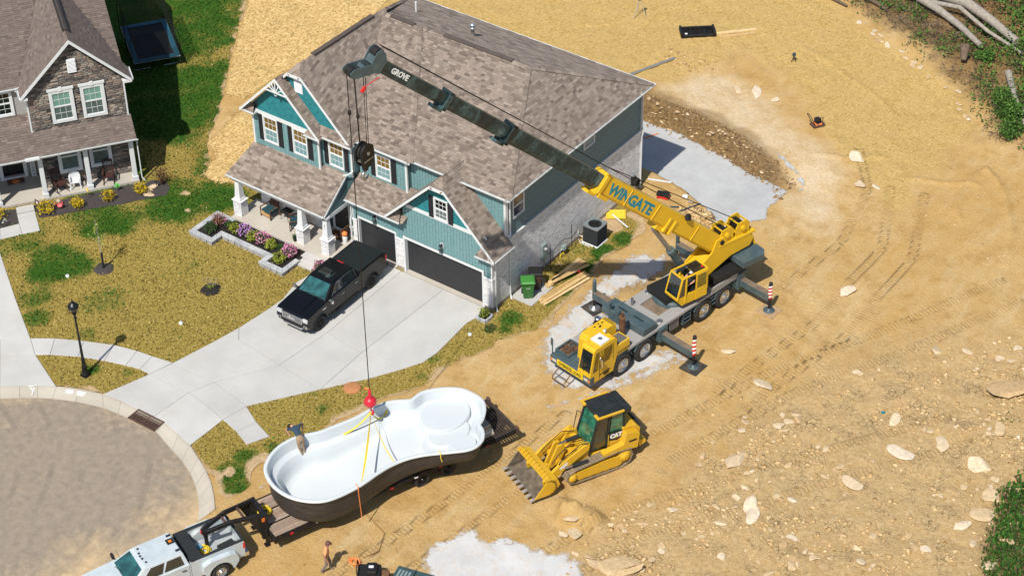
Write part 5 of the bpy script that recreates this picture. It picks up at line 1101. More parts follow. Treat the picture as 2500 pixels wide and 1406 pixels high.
def boom_paint():
    t = NT('boom_paint'); v = t.coord('Object', (1, .35, .35)) ; n1 = t.noise(v, 1.1, 6, .7, .6); n2 = t.noise(t.coord('Object'), 6, 5, .7)
    k = t.math('ADD', t.math('MULTIPLY', n1, .7), t.math('MULTIPLY', n2, .3))
    c = t.ramp(k, [(.36, (.005,.006,.007)), (.45, (.010,.020,.022)), (.53, (.018,.040,.043)), (.60, (.055,.10,.105)), (.70, (.20,.26,.26))])
    c = t.mix(t.ramp(t.noise(t.coord('Object', (.5, 2, 2)), 3, 5, .7), [(.66, 0.), (.74, .4)]), c, (.30,.24,.10)); t.set(c, .45, .1)
boom_paint()
def text_part(name, txt, size, m, parent, M, ext=.004, align='CENTER', bold=.0, sx=1.):
    cu = bpy.data.curves.new(name, 'FONT'); cu.body = txt; cu.size = size; cu.extrude = ext; cu.align_x = align; cu.align_y = 'CENTER'; cu.offset = bold; cu.resolution_u = 2
    tmp = bpy.data.objects.new('tmp', cu); me = bpy.data.meshes.new_from_object(tmp); bpy.data.objects.remove(tmp); me.name = name
    me.materials.clear(); me.materials.append(MAT[m]); o = bpy.data.objects.new(name, me); COL.objects.link(o); o.parent = parent; o.matrix_basis = M @ Matrix.Diagonal((sx, 1, 1, 1)); return o
def wheel(parent, x, y, z, r, w, side=1, rim='rim_chrome', style='truck', dual=False, tread=22):
    """wheel with its axis along local y; side = +1 faces +y"""
    h = holder('wheel', parent); h.matrix_basis = T(x, y, z) @ (I() if side > 0 else RZ(pi))
    R_ = Matrix(((1,0,0,0), (0,0,1,0), (0,-1,0,0), (0,0,0,1)))     # lathe axis z -> local y
    t = MB(R_); rr = r*.60
    prof = [(rr, -w), (r*.82, -w*1.02), (r*.96, -w*.92), (r, -w*.8), (r, -w*.2), (r*.96, -w*.06), (r*.82, .012), (rr*1.02, 0), (rr*.98, -.03)]
    t.lathe(prof, 32, True, False)
    for k in range(tread): a = 2*pi*k/tread; m0 = t.M; t.M = R_ @ RZ(a); t.box(r*.985, r*1.012, -.012*r*2, .012*r*2, -w*.82, -w*.18); t.M = m0
    t.build('tyre', 'tyre', h)
    m = MB(R_)
    if style == 'truck':
        m.lathe([(rr*1.0, -.01), (rr*.96, -.02), (rr*.88, -.06), (rr*.78, -.075), (rr*.5, -.05), (rr*.36, -.02), (rr*.34, .05), (rr*.2, .07), (.001, .07)], 24, True, False)
        for k in range(8): a = 2*pi*k/8; m.cyl((rr*.62*cos(a), rr*.62*sin(a), -.07), (rr*.62*cos(a), rr*.62*sin(a), -.035), rr*.055, n=6)
    else:
        m.lathe([(rr*1.0, 0), (rr*.97, .004), (rr*.92, -.05), (rr*.9, -w*.7)], 28, True, False); m.lathe([(rr*.9, -.1), (.001, -.1)], 20, False, False); m.lathe([(rr*.2, -.06), (rr*.2, .0), (rr*.14, .012), (.001, .012)], 14, False, False)
        for k in range(style if isinstance(style, int) else 6):
            a = 2*pi*k/(style if isinstance(style, int) else 6)
            for s_ in (-.16, .16): m.bar((rr*.16*cos(a), rr*.16*sin(a), -.02), (rr*.93*cos(a+s_), rr*.93*sin(a+s_), -.012), rr*.11, .03)
    m.build('rim', rim, h)
    if style == 'truck':
        q = MB(R_)
        for k in range(8): a = 2*pi*(k+.5)/8; q.cyl((rr*.76*cos(a), rr*.76*sin(a), -.078), (rr*.76*cos(a), rr*.76*sin(a), -.06), rr*.075, n=8)
        q.build('rim_hole', 'rubber', h)
    if dual:
        t2 = MB(R_ @ T(0, 0, -w*1.2)); t2.lathe(prof, 28, True, True); t2.build('tyre', 'tyre', h)
    return h
def prismX(poly_xz, y0, y1): return MB().ext(poly_xz, y0, y1, 'y')
CA = radians(-99.15)
K = thing('mobile_crane', 'yellow and slate truck crane on outriggers with its boom raised over the house', 'crane', (6.68, -.08, 0), CA)
c = MB(); c.box(-8.9, 1.9, -.55, .55, .62, 1.2).box(-8.6, 2.1, -1.1, 1.1, .98, 1.18); c.build('chassis', 'crane_slate', K)
DZ = 1.42
for q in ((-3.2, -.35, -1.28, 1.28), (-8.3, -3.2, .62, 1.28), (-8.3, -3.2, -1.28, -.62)):
    d = MB(); d.box(q[0]+.01, q[1]-.01, q[2], q[3], DZ-.16, DZ); d.build('deck_plate', 'deck_grey', K, bevel=.015, seg=1)
d = MB(); d.box(-8.25, -3.15, -.62, .62, DZ-.3, DZ-.1); d.build('deck_well', 'deck_brown', K)
d = MB(); d.box(-8.35, -6.4, .45, 1.24, DZ, DZ+.09); d.build('deck_tray', 'deck_brown', K)
for q in ((-8.35, -6.4, 1.2, 1.28), (-8.38, -8.3, .4, 1.28), (-6.42, -6.36, .4, 1.28)): MB().box(q[0], q[1], q[2], q[3], DZ-.05, DZ+.2).build('tray_rim', 'deck_grey', K)
d = MB(); d.bar((-5.1, -1.2, DZ+.02), (-4.9, .3, DZ+.03), .04); d.build('rod', 'rust_brown', K)
for x, y in ((-2.9, .95), (-6.0, -.95), (-4.2, -1.0)): m = MB(T(x, y, DZ)); m.lathe([(.16,0), (.16,.02), (.12,.025), (.001,.02)], 14); m.build('deck_cover', 'steel', K)
for x in (.05, -1.5, -5.8, -7.35):
    wheel(K, x, 1.3, .62, .62, .36, 1); wheel(K, x, -1.3, .62, .62, .36, -1)
    for s in (1, -1):
        f = MB(); rr = .74; pts = [(x+rr*cos(a), .62+rr*sin(a)) for a in [radians(20+14*i) for i in range(11)]]; pts2 = [(x+(rr-.03)*cos(a), .62+(rr-.03)*sin(a)) for a in [radians(160-14*i) for i in range(11)]]
        y0, y1 = (.9, 1.27) if s > 0 else (-1.27, -.9); n = len(pts); f.ext(pts+pts2, y0, y1, 'y'); f.build('fender', 'crane_slate', K)
for x0, x1 in ((-4.0, -3.35),): 
    m = MB(); m.box(x0, x1, .8, 1.2, .62, 1.24); m.build('side_locker', 'crane_slate', K); g_ = MB(); 
    for i in range(7):
        for j in range(6): a = x0+.06+i*.083; b_ = .68+j*.09; g_.box(a, a+.05, 1.2, 1.212, b_, b_+.055)
    g_.build('locker_mesh', 'black_void', K); fr = MB(); fr.box(x0, x1, 1.198, 1.205, .64, 1.22); fr.build('mesh_plate', 'deck_grey', K)
for x0 in (-4.85, -6.75):
    for k in range(3): MB().box(x0, x0+.5, .95, 1.24, .55+k*.24, .59+k*.24).build('step', 'crane_slate', K)
    MB().box(x0-.03, x0, .95, 1.24, .5, 1.2).box(x0+.5, x0+.53, .95, 1.24, .5, 1.2).build('step_frame', 'crane_slate', K)
b = MB(); b.box(2.05, 2.32, -1.32, 1.32, .68, 1.14).box(.95, 2.1, -1.32, .55, .98, 1.14); b.build('front_bumper', 'crane_slate', K, bevel=.03)
for s in (-1, 1):
    MB().box(2.32, 2.345, s*1.02-.13, s*1.02+.13, .86, 1.02).build('headlight', 'headlight_lens', K, bevel=.01); MB().box(2.32, 2.34, s*1.22-.05, s*1.22+.05, .84, 1.0).build('indicator', 'amber_lens', K, bevel=.008)
sg = MB(); sg.box(2.325, 2.345, -.84, .84, .80, 1.12); sg.build('sign_board', 'sign_yellow', K)
text_part('sign_lettering', 'OVERSIZE LOAD', .27, 'ink_black', K, Matrix(((0,0,1,2.347), (1,0,0,0), (0,1,0,.96), (0,0,0,1))), .003, bold=.008, sx=.74)
b = MB(); b.tube([(2.3, -.7, .7), (2.75, -.72, .45), (2.8, -.7, .3), (2.8, .05, .3), (2.75, .08, .45), (2.3, .05, .7)], .03, 6).tube([(2.6, -.7, .5), (2.6, .05, .5)], .025, 6); b.build('front_guard', 'rust_brown', K)
for q in ((.95, 2.0, -1.3, -1.22), (.95, 1.02, -1.22, -.42), (1.93, 2.0, -1.22, -.42), (1.02, 1.93, -.48, -.42)): MB().box(*q, 1.14, 1.3).build('bin_wall', 'crane_slate', K)
MB().box(1.02, 1.93, -1.22, -.48, 1.141, 1.15).build('bin_floor', 'deck_brown', K)
b = MB()
for k in range(26): x, y = random.uniform(1.08, 1.86), random.uniform(-1.15, -.55); b.cbox((x, y, 1.2), (random.uniform(.06, .22), random.uniform(.04, .12), random.uniform(.03, .1)), RZ(random.random()*3) @ RX(random.uniform(-.4, .4)))
for k in range(6): a = random.random()*6; x, y = random.uniform(1.2, 1.7), random.uniform(-1, -.6); b.tube([(x+.14*cos(a+j*.7), y+.14*sin(a+j*.7), 1.25+.01*j) for j in range(8)], .015, 5)
o = b.build('bin_clutter', 'rust_brown', K); tag(o, kind='stuff')
b = MB(); b.tube([(2.2, -1.28, 1.1), (2.2, -1.28, 2.0)], .03, 8); b.box(2.14, 2.2, -1.4, -1.33, 1.6, 2.0); b.build('mirror_post', 'crane_slate', K)
cab = holder('carrier_cab', K)
prof = [(2.2, .72), (2.34, 1.2), (2.05, 2.55), (1.95, 2.66), (.62, 2.66), (.52, 2.55), (.52, 1.42), (.75, .72)]
b = prismX(prof, .5, 1.3); b.build('shell', 'crane_yellow', cab, bevel=.035)
def pane_quad(pts, th, m, parent, name='pane', d=(0,1,0)):
    p = [Vector(q) for q in pts]; n = (p[1]-p[0]).cross(p[2]-p[1]).normalized(); b = MB(); k = len(p); b.add([tuple(q) for q in p]+[tuple(q+n*th) for q in p], [tuple(range(k-1, -1, -1)), tuple(range(k, 2*k))]+[(i, (i+1) % k, k+(i+1) % k, k+i) for i in range(k)]); return b.build(name, m, parent)
wy0, wy1 = .56, 1.24
def xf(z): return 2.34-(z-1.2)*.2148
pane_quad([(xf(1.42), wy0, 1.42), (xf(1.42), wy1, 1.42), (xf(2.46), wy1-.02, 2.46), (xf(2.46), wy0+.02, 2.46)], .012, 'glass_dark', cab, 'windshield')
pane_quad([(1.62, 1.3, 1.6), (1.62, 1.3, 2.42), (.82, 1.3, 2.42), (.82, 1.3, 1.95), (1.05, 1.3, 1.6)], .008, 'glass_dark', cab, 'side_window'); pane_quad([(2.15, 1.3, 1.35), (1.92, 1.3, 2.42), (1.74, 1.3, 2.42), (1.78, 1.3, 1.35)], .008, 'glass_dark', cab, 'quarter_window')
d = MB(); d.box(.98, 1.70, 1.3, 1.312, .98, 1.04).box(1.69, 1.705, 1.3, 1.312, .82, 2.44).box(.75, .765, 1.3, 1.31, 1.5, 2.44).box(1.56, 1.6, 1.3, 1.33, 1.38, 1.42); d.build('door_seam', 'ink_black', cab)
MB().box(1.05, 1.4, 1.3, 1.315, .84, .93).build('door_step', 'ink_black', cab)
w_ = MB(); w_.bar((xf(1.4)+.03, .85, 1.38), (xf(2.0)+.03, .72, 2.0), .018).bar((xf(1.4)+.03, 1.2, 1.38), (xf(1.9)+.03, 1.0, 1.9), .018); w_.build('wiper', 'rubber', cab)
m = MB(); m.tube([(1.75, 1.3, 2.2), (1.85, 1.52, 2.2), (1.85, 1.52, 1.6), (1.75, 1.3, 1.6)], .015, 6); m.build('mirror_arm', 'chrome', cab); MB().box(1.78, 1.86, 1.42, 1.6, 1.66, 2.14).build('mirror', 'chrome', cab, bevel=.02)
m = MB(T(1.28, .92, 2.66)); m.cbox((0,0,.05), (.6, .66, .1)); m.build('roof_hatch', 'trim', cab, bevel=.02); m = MB(T(1.28, .92, 2.765)); m.lathe([(.11,-.005), (.11,.008), (.09,.012), (.001,.012)], 14); m.build('hatch_vent', 'steel', cab)
m = MB(); m.tube([(.72, .72, 2.66), (.72, .72, 2.8), (.76, .76, 2.9), (.9, .82, 2.95)], [.05,.05,.06,.065], 8); m.build('air_scoop', 'trim', cab)
m = MB(T(.7, 1.15, 2.66)); m.lathe([(.05,0), (.05,.06), (.001,.08)], 10); m.build('beacon', 'amber_lens', cab)
hd = holder('engine_hood', K)
b = MB(); b.ext([(1.62, 1.14), (1.52, 2.3), (1.35, 2.56), (-.28, 2.56), (-.32, 1.42), (.5, 1.14)], -.2, .5, 'y'); b.build('shell', 'crane_yellow', hd, bevel=.03)
b = MB()
for i in range(6):
    for j in range(11): b.box(1.535-(j*.085)*.086+.0, 1.56-(j*.085)*.086, -.14+i*.105, -.06+i*.105, 1.36+j*.085, 1.41+j*.085)
b.build('grille', 'black_void', hd)
b = MB()
for j in range(3):
    for i in range(9): b.box(-.24+j*.07, -.19+j*.07, -.16+i*.073, -.11+i*.073, 2.555, 2.564)
b.build('roof_louvre', 'black_void', hd)
b = MB(); b.box(.1, .22, -.02, .04, 2.555, 2.58).box(.45, .52, .1, .2, 2.555, 2.58).box(.62, .7, -.05, .02, 2.555, 2.58).box(.35, .4, -.1, .0, 2.555, 2.575); b.cyl((.4, .12, 2.55), (.4, .12, 2.575), .05, n=10); b.build('latch', 'ink_black', hd)
b = MB(); b.box(-.42, .5, .55, 1.27, 1.42, 2.02); b.build('radiator_box', 'crane_yellow', hd, bevel=.02); b = MB()
for i in range(7): b.box(-.32+i*.1, -.26+i*.1, .62, 1.18, 2.018, 2.028)
b.build('radiator_louvre', 'black_void', hd); b = MB()
for j in range(2):
    for i in range(10): b.box(-.36+i*.08, -.31+i*.08, 1.268, 1.276, 1.5+j*.08, 1.55+j*.08)
b.build('radiator_mesh', 'black_void', hd); MB().box(-.34, .42, .6, 1.2, 2.016, 2.022).build('radiator_panel', 'deck_grey', hd)
b = MB(); b.cyl((-.75, .45, DZ), (-.75, .45, 2.55), .15, n=14); b.cyl((-.75, .45, 2.55), (-.75, .45, 2.62), .17, n=14); b.tube([(-.75, .45, 2.6), (-.75, .45, 2.8), (-.7, .52, 2.95)], [.07,.07,.06], 8); b.build('exhaust_stack', 'rust_brown', K)
b = MB(T(-.35, -.75, 1.42)); b.lathe([(.24,0), (.24,.35), (.2,.45), (.1,.5), (.1,.62), (.17,.64), (.15,.7), (.001,.71)], 14); b.build('air_cleaner', 'rubber', K); b = MB(T(-.35, -.75, 2.12)); b.lathe([(.17,0), (.12,.06), (.001,.08)], 14); b.build('cleaner_cap', 'chrome', K)
b = MB(); b.box(-.3, .9, -1.28, -.5, 1.0, 1.3); b.build('front_fender_plate', 'deck_grey', K, bevel=.05)
b = MB(); b.box(-2.38, -1.42, -1.5, 1.24, DZ+.02, DZ+.42); b.build('cross_box', 'crane_slate', K, bevel=.04); 
for y in (-.55, .45): MB().box(-1.95, -1.9, y-.3, y+.3, DZ+.42, DZ+.45).build('lifting_bar', 'ink_black', K)
b = MB(); b.box(-1.42, -1.28, -.95, -.25, DZ, DZ+.62).box(-1.46, -1.26, -.95, -.83, DZ+.3, DZ+.98).box(-1.46, -1.26, -.37, -.25, DZ+.3, DZ+.8); b.build('boom_rest', 'crane_slate', K, bevel=.03)
b = MB(); b.tube([(-2.9, -.85, DZ), (-2.9, -.85, DZ+.42)], .07, 8); b.build('post', 'steel', K)
def outrigger(xc, s, reach, hz_):
    b = MB(); y0, y1 = (.3, reach) if s > 0 else (-reach, -.3); b.box(xc-.17, xc+.17, y0, y1, .70, 1.08); b.build('outrigger_beam', 'crane_slate', K, bevel=.015, seg=1)
    MB().box(xc-.165, xc+.165, y0+(.9 if s > 0 else 0), y1-(0 if s > 0 else .9), 1.081, 1.086).build('beam_dust', 'deck_brown', K)
    j = holder('jack', K); j.matrix_basis = T(xc, s*reach, 0)
    b = MB(); b.cyl((0,0,.85), (0,0,hz_-.02), .10, n=14); b.lathe([(.1,hz_-.03), (.085,hz_+.03), (.001,hz_+.04)], 12); b.build('sleeve', 'crane_slate' if s < 0 else 'ink_black', j)
    MB().cyl((0,0,.12), (0,0,.9), .062, n=12).build('ram', 'ink_black', j)
    if s > 0:
        for k in range(8):
            z0 = .8+k*(hz_-.95)/8; z1 = .8+(k+1)*(hz_-.95)/8; m = MB(); rad = .108; n = 8; vs = []
            for a in [radians(-100+i*200/n) for i in range(n+1)]: vs += [(rad*cos(a), rad*sin(a), z0+.05*sin(a)), (rad*cos(a), rad*sin(a), z1+.05*sin(a))]
            m.add(vs, [(2*i, 2*i+2, 2*i+3, 2*i+1) for i in range(n)]); m.build('stripe', 'stripe_red' if k % 2 == 0 else 'stripe_white', j)
    b = MB(); b.lathe([(.29,.05), (.3,.07), (.28,.09), (.12,.12), (.1,.2), (.001,.2)], 18)
    for k in range(6): a = k*pi/3; b.bar((.09*cos(a), .09*sin(a), .15), (.26*cos(a), .26*sin(a), .09), .025, .05)
    b.build('float_plate', 'crane_slate' if s > 0 else 'steel', j)
    w = K.matrix_basis @ Vector((xc, s*reach, 0)); return w
for xc, s, reach, hz_, lab, m in ((-2.72, 1, 3.32, 1.92, 'square black pad under the near front crane jack', 'mat_black'), (-8.62, 1, 3.12, 1.75, 'square plywood pad under the near rear crane jack', 'plywood'), (-2.72, -1, 3.2, 1.75, 'square black pad under the far front crane jack', 'mat_black'), (-8.62, -1, 2.95, 1.75, 'pad under the far rear crane jack behind the lift cylinder', 'plywood')):
    w = outrigger(xc, s, reach, hz_); b = MB(); b.box(-.5, .5, -.5, .5, -.01, .045); o = b.build('outrigger_pad', m, None, bevel=.02, loc=(w.x, w.y, .012+hz(w.x, w.y)), rz=CA+radians(6 if s > 0 else -4)); tag(o, lab, 'pad')
for s in (-1, 1):
    b = MB(); b.box(-3.0, -2.45, s*1.25-.15, s*1.25+.15, .55, 1.36).box(-8.95, -8.3, s*1.1-.25, s*1.1+.25, .5, 1.5); b.build('outrigger_box', 'crane_slate', K, bevel=.03)
b = MB(); b.ext([(-8.95, .6), (-8.95, 1.2), (-8.75, 1.65), (-8.3, 1.75), (-8.1, 1.45), (-8.1, .6)], -1.2, 1.2, 'y'); b.build('rear_frame', 'crane_slate', K, bevel=.04)
UA = radians(-107.8); UO = Vector((8.40, 7.62, 0))
UM = K.matrix_basis.inverted() @ (T(*UO) @ RZ(UA))
U = (K, UM)
def up(b, name, m, **kw): return b.build(name, m, U, **kw)
b = MB(T(3.05, 0, 0)); b.lathe([(1.0, DZ-.25), (1.0, DZ+.12), (.9, DZ+.2), (.001, DZ+.2)], 28); up(b, 'turntable', 'crane_slate')
b = MB(); b.box(-.7, 4.0, -.85, .62, DZ+.2, DZ+.5).box(-.9, 1.2, -.9, .9, DZ+.3, DZ+.6); up(b, 'turntable_frame', 'ink_black', bevel=.02)
for y0, y1 in ((.40, .48), (-.48, -.40)): b = prismX([(2.4, 1.9), (1.9, 2.7), (1.0, 3.35), (.75, 3.95), (.3, 3.98), (0, 3.55), (-1.35, 3.45), (-1.7, 3.2), (-1.45, 2.75), (-.2, 2.65), (.9, 2.2), (1.6, 1.85)], y0, y1); up(b, 'side_plate', 'crane_yellow', bevel=.01, seg=1)
b = MB(); b.box(-1.6, .2, -.44, .44, 2.85, 3.05); b.ext([(2.2, 1.85), (1.9, 2.6), (1.0, 3.0), (-.3, 2.9), (.9, 2.2)], -.4, .4, 'y'); up(b, 'mast', 'crane_yellow')
b = MB(); b.cyl((.42, .47, 3.72), (.42, .52, 3.72), .13, n=16).cyl((.42, .515, 3.72), (.42, .53, 3.72), .06, n=12); up(b, 'pivot_pin', 'ink_black')
b = MB(); b.prism([(-.4, -1.25), (-.4, 1.25), (-1.75, 1.25), (-2.0, .95), (-2.0, -.95), (-1.75, -1.25)], 2.2, 2.52); up(b, 'counterweight', 'crane_slate', bevel=.03)
for x in (.05, -.98):
    wn = MB(T(x, 0, 3.95)); wn.cyl((0, -.30, 0), (0, .30, 0), .27, n=20); o = wn.build('winch_drum', 'rope_black', U)
    for y in (-.36, .34): q = MB(); q.ext([(x-.42, 3.55), (x+.42, 3.55), (x+.44, 4.0), (x+.28, 4.3), (x-.25, 4.36), (x-.42, 4.1)], y, y+.06, 'y'); q.build('winch_plate', 'crane_yellow', U, bevel=.01, seg=1)
    q = MB(); q.cyl((x, .4, 3.95), (x, .5, 3.95), .15, n=14).cyl((x, .5, 3.95), (x, .53, 3.95), .07, n=10).bar((x-.4, -.36, 4.1), (x-.4, .4, 4.1), .07).bar((x+.3, -.36, 4.28), (x+.3, .4, 4.28), .06); q.build('winch_motor', 'crane_yellow', U)
b = MB(); b.box(-1.75, .6, -.5, .5, 3.42, 3.56); up(b, 'winch_base', 'crane_yellow', bevel=.01, seg=1)
b = MB(); b.bar((-1.6, .3, 3.3), (-1.9, .35, 2.55), .1).bar((-1.6, -.3, 3.3), (-1.9, -.35, 2.55), .1); up(b, 'rear_brace', 'crane_yellow')
b = MB(); b.cyl((1.95, 0, 2.0), (3.25, 0, 4.15), .19, n=18).cyl((3.2, 0, 4.07), (3.33, 0, 4.28), .225, n=18); up(b, 'lift_cylinder', 'crane_slate'); b = MB(); b.cyl((3.25, 0, 4.15), (4.45, 0, 6.05), .115, n=14); up(b, 'lift_rod', 'steel')
uc = holder('upper_cab', U); x0, x1, y0, y1, z0, z1 = 2.0, 3.85, .42, 1.28, 1.78, 3.38
b = MB(); b.ext([(x0, z0), (3.55, z0), (x1, 2.15), (x1-.02, 2.3), (x0, 2.3)], y0, y1, 'y'); b.build('lower_shell', 'crane_yellow', uc, bevel=.02)
b = MB()
for (p, q) in (((x1, y0, 2.2), (3.55, y0, z1)), ((x1, y1, 2.2), (3.55, y1, z1)), ((x0, y0, 2.2), (x0, y0, z1)), ((x0, y1, 2.2), (x0, y1, z1)), ((3.55, y0, z1), (3.55, y1, z1)), ((x0, y0, z1), (x0, y1, z1)), ((3.55, y0, z1), (x0, y0, z1)), ((3.55, y1, z1), (x0, y1, z1)), ((3.35, y1, 1.9), (3.3, y1, z1)), ((x1, y0, 2.3), (x1, y1, 2.3))): b.bar(p, q, .085)
b.build('frame', 'crane_yellow', uc, bevel=.012, seg=1)
pane_quad([(x1+.0, y0+.04, 2.32), (x1, y1-.04, 2.32), (3.58, y1-.04, 3.33), (3.58, y0+.04, 3.33)], .01, 'glass_dark', uc, 'windshield'); pane_quad([(3.8, y1, 2.3), (3.56, y1, 3.32), (3.37, y1, 3.32), (3.4, y1, 2.3)], .01, 'glass_dark', uc, 'quarter_window')
d = MB(); d.box(2.02, 2.75, y1+.03, y1+.07, 1.82, 3.36); d.build('door', 'crane_yellow', uc, bevel=.02); pane_quad([(2.68, y1+.07, 2.5), (2.66, y1+.07, 3.26), (2.1, y1+.07, 3.26), (2.1, y1+.07, 2.5)], .012, 'glass_green', uc, 'door_window')
b = MB(); b.box(2.1, 3.0, y0+.06, y1-.06, 2.3, 2.32).box(2.05, 2.08, y0+.05, y1-.05, 2.3, 3.3).box(2.2, 2.75, .62, 1.1, 2.3, 2.5).box(2.12, 2.24, .62, 1.1, 2.45, 3.15).box(3.3, 3.6, .5, 1.2, 2.3, 2.62); b.build('interior', 'rubber', uc)
b = MB(); b.box(2.0, 2.75, y0+.05, y1-.05, z1-.03, z1-.01); b.build('roof_panel', 'glass_dark', uc)
b = MB(T(2.2, 1.1, z1+.04)); b.lathe([(.05,0), (.055,.07), (.001,.1)], 10); b.build('beacon', 'red_lens', uc)
b = MB(); b.bar((x1+.02, .9, 2.3), (3.7, .75, 2.95), .02); b.build('wiper', 'rubber', uc)
BE = radians(42.5); BP = Vector((0, 0, 3.0)); BM = T(*BP) @ RY(-BE)
BH = holder('boom', K); BH.matrix_basis = UM @ BM
def bsec(s0, s1, w, h, m, name='boom_section', rnd=.12):
    pr = [(-w/2+.03, h/2), (w/2-.03, h/2), (w/2, h/2-.04), (w/2, -h/2+rnd), (w/2-rnd*.8, -h/2), (-w/2+rnd*.8, -h/2), (-w/2, -h/2+rnd), (-w/2, h/2-.04)]
    b = MB(); b.loft([[(s, y, z) for y, z in pr] for s in (s0, s1)], True, True, False); return b.build(name, m, BH, bevel=.01, seg=1)
bsec(-.35, 10.75, .76, .98, 'crane_yellow'); bsec(10.6, 17.5, .60, .78, 'boom_paint', rnd=.2); bsec(17.3, 21.7, .50, .66, 'boom_paint', rnd=.18); bsec(21.5, 25.9, .42, .56, 'boom_paint', rnd=.16)
for s, w, h, m in ((10.6, .9, 1.12, 'crane_yellow'), (17.45, .74, .95, 'boom_paint'), (21.65, .64, .83, 'boom_paint')):
    b = MB(); 
    for (y0_, y1_, z0_, z1_) in ((-w/2, w/2, h/2-.12, h/2), (-w/2, w/2, -h/2, -h/2+.14), (-w/2, -w/2+.1, -h/2, h/2), (w/2-.1, w/2, -h/2, h/2)): b.box(s-.12, s+.12, y0_, y1_, z0_, z1_)
    b.build('boom_collar', m, BH, bevel=.02); b = MB(); b.box(s-.05, s+.5, -w*.28, w*.28, -h/2-.12, -h/2+.02); b.build('wear_pad', m, BH)
for q in ((2.9, 2.95, .38, .42, -.42, .42), (6.3, 6.35, .38, .42, -.42, .42), (8.6, 8.65, .38, .42, -.42, .42), (4.5, 5.6, -.3, .3, -.72, -.48), (4.55, 4.7, .3, .44, -.66, .1), (5.0, 5.15, .3, .44, -.66, .1), (9.9, 10.6, .38, .5, -.62, -.42)): MB().box(*q).build('boom_rib', 'crane_yellow', BH, bevel=.01, seg=1)
b = MB(); b.M = T(4.2, .44, .5) @ RX(radians(-60))
for k in range(5): a = k*2*pi/5; b.cyl((.1*cos(a), .1*sin(a), 0), (.1*cos(a), .1*sin(a), .16), .085, n=8)
b.build('cable_reel', 'rubber', BH)
text_part('boom_lettering', 'WINGATE', .74, 'teal_letter', BH, T(8.35, .385, -.02) @ Matrix(((-1,0,0,0), (0,0,1,0), (0,1,0,0), (0,0,0,1))), .004, bold=.03, sx=1.02)
text_part('boom_lettering', 'GROVE', .34, 'white_letter', BH, T(24.7, .215, .06) @ Matrix(((-1,0,0,0), (0,0,1,0), (0,1,0,0), (0,0,0,1))), .004, bold=.012, sx=.92)
for y in (-.30, .26): b = prismX([(25.75, .30), (26.05, .56), (26.3, .6), (26.42, .4), (26.35, -.12), (26.98, -.62), (27.04, -.84), (26.88, -.96), (26.62, -.88), (26.0, -.36), (25.75, -.3)], y, y+.05); b.build('head_plate', 'head_teal' if 'head_teal' in MAT else 'crane_slate', BH, bevel=.01, seg=1)
b = MB(); b.box(25.75, 26.3, -.26, .26, -.1, .28).box(26.1, 26.5, -.26, .26, -.55, -.3); b.build('head_body', 'crane_slate', BH)
for s, z, r in ((26.2, .40, .22), (26.82, -.76, .22), (26.4, -.58, .17)):
    b = MB(); b.M = T(s, 0, z) @ RX(pi/2); b.lathe([(r, -.2), (r*.86, -.12), (r, -.05), (r*.86, .03), (r, .1), (r*.86, .15), (r, .2)], 18); b.build('sheave', 'rubber', BH)
b = MB(); b.tube([(25.7, .34, -.4), (25.95, .38, -.75), (26.1, .36, -1.0)], .02, 6); b.box(26.04, 26.16, .32, .42, -1.25, -1.0); b.build('limit_switch', 'stripe_red', BH)
def bpt(s, y, z): return BM @ Vector((s, y, z))
ball = Vector((2.0, -12.28, 3.6)); TU = (T(*UO) @ RZ(UA)).inverted()
b = MB(); b.tube([(.05, -.1, 4.22), bpt(10.6, -.1, .75), bpt(26.2, -.1, .70)], .022, 6).tube([(-.98, .12, 4.22), bpt(10.6, .12, .78), bpt(26.2, .12, .70)], .022, 6); b.build('hoist_rope', 'rope_black', U)
topw = T(*UO) @ RZ(UA) @ bpt(27.08, 0, -.78)
b = MB(); b.tube([TU @ topw, TU @ Vector((topw.x, topw.y, ball.z+.5))], .02, 6); b.build('load_line', 'rope_black', U); ball = Vector((topw.x, topw.y, 3.6))
b = MB(TU @ T(topw.x, topw.y, topw.z-2.0)); b.lathe([(.02,.15), (.07,.1), (.08,-.02), (.05,-.1), (.02,-.12)], 10); b.build('rope_weight', 'rope_black', U)
blk = T(*UO) @ RZ(UA) @ bpt(26.35, 0, -.75); BZ = 16.55
for dx, dy in ((.22, .16), (.12, .13), (-.2, -.13), (-.12, -.16)):
    b = MB(); b.tube([TU @ (blk+Vector((dx*.9, dy*.9, -.1))), TU @ Vector((blk.x+dx*.7, blk.y+dy*.7, BZ+.35))], .016, 5); b.build('hoist_fall', 'rope_black', U)
b = MB(TU @ T(blk.x-.1, blk.y-.12, blk.z-1.9)); b.lathe([(.02,.14), (.065,.1), (.075,-.02), (.02,-.12)], 10); b.build('rope_weight', 'rope_black', U)
t = thing('hook_block', 'heavy black hook block hanging from the crane boom tip', 'hook block', (blk.x, blk.y, BZ), UA+radians(20))
b = MB(); b.ext([(-.3, -.42), (-.42, -.1), (-.36, .32), (-.14, .5), (.14, .5), (.36, .32), (.42, -.1), (.3, -.42), (.14, -.58), (-.14, -.58)], -.2, -.13, 'y'); b.build('cheek_plate', 'rope_black', t, bevel=.01, seg=1)
b = MB(); b.ext([(-.3, -.42), (-.42, -.1), (-.36, .32), (-.14, .5), (.14, .5), (.36, .32), (.42, -.1), (.3, -.42), (.14, -.58), (-.14, -.58)], .13, .2, 'y'); b.build('cheek_plate', 'rope_black', t, bevel=.01, seg=1)
for y in (-.07, .07): b = MB(); b.M = T(0, y, .08) @ RX(pi/2); b.lathe([(.34,-.05), (.28,0), (.34,.05)], 18); b.build('sheave', 'rubber', t)
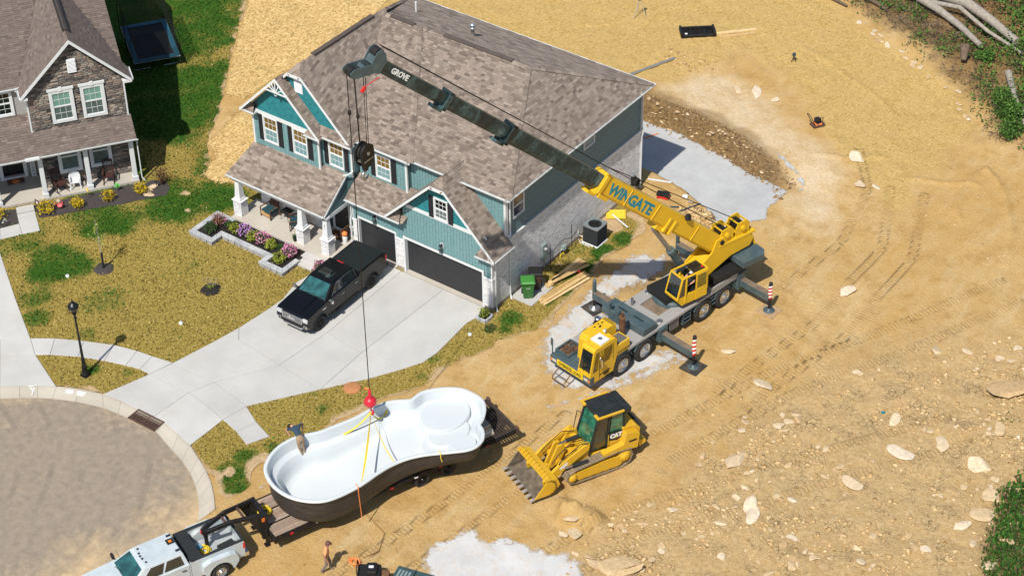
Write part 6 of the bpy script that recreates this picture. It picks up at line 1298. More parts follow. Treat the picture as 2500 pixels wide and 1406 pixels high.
b = MB(); b.box(-.3, .3, -.21, .21, -.26, -.2); b.cyl((0, -.24, .08), (0, .24, .08), .08, n=10); b.build('cross_strap', 'steel', t)
b = MB(); b.cyl((0,0,-.75), (0,0,-.5), .13, .17, n=12); b.build('swivel', 'rope_black', t)
def hookpts(r, z): return [(0, 0, z), (0, 0, z-.12)]+[(r*sin(a), 0, z-.12-r*.9+r*cos(a)) for a in [radians(25+i*25) for i in range(10)]]
b = MB(); pts = hookpts(.2, -.72); b.tube(pts, [.07, .07, .075, .08, .085, .085, .08, .075, .065, .05, .035, .02], 8); b.build('hook', 'steel', t)
plain('hook_red', (.55,.012,.03), .4, var=.12, scale=5, coat=.2)
t = thing('overhaul_ball', 'red overhaul ball and hook hanging just above the white pool', 'hook ball', tuple(ball))
b = MB(); b.sphere((0,0,0), .29, 18, 12); b.build('ball', 'hook_red', t); b = MB(); b.lathe([(.09,.24), (.12,.3), (.075,.42), (.07,.62), (.03,.74)], 12); b.build('rope_socket', 'hook_red', t); b = MB(); b.lathe([(.1,-.24), (.1,-.34), (.05,-.38)], 12); b.build('swivel', 'steel', t)
b = MB(); pts = hookpts(.13, -.36); b.tube(pts, [.045, .045, .05, .055, .055, .055, .05, .05, .045, .035, .025, .015], 8); b.build('hook', 'hook_red', t)
HOOK = ball+Vector((0, 0, -.62))
def car_paint(name, c, rough=.18, dust=0, coat=.5):
    t = NT(name); n = t.noise(t.coord('Object'), 2.5, 4, .6); col = t.mix(1., c, t.ramp(n, [(.3, .9), (.7, 1.1)]), 'MULTIPLY')
    if dust: col = t.mix(t.math('MULTIPLY', t.ramp(n, [(.4, 0.), (.75, 1.)]), dust), col, (.35,.27,.18))
    t.set(col, rough, spec=.35, coat=coat)
car_paint('paint_black', (.004,.004,.005), .2, 0, .12); car_paint('paint_white', (.46,.52,.55), .3, .1); plain('liner_black', (.014,.017,.018), .75, var=.2, scale=6); plain('bed_metal', (.42,.45,.46), .55, .2, .15, 3, .3, (.3,.22,.14)); plain('tarp_black', (.010,.013,.013), .42, var=.2, scale=4)
def arch(cx, cz, r, n=9, a0=178, a1=2): return [(cx+r*cos(radians(a0+(a1-a0)*i/(n-1))), cz+r*sin(radians(a0+(a1-a0)*i/(n-1)))) for i in range(n)]
def lerp(a, b, t): return tuple(a[i]+(b[i]-a[i])*t for i in range(3))
def quad_pane(c4, u0, u1, v0, v1, m, parent, name, off=.008, trap=0):
    """pane laid on the face c4 = bottom-left, bottom-right, top-right, top-left"""
    f = lambda u, v: Vector(lerp(lerp(c4[0], c4[1], u), lerp(c4[3], c4[2], u), v)); p = [f(u0, v0), f(u1, v0), f(u1-trap, v1), f(u0+trap, v1)]
    n = (p[1]-p[0]).cross(p[3]-p[0]).normalized(); b = MB(); b.add([tuple(q-n*.004) for q in p]+[tuple(q+n*off) for q in p], [(3,2,1,0), (4,5,6,7), (0,1,5,4), (1,2,6,5), (2,3,7,6), (3,0,4,7)]); return b.build(name, m, parent, bevel=.006, seg=1)
def pickup(root, paint, wb=4.05, xf=4.98, xr=-1.25, cab0=.92, bed_open=False, dually=False, W=.99, rim='rim_black', style=6, chrome=True):
    zb = 1.42; a0 = cab0
    fr = [(xf-.12, .48), (xf, .72), (xf-.02, 1.04), (xf-.14, 1.2), (xf-1.62, 1.33), (a0, 1.36)]
    low = [(a0, .46)]+[(wb-.62, .46)]+arch(wb, .42, .52)+[(wb+.58, .46)]
    b = MB(); b.ext(fr+low, -W, W, 'y'); body = b.build('body', paint, root, bevel=.055, seg=3)
    if bed_open:
        for s in (1, -1):
            prof = [(a0-.02, zb), (xr+.05, zb+.02), (xr, zb-.1), (xr+.04, .62)]+arch(0, .44, .54, 9, 180, 0)+[(a0-.02, .5)]
            b = MB(); y0, y1 = (W-.13, W) if s > 0 else (-W, -W+.13); b.ext(prof, y0, y1, 'y'); b.build('bed_side', paint, root, bevel=.04, seg=2)
            MB().box(xr+.03, a0-.03, (W-.17 if s > 0 else -W+.01), (W-.01 if s > 0 else -W+.17), zb+.005, zb+.035).build('bed_rail', 'liner_black', root, bevel=.01, seg=1)
            q = MB(); q.M = T(0, s*(W-.13), .8) @ RX(s*pi/2); q.lathe([(.55, -.0), (.55, .18), (.5, .22), (.001, .22)], 20); q.build('wheel_house', 'bed_metal', root)
        MB().box(xr+.05, a0-.03, -W+.13, W-.13, .74, .80).build('bed_floor', 'bed_metal', root); MB().box(xr, xr+.08, -W+.12, W-.12, .66, zb+.01).build('tailgate', paint, root, bevel=.02); MB().box(xr-.01, xr+.1, -W+.12, W-.12, zb+.012, zb+.04).build('tailgate_cap', 'liner_black', root)
        for k in range(9): MB().box(xr+.1, a0-.1, -.75+k*.18, -.70+k*.18, .80, .812).build('floor_rib', 'bed_metal', root)
    else:
        prof = [(a0, 1.4), (a0-.08, zb+.03), (xr+.06, zb+.05), (xr, zb-.05), (xr+.03, .62)]+arch(0, .42, .53, 9, 180, 0)+[(a0, .5)]
        b = MB(); b.ext(prof, -W, W, 'y'); b.build('bed', paint, root, bevel=.05, seg=3)
        MB().box(xr+.06, a0-.12, -W+.1, W-.1, zb+.04, zb+.075).build('bed_cover', 'tarp_black', root, bevel=.025)
        for x in (a0-.8, a0-1.4): MB().box(x, x+.012, -W+.12, W-.12, zb+.07, zb+.081).build('cover_seam', 'ink_black', root)
    MB().box(xr+.2, xf-.3, -.8, .8, .34, .72).build('underbody', 'rubber', root)
    z0, z1 = 1.33, 1.90; B = [(a0+.02, -W+.07, z0), (a0+.02, W-.07, z0), (xf-1.5, W-.07, z0-.01), (xf-1.5, -W+.07, z0-.01)]; R_ = [(a0+.16, -.72, z1), (a0+.16, .72, z1), (xf-2.32, .70, z1-.01), (xf-2.32, -.70, z1-.01)]
    b = MB(); mid = [lerp(p, q, .93) for p, q in zip(B, R_)]; b.loft([B, mid, [(q[0]+(.05 if i < 2 else -.1), q[1]*.94, q[2]+.035) for i, q in enumerate(R_)]], True, True, False); b.build('cabin', paint, root, bevel=.035, seg=3)
    gl = 'glass_dark'
    quad_pane([B[3], B[2], mid[2], mid[3]], .05, .95, .06, .97, 'glass_teal', root, 'windshield', .01)
    quad_pane([B[1], B[0], mid[0], mid[1]], .06, .94, .2, .95, gl, root, 'rear_window', .01)
    for s in (1, -1):
        c4 = [B[2], B[1], mid[1], mid[2]] if s > 0 else [B[0], B[3], mid[3], mid[0]]
        for u0, u1 in (((.2, .55), (.58, .93)) if s > 0 else ((.07, .42), (.45, .8))): quad_pane(c4, u0, u1, .12, .9, gl, root, 'side_window', .01, .015)
        y = s*(W+.004)
        d = MB()
        for x in (a0+.06, a0+1.12, xf-1.72): d.box(x, x+.012, min(y, y-s*.01), max(y, y-s*.01), .6, 1.32)
        d.build('door_seam', 'ink_black', root)
        for x in (a0+.2, a0+1.25): MB().bar((x, s*(W+.03), 1.16), (x+.22, s*(W+.03), 1.17), .035, .03).build('door_handle', 'chrome' if chrome else 'ink_black', root, bevel=.008, seg=1)
        m = MB(); m.cbox((xf-1.62, s*(W+.19), 1.38), (.12, .26, .2)); m.build('mirror', 'chrome' if chrome else 'ink_black', root, bevel=.035); MB().bar((xf-1.66, s*(W-.02), 1.33), (xf-1.64, s*(W+.12), 1.35), .06).build('mirror_arm', 'ink_black', root)
        MB().bar((a0+.1, s*(W+.02), .44), (wb-.68, s*(W+.02), .44), .1, .06).build('side_step', 'ink_black', root, bevel=.01, seg=1)
        if chrome:
            MB().bar((a0+.2, s*(W+.035), .475), (wb-.8, s*(W+.035), .475), .02, .015).build('step_trim', 'chrome', root); MB().bar((a0+.3, s*(W-.052), 1.372), (xf-1.85, s*(W-.052), 1.362), .018, .016).build('window_trim', 'chrome', root)
            f = lambda u, v: Vector(lerp(lerp(c4[0], c4[1], u), lerp(c4[3], c4[2], u), v))+Vector((0, s*.012, 0)); us = (.17, .96) if s > 0 else (.83, .04)
            m = MB(); m.tube([f(us[0], .07), f(us[0]+(.05 if s > 0 else -.05), .92), f((us[0]+us[1])/2, .95), f(us[1], .9), f(us[1], .1)], .009, 5); m.build('window_trim', 'chrome', root)
            MB().box(xf-1.42, xf-1.15, min(y, y+s*.01), max(y, y+s*.01), 1.06, 1.11).build('fender_badge', 'chrome', root)
        m = MB(); m.box(xr-.012, xr+.1, (W-.13 if s > 0 else -W-.005), (W+.005 if s > 0 else -W+.13), 1.0, 1.36); m.build('taillight', 'red_lens', root, bevel=.02)
        for x in (0, wb):
            q = MB(); rr = .545; pts = [(x+rr*cos(a), .42+rr*sin(a)) for a in [radians(2+17.6*i) for i in range(11)]]; p2 = [(x+(rr-.05)*cos(a), .42+(rr-.05)*sin(a)) for a in [radians(178-17.6*i) for i in range(11)]]
            q.ext(pts+p2, *((W-.01, W+.03) if s > 0 else (-W-.03, -W+.01)), 'y'); q.build('wheel_arch', paint if not chrome else 'liner_black', root, bevel=.01, seg=1)
        wy = W+.0
        if dually:
            wheel(root, wb, s*(W+.0), .42, .42, .26, s, rim, 'truck', tread=26); wheel(root, 0, s*(W+.22), .42, .42, .24, s, rim, 'truck', dual=True, tread=26)
            q = MB(); p_ = [(x_, z_) for x_, z_ in arch(0, .42, .56, 11, 182, -2)]; outer = [(.62, .5), (.78, .75), (.74, 1.12), (.4, 1.24), (-.5, 1.24), (-.8, 1.12), (-.86, .75), (-.66, .46)]
            q.ext(p_+outer, *((W-.02, W+.26) if s > 0 else (-W-.26, -W+.02)), 'y'); q.build('fender_flare', paint, root, bevel=.06, seg=3)
        else: wheel(root, wb, s*(W-.0), .42, .42, .27, s, rim, style, tread=26); wheel(root, 0, s*(W-.0), .42, .42, .27, s, rim, style, tread=26)
    MB().box(xr-.16, xr+.1, -W+.02, W-.02, .5, .72).build('rear_bumper', 'chrome' if not chrome else 'ink_black', root, bevel=.03)
    if chrome:
        g = holder('grille', root); MB().box(xf-.03, xf+.035, -.62, .62, .74, 1.14).build('surround', 'chrome', g, bevel=.03); MB().box(xf+.03, xf+.04, -.56, .56, .79, 1.09).build('backing', 'ink_black', g)
        for r in range(6):
            m = MB(); z = .805+r*.054
            for k in range(12): y = -.55+k*.092; m.bar((xf+.046, y, z+(.014 if k % 2 else -.006)), (xf+.046, y+.085, z+(-.006 if k % 2 else .014)), .014, .022)
            m.build('grille_bar', 'chrome', g)
        text_part('badge', 'GMC', .2, 'chrome', g, Matrix(((0,0,1,xf+.062), (1,0,0,0), (0,1,0,.945), (0,0,0,1))), .01, bold=.012)
    else: MB().box(xf-.02, xf+.03, -.6, .6, .7, 1.1).build('grille', 'liner_black', root, bevel=.02)
    for s in (1, -1):
        MB().box(xf-.14, xf+.012, s*.81-.16, s*.81+.16, .92, 1.12).build('headlight', 'headlight_lens', root, bevel=.03); MB().box(xf-.06, xf+.035, s*.8-.11, s*.8+.11, .58, .76).build('fog_lamp', 'chrome', root, bevel=.03); MB().box(xf+.03, xf+.04, s*.8-.06, s*.8+.06, .62, .72).build('fog_lens', 'glass_dark', root)
    MB().box(xf-.1, xf+.05, -.6, .6, .44, .54).build('bumper_trim', 'chrome', root, bevel=.03); MB().box(xf-.1, xf+.03, -.88, .88, .54, .74).build('front_bumper', paint, root, bevel=.04)
    b = MB(); b.ext([(xf-.3, 1.2), (xf-1.55, 1.315), (xf-1.55, 1.36), (xf-.5, 1.265)], -.34, .34, 'y'); b.build('hood_bulge', paint, root, bevel=.03)
    MB().bar((xf-1.5, -.6, 1.345), (xf-1.62, .1, 1.42), .02).build('wiper', 'rubber', root); MB().bar((xf-1.5, .05, 1.345), (xf-1.62, .7, 1.42), .02).build('wiper', 'rubber', root)
BT = thing('pickup_truck', 'black crew-cab pickup with chrome grille and bed cover parked on the driveway', 'pickup truck', (-7.05, -2.04, .06), radians(-89))
pickup(BT, 'paint_black')
MB().box(1.9, 2.5, -.42, .42, 1.93, 1.945).build('sunroof', 'glass_dark', BT); MB().box(1.1, 1.16, -.2, .2, 1.90, 1.945).build('brake_light', 'red_lens', BT, bevel=.01)
m = MB(); m.ext([(.92, 1.93), (1.1, 1.93), (1.06, 1.98)], -.02, .02, 'y'); m.build('roof_antenna', 'paint_black', BT)
WT = thing('pickup_truck', 'white dually pickup coupled to the gooseneck trailer', 'pickup truck', (.38, -20.87, .0), radians(-112.5))
pickup(WT, 'paint_white', 4.45, 5.45, -1.28, 1.22, True, True, 1.0, 'rim_chrome', 6, False)
MB().box(.62, 1.19, -.86, .86, 1.42, 1.47).build('bed_box_lid', 'liner_black', WT, bevel=.015); MB().box(.64, 1.17, -.84, .84, .8, 1.42).build('bed_box', 'liner_black', WT)
MB().box(1.42, 1.75, -.32, .02, 1.94, 1.96).build('roof_plate', 'ink_black', WT, bevel=.01, seg=1); MB().box(1.52, 1.66, -.2, -.06, 1.96, 1.985).build('roof_beacon', 'amber_lens', WT, bevel=.01)
for x, y in ((2.92, -.45), (2.98, -.18), (3.0, 0), (2.98, .18), (2.92, .45)): m = MB(T(x, y, 1.935)); m.lathe([(.05,0), (.045,.03), (.001,.035)], 10); m.build('cab_lamp', 'ink_black', WT)
for y in (-.5, .5): MB().box(1.42, 1.62, y-.06, y+.06, 1.935, 1.965).build('roof_lamp', 'ink_black', WT, bevel=.02)
m = MB(); m.tube([(3.6, -.8, 1.35), (3.75, -.82, 2.0)], .008, 4); m.build('antenna', 'ink_black', WT)
b = MB()
WM = WT.matrix_basis
def bedobj(name, label, cat, mb, m, x, y, z=.815, rz=0, **kw): o = mb.build(name, m, None, **kw); o.matrix_world = WM @ T(x, y, z) @ RZ(rz); o.matrix_basis = WM @ T(x, y, z) @ RZ(rz); tag(o, label, cat); return o
plain('strap_yellow', (.72,.52,.02), .75, var=.15, scale=8); plain('strap_blue', (.08,.25,.42), .7); plain('cardboard', (.36,.21,.11), .9, var=.2); plain('bag_orange', (.75,.22,.06), .7, var=.2)
def rope_heap(r, h, n, rad, flat=1.): 
    pts = []
    for k in range(n*10): a = k*.63; q = r*(.35+.65*abs(sin(k*.37+1))); pts.append((q*cos(a)*flat, q*sin(a), h*(.1+.45*(1+sin(k*.51))*.5)+rad))
    return MB().tube(pts, rad, 5)
bedobj('strap_heap', 'heap of yellow lifting straps in the white pickup bed', 'straps', rope_heap(.3, .25, 5, .03), 'strap_yellow', .25, .12); bedobj('cardboard_box', 'crushed brown cardboard in the white pickup bed', 'cardboard', MB().box(-.22, .22, -.14, .14, 0, .12).cbox((.1, .2, .12), (.3, .2, .02), RX(.5)), 'cardboard', .3, .5, .815, .4)
bedobj('tool_bag', 'blue tool bag at the front of the white pickup bed', 'bag', MB().box(-.18, .18, -.12, .12, 0, .2).tube([(-.1, 0, .2), (0, 0, .3), (.1, 0, .2)], .015, 5), 'strap_blue', .42, -.1, .815, .3, bevel=.03); bedobj('tool_box', 'black toolbox with yellow latches in the white pickup bed', 'toolbox', MB().box(-.38, .38, -.14, .14, 0, .26).box(-.36, .36, -.15, .15, .26, .3), 'liner_black', -.65, .42, .815, .1, bevel=.02)
bedobj('ratchet_strap', 'yellow ratchet strap by the tailgate of the white pickup', 'strap', rope_heap(.13, .1, 3, .02), 'strap_yellow', -.95, .62)
TA = radians(-110.65); TL = thing('flatbed_trailer', 'long black gooseneck flatbed trailer with wooden deck under the pool', 'trailer', (5.55, -6.84, 0), TA)
pieces_mat('deck_plank', [(.26,.185,.135), (.33,.245,.185), (.22,.155,.115), (.37,.29,.225), (.29,.21,.155)], .85, 10, .4); plain('trailer_black', (.010,.010,.011), .55, .2, .3, 4, .25, (.09,.07,.05)); plain('ramp_rust', (.055,.04,.034), .75, .3, .3, 5, .4, (.13,.085,.055))
DK = .95; ys = [(-1.22, -.46), (-.38, .38), (.46, 1.22)]
for y0, y1 in ys:
    n = 5; w_ = (y1-y0)/n
    for k in range(n):
        for x0, x1 in ((1.9, 6.1), (6.1, 12.3)):
            b = MB(); b.box(x0+.004, x1-.004, y0+k*w_+.006, y0+(k+1)*w_-.006, DK-.045, DK+random.uniform(-.004, .004)); b.build('plank', 'deck_plank', TL)
for y in (-.42, .42): MB().box(1.9, 12.3, y-.035, y+.035, DK-.05, DK+.008).build('deck_rail', 'trailer_black', TL)
for s in (1, -1):
    b = MB(); b.box(.0, 12.36, *sorted((s*1.22, s*1.29)), DK-.2, DK+.01); b.build('side_rail', 'trailer_black', TL)
    for k in range(20): x = .9+k*.6; MB().box(x, x+.28, *sorted((s*1.29, s*1.325)), DK-.11, DK-.03).build('stake_pocket', 'trailer_black', TL)
    MB().box(.5, 12.3, *sorted((s*1.325, s*1.345)), DK-.12, DK-.10).build('rub_rail', 'trailer_black', TL)
    for k in range(9): x = 1.5+k*1.25; MB().box(x, x+.16, *sorted((s*1.29, s*1.348)), DK-.135, DK-.09).build('reflector', 'stripe_white' if k % 2 else 'red_lens', TL)
for y in (-.5, .5): MB().box(.3, 12.5, y-.07, y+.07, DK-.45, DK-.06).build('main_beam', 'trailer_black', TL)
for k in range(14): x = 1.9+k*.78; MB().box(x, x+.06, -1.22, 1.22, DK-.14, DK-.05).build('cross_member', 'trailer_black', TL)
for x in (4.95, 3.6):
    for s in (1, -1): wheel(TL, x, s*1.22, .41, .41, .25, s, 'rim_black', 'truck', dual=True, tread=24)
    MB().cyl((x, -1.1, .41), (x, 1.1, .41), .07, n=10).build('axle', 'trailer_black', TL)
for k in range(13): x = .08+k*.14; MB().box(x, x+.06, -1.2, 1.2, DK-.06-.0*k, DK+.02).build('ramp_slat', 'ramp_rust', TL)
for y in (-1.2, -.55, .1, .55, 1.2): MB().box(0, 1.9, y-.03, y+.03, DK-.10, DK+.03).build('ramp_rail', 'ramp_rust', TL)
MB().box(-.1, .04, -1.25, 1.25, DK-.12, DK+.05).build('ramp_end', 'ramp_rust', TL)
for s in (1, -1): MB().box(-.16, -.02, s*1.2-.12, s*1.2+.12, DK-.1, DK+.12).build('ramp_lug', 'rust_iron', TL, bevel=.03)
for s in (1, -1):
    MB().box(12.3, 12.62, s*.55-.09, s*.55+.09, .45, 1.86).build('neck_post', 'trailer_black', TL, bevel=.015, seg=1)
    b = MB(); b.bar((12.35, s*.55, 1.76), (13.9, s*.34, 1.96), .13, .2).bar((13.85, s*.345, 1.96), (15.0, s*.12, 1.78), .13, .2); b.build('neck_arm', 'trailer_black', TL, bevel=.01, seg=1)
    b = MB(); b.bar((12.46, s*.62, .5), (12.46, s*.62, 1.5), .14).bar((12.46, s*.62, .12), (12.46, s*.62, .6), .1); b.box(12.36, 12.58, s*.62-.12, s*.62+.12, .06, .12); b.build('landing_jack', 'trailer_black', TL)
    b = MB(); b.ext([(12.3, .5), (12.3, 1.75), (12.62, 1.75), (13.1, 1.72), (12.62, .6)], s*.56-.02, s*.56+.02, 'y'); b.build('neck_gusset', 'trailer_black', TL)
MB().box(12.3, 12.5, -.62, .62, 1.66, 1.84).build('neck_crossbar', 'trailer_black', TL); MB().box(12.28, 12.36, -1.25, 1.25, .55, .92).build('headboard', 'trailer_black', TL)
for x, w_ in ((13.2, .42), (14.0, .33)): MB().box(x, x+.1, -w_, w_, 1.84, 1.92).build('neck_brace', 'rust_iron', TL)
b = MB(); b.cyl((14.95, 0, .95), (14.95, 0, 1.85), .09, n=12); b.box(14.8, 15.1, -.14, .14, 1.62, 1.86); b.build('coupler', 'trailer_black', TL); MB().box(15.1, 15.14, -.12, -.02, 1.62, 1.78).build('coupler_tag', 'red_lens', TL)
MB().box(12.46, 12.6, .642, .655, 1.5, 1.7).build('decal', 'amber_lens', TL); text_part('decal_lettering', 'PJ', .09, 'stripe_red', TL, T(12.46, .657, 1.6) @ Matrix(((-1,0,0,0), (0,0,1,0), (0,1,0,0), (0,0,0,1))), .002)
TM = TL.matrix_basis
o = rope_heap(.32, .2, 6, .028).build('tie_down_strap', 'strap_yellow'); o.matrix_basis = TM @ T(12.0, -.35, DK+.01); tag(o, 'yellow tie-down strap heaped at the front of the trailer deck', 'strap')
o = rope_heap(.2, .25, 4, .024).build('tie_down_strap', 'strap_yellow'); o.matrix_basis = TM @ T(12.25, -.95, DK+.01); tag(o, 'yellow strap loop hung over the trailer headboard', 'strap')
RIM = [(11.45,-1.23),(10.92,-1.84),(10.21,-2.24),(9.45,-2.37),(8.87,-2.28),(8.22,-2.09),(7.42,-2.05),(6.47,-2.03),(5.43,-2.15),(4.61,-2.11),(3.76,-1.66),(3.12,-1.84),(2.58,-1.74),(1.96,-1.45),(1.43,-1.01),(1.14,-.4),(1.04,.19),(1.25,.77),(1.69,1.3),(2.05,1.56),(2.14,2.0),(2.47,2.48),(2.99,2.72),(3.48,2.68),(4.09,2.42),(4.59,2.18),(5.24,1.89),(5.96,1.7),(6.71,1.68),(7.4,1.78),(8.12,1.96),(8.8,2.07),(9.74,2.09),(10.38,1.93),(10.94,1.51),(11.39,.89),(11.61,.18),(11.63,-.49)]
KINK = {10, 19}
def smooth_closed(p, k=5):
    n = len(p); out = []
    for i in range(n):
        a, b, c, d = [np.array(p[(i+j) % n]) for j in (-1, 0, 1, 2)]
        if i in KINK: a = b-(c-b)*.6
        if (i+1) % n in KINK: d = c+(c-b)*.6
        for j in range(k):
            t = j/k; out.append(tuple(.5*((2*b)+(-a+c)*t+(2*a-5*b+4*c-d)*t*t+(-a+3*b-3*c+d)*t**3)))
    return out
RS_ = smooth_closed(RIM); 
def inset(poly, d, it=1):
    p = np.array(poly)
    for _ in range(it):
        t = np.roll(p, -1, 0)-np.roll(p, 1, 0); t /= np.linalg.norm(t, axis=1)[:, None]; n_ = np.stack([-t[:, 1], t[:, 0]], 1)
        A = (p[:, 0]*np.roll(p[:, 1], -1)-np.roll(p[:, 0], -1)*p[:, 1]).sum()
        if A < 0: n_ = -n_
        p = p+n_*d/it; p = .8*p+.1*np.roll(p, 1, 0)+.1*np.roll(p, -1, 0) if it > 1 else p
    return p
RZ_ = 2.55
t = NT('gelcoat'); n_ = t.noise(t.coord('Object'), .8, 3, .5); t.set(t.ramp(n_, [(.3, (.53,.575,.59)), (.7, (.565,.60,.61))]), .3, spec=.4, coat=.12)
def shell_out():
    t = NT('shell_dark'); n = t.noise(t.coord('Object', (.6, .6, 2.5)), 2.2, 5, .65); t.set(t.ramp(n, [(.3, (.022,.019,.018)), (.6, (.05,.042,.038)), (.8, (.10,.083,.072))]), .6)
shell_out()
PL = thing('pool_shell', 'white fibreglass swimming pool shell with dark underside on the trailer', 'swimming pool', tuple(TM.translation), TA)
def zfl(x): return 1.12+.62*float(sstep(8.6, 3.6, np.array([x]))[0])
def zbt(x): return .965+.55*float(sstep(7.5, 3.4, np.array([x]))[0])
def R3(p, z): return [(float(a), float(b), z(a) if callable(z) else z) for a, b in p]
r0 = np.array(RS_)
b = MB(); b.loft([R3(r0, RZ_-.09), R3(r0, RZ_-.02), R3(inset(r0, .02), RZ_), R3(inset(r0, .13), RZ_+.004), R3(inset(r0, .16), RZ_-.02)], True, False, True); b.build('rim', 'gelcoat', PL)
ins = [R3(inset(r0, .16), RZ_-.02), R3(inset(r0, .19), RZ_-.12), R3(inset(r0, .24, 2), RZ_-.48), R3(inset(r0, .27, 2), RZ_-.54), R3(inset(r0, .50, 4), RZ_-.57), R3(inset(r0, .56, 4), lambda x: max(RZ_-.62, zfl(x)+.1)), R3(inset(r0, .66, 5), lambda x: (RZ_-.62)*.5+zfl(x)*.5), R3(inset(r0, .76, 6), lambda x: zfl(x)+.12), R3(inset(r0, .86, 6), lambda x: zfl(x)+.03), R3(inset(r0, 1.05, 7), zfl)]
b = MB(); b.loft(ins, True, False, True); b.add(ins[-1], [tuple(range(len(r0)))[::-1]], True); b.build('basin', 'gelcoat', PL)
outs = [R3(inset(r0, .0), RZ_-.09), R3(inset(r0, .10), RZ_-.10), R3(inset(r0, .14), RZ_-.45), R3(inset(r0, .2, 2), lambda x: zbt(x)+.35), R3(inset(r0, .3, 2), lambda x: zbt(x)+.1), R3(inset(r0, .48, 3), zbt)]
b = MB(); b.loft(outs, True, False, True); b.add(outs[-1], [tuple(range(len(r0)))], True); b.build('underside', 'shell_dark', PL)
def pad(cx, cy, rx, ry, z0, z1, rot, name):
    n = 40; b = MB(); f = lambda k, z: [(cx+rx*k*cos(a)*cos(rot)-ry*k*sin(a)*sin(rot), cy+rx*k*cos(a)*sin(rot)+ry*k*sin(a)*cos(rot), z) for a in [2*pi*i/n for i in range(n)]]
    b.loft([f(1.04, z0), f(1.02, z1-.05), f(1, z1-.012), f(.97, z1)], True, False, True); b.add(f(.97, z1), [tuple(range(n))], True); b.build(name, 'gelcoat', PL)
pad(2.75, -.35, 1.25, 1.0, 1.6, 2.12, .3, 'shallow_ledge'); pad(3.2, .7, 1.05, .75, 1.6, 1.98, .2, 'step'); pad(3.7, .95, 1.05, .75, 1.55, 1.86, .2, 'step'); pad(3.15, 1.75, .62, .5, 1.7, 2.15, -.3, 'corner_seat')
pieces_mat('block_white', [(.55,.54,.5), (.62,.6,.56), (.42,.36,.26)], .9)
bk = thing('foam_block', 'stacked pale foam and timber blocks under the shallow end of the pool', 'blocks', tuple(TM @ Vector((1.35, .55, DK))), TA)
for k in range(4): MB().box(-.35+.03*k, .3, -.45, .45-.05*k, .03+k*.14, .16+k*.14).build('block', 'block_white', bk)
def sling(label, p0, p1, sag, w=.085, side=(0, 0), n=22):
    p0 = Vector(p0); p1 = Vector(p1); b = MB(); L = []; 
    for i in range(n+1):
        t = i/n; q = p0.lerp(p1, t); q.z -= sag*4*t*(1-t)*(1 if sag > 0 else 0); q.x += side[0]*4*t*(1-t); q.y += side[1]*4*t*(1-t); L.append(q)
    vs = []; 
    for i, q in enumerate(L):
        d = (L[min(i+1, n)]-L[max(i-1, 0)]).normalized(); s = d.cross(Vector((.3, .8, .2))).normalized(); tw = i/n*2.2; s2 = d.cross(s); s = s*cos(tw)+s2*sin(tw)
        vs += [tuple(q-s*w/2), tuple(q+s*w/2), tuple(q+s*w/2+s2*.008), tuple(q-s*w/2+s2*.008)]
    fs = []
    for i in range(n): a = 4*i; c = a+4; fs += [(a, a+1, c+1, c), (a+1, a+2, c+2, c+1), (a+2, a+3, c+3, c+2), (a+3, a, c, c+3)]
    b.add(vs, fs); o = b.build('lifting_sling', 'strap_yellow'); tag(o, label, 'sling', 'yellow slings on the crane hook'); return o
def W3(x, y, z): return TM @ Vector((x, y, z))
sling('slack yellow sling looping from the hook to the leaning worker', HOOK, W3(8.9, -2.26, 2.57), .8)
sling('yellow sling drooping from the hook to the far pool rim', HOOK, W3(4.55, -2.05, 2.57), .7)
sling('taut yellow sling running down from the hook to the near rim', HOOK, W3(8.3, 1.85, 2.56), .25)
sling('thin yellow sling from the hook across the pool basin', HOOK, W3(6.5, 1.55, 2.56), .35, .04)
def tail(label, x, y, L, m):
    b = MB(); b.tube([W3(x, y-.2, 2.585), W3(x, y+.02, 2.58), W3(x+.02, y+.05, 2.3), W3(x-.03, y+.08, 2.55-L)], .02, 6); o = b.build('tag_line', m); tag(o, label, 'rope')
tail('orange rope hanging down the near side of the pool', 8.6, 2.04, 1.7, 'bag_orange'); tail('short yellow strap end over the pool rim near the trailer wheels', 4.55, 2.2, .45, 'strap_yellow')
plain('cat_yellow', (.62,.36,.015), .45, var=.1, scale=2, grime=.4, grime_c=(.36,.24,.11)); plain('track_steel', (.26,.20,.13), .8, .3, .3, 6, .5, (.34,.25,.15)); plain('bucket_steel', (.14,.115,.085), .75, .2, .4, 4, .5, (.38,.28,.17)); plain('tooth_steel', (.5,.47,.44), .5, .6, .15, 8); plain('cab_black', (.012,.017,.018), .5, var=.15, scale=3, grime=.12, grime_c=(.2,.16,.11))
LA = radians(-114); LD = thing('track_loader', 'yellow tracked loader with black cab roof and toothed bucket on the dirt', 'loader', (10.02, -6.38, .06), LA); LD.rotation_euler = (0, radians(-3.5), LA)
LP = hull = [(-1.75, .62), (-1.6, .98), (-.9, 1.02), (1.2, .80), (1.62, .62), (1.72, .40), (1.55, .14), (1.2, .02), (-1.25, .02), (-1.62, .22)]
def path_pts(poly, st):
    out = []; n = len(poly)
    L = [hypot(poly[(i+1) % n][0]-poly[i][0], poly[(i+1) % n][1]-poly[i][1]) for i in range(n)]; tot = sum(L); k = int(tot/st); st = tot/k; d = 0; i = 0; acc = 0
    for q in range(k):
        s = q*st
        while s > acc+L[i]: acc += L[i]; i += 1
        t = (s-acc)/L[i]; a, b = poly[i], poly[(i+1) % n]; out.append((a[0]+(b[0]-a[0])*t, a[1]+(b[1]-a[1])*t, atan2(b[1]-a[1], b[0]-a[0])))
    return out
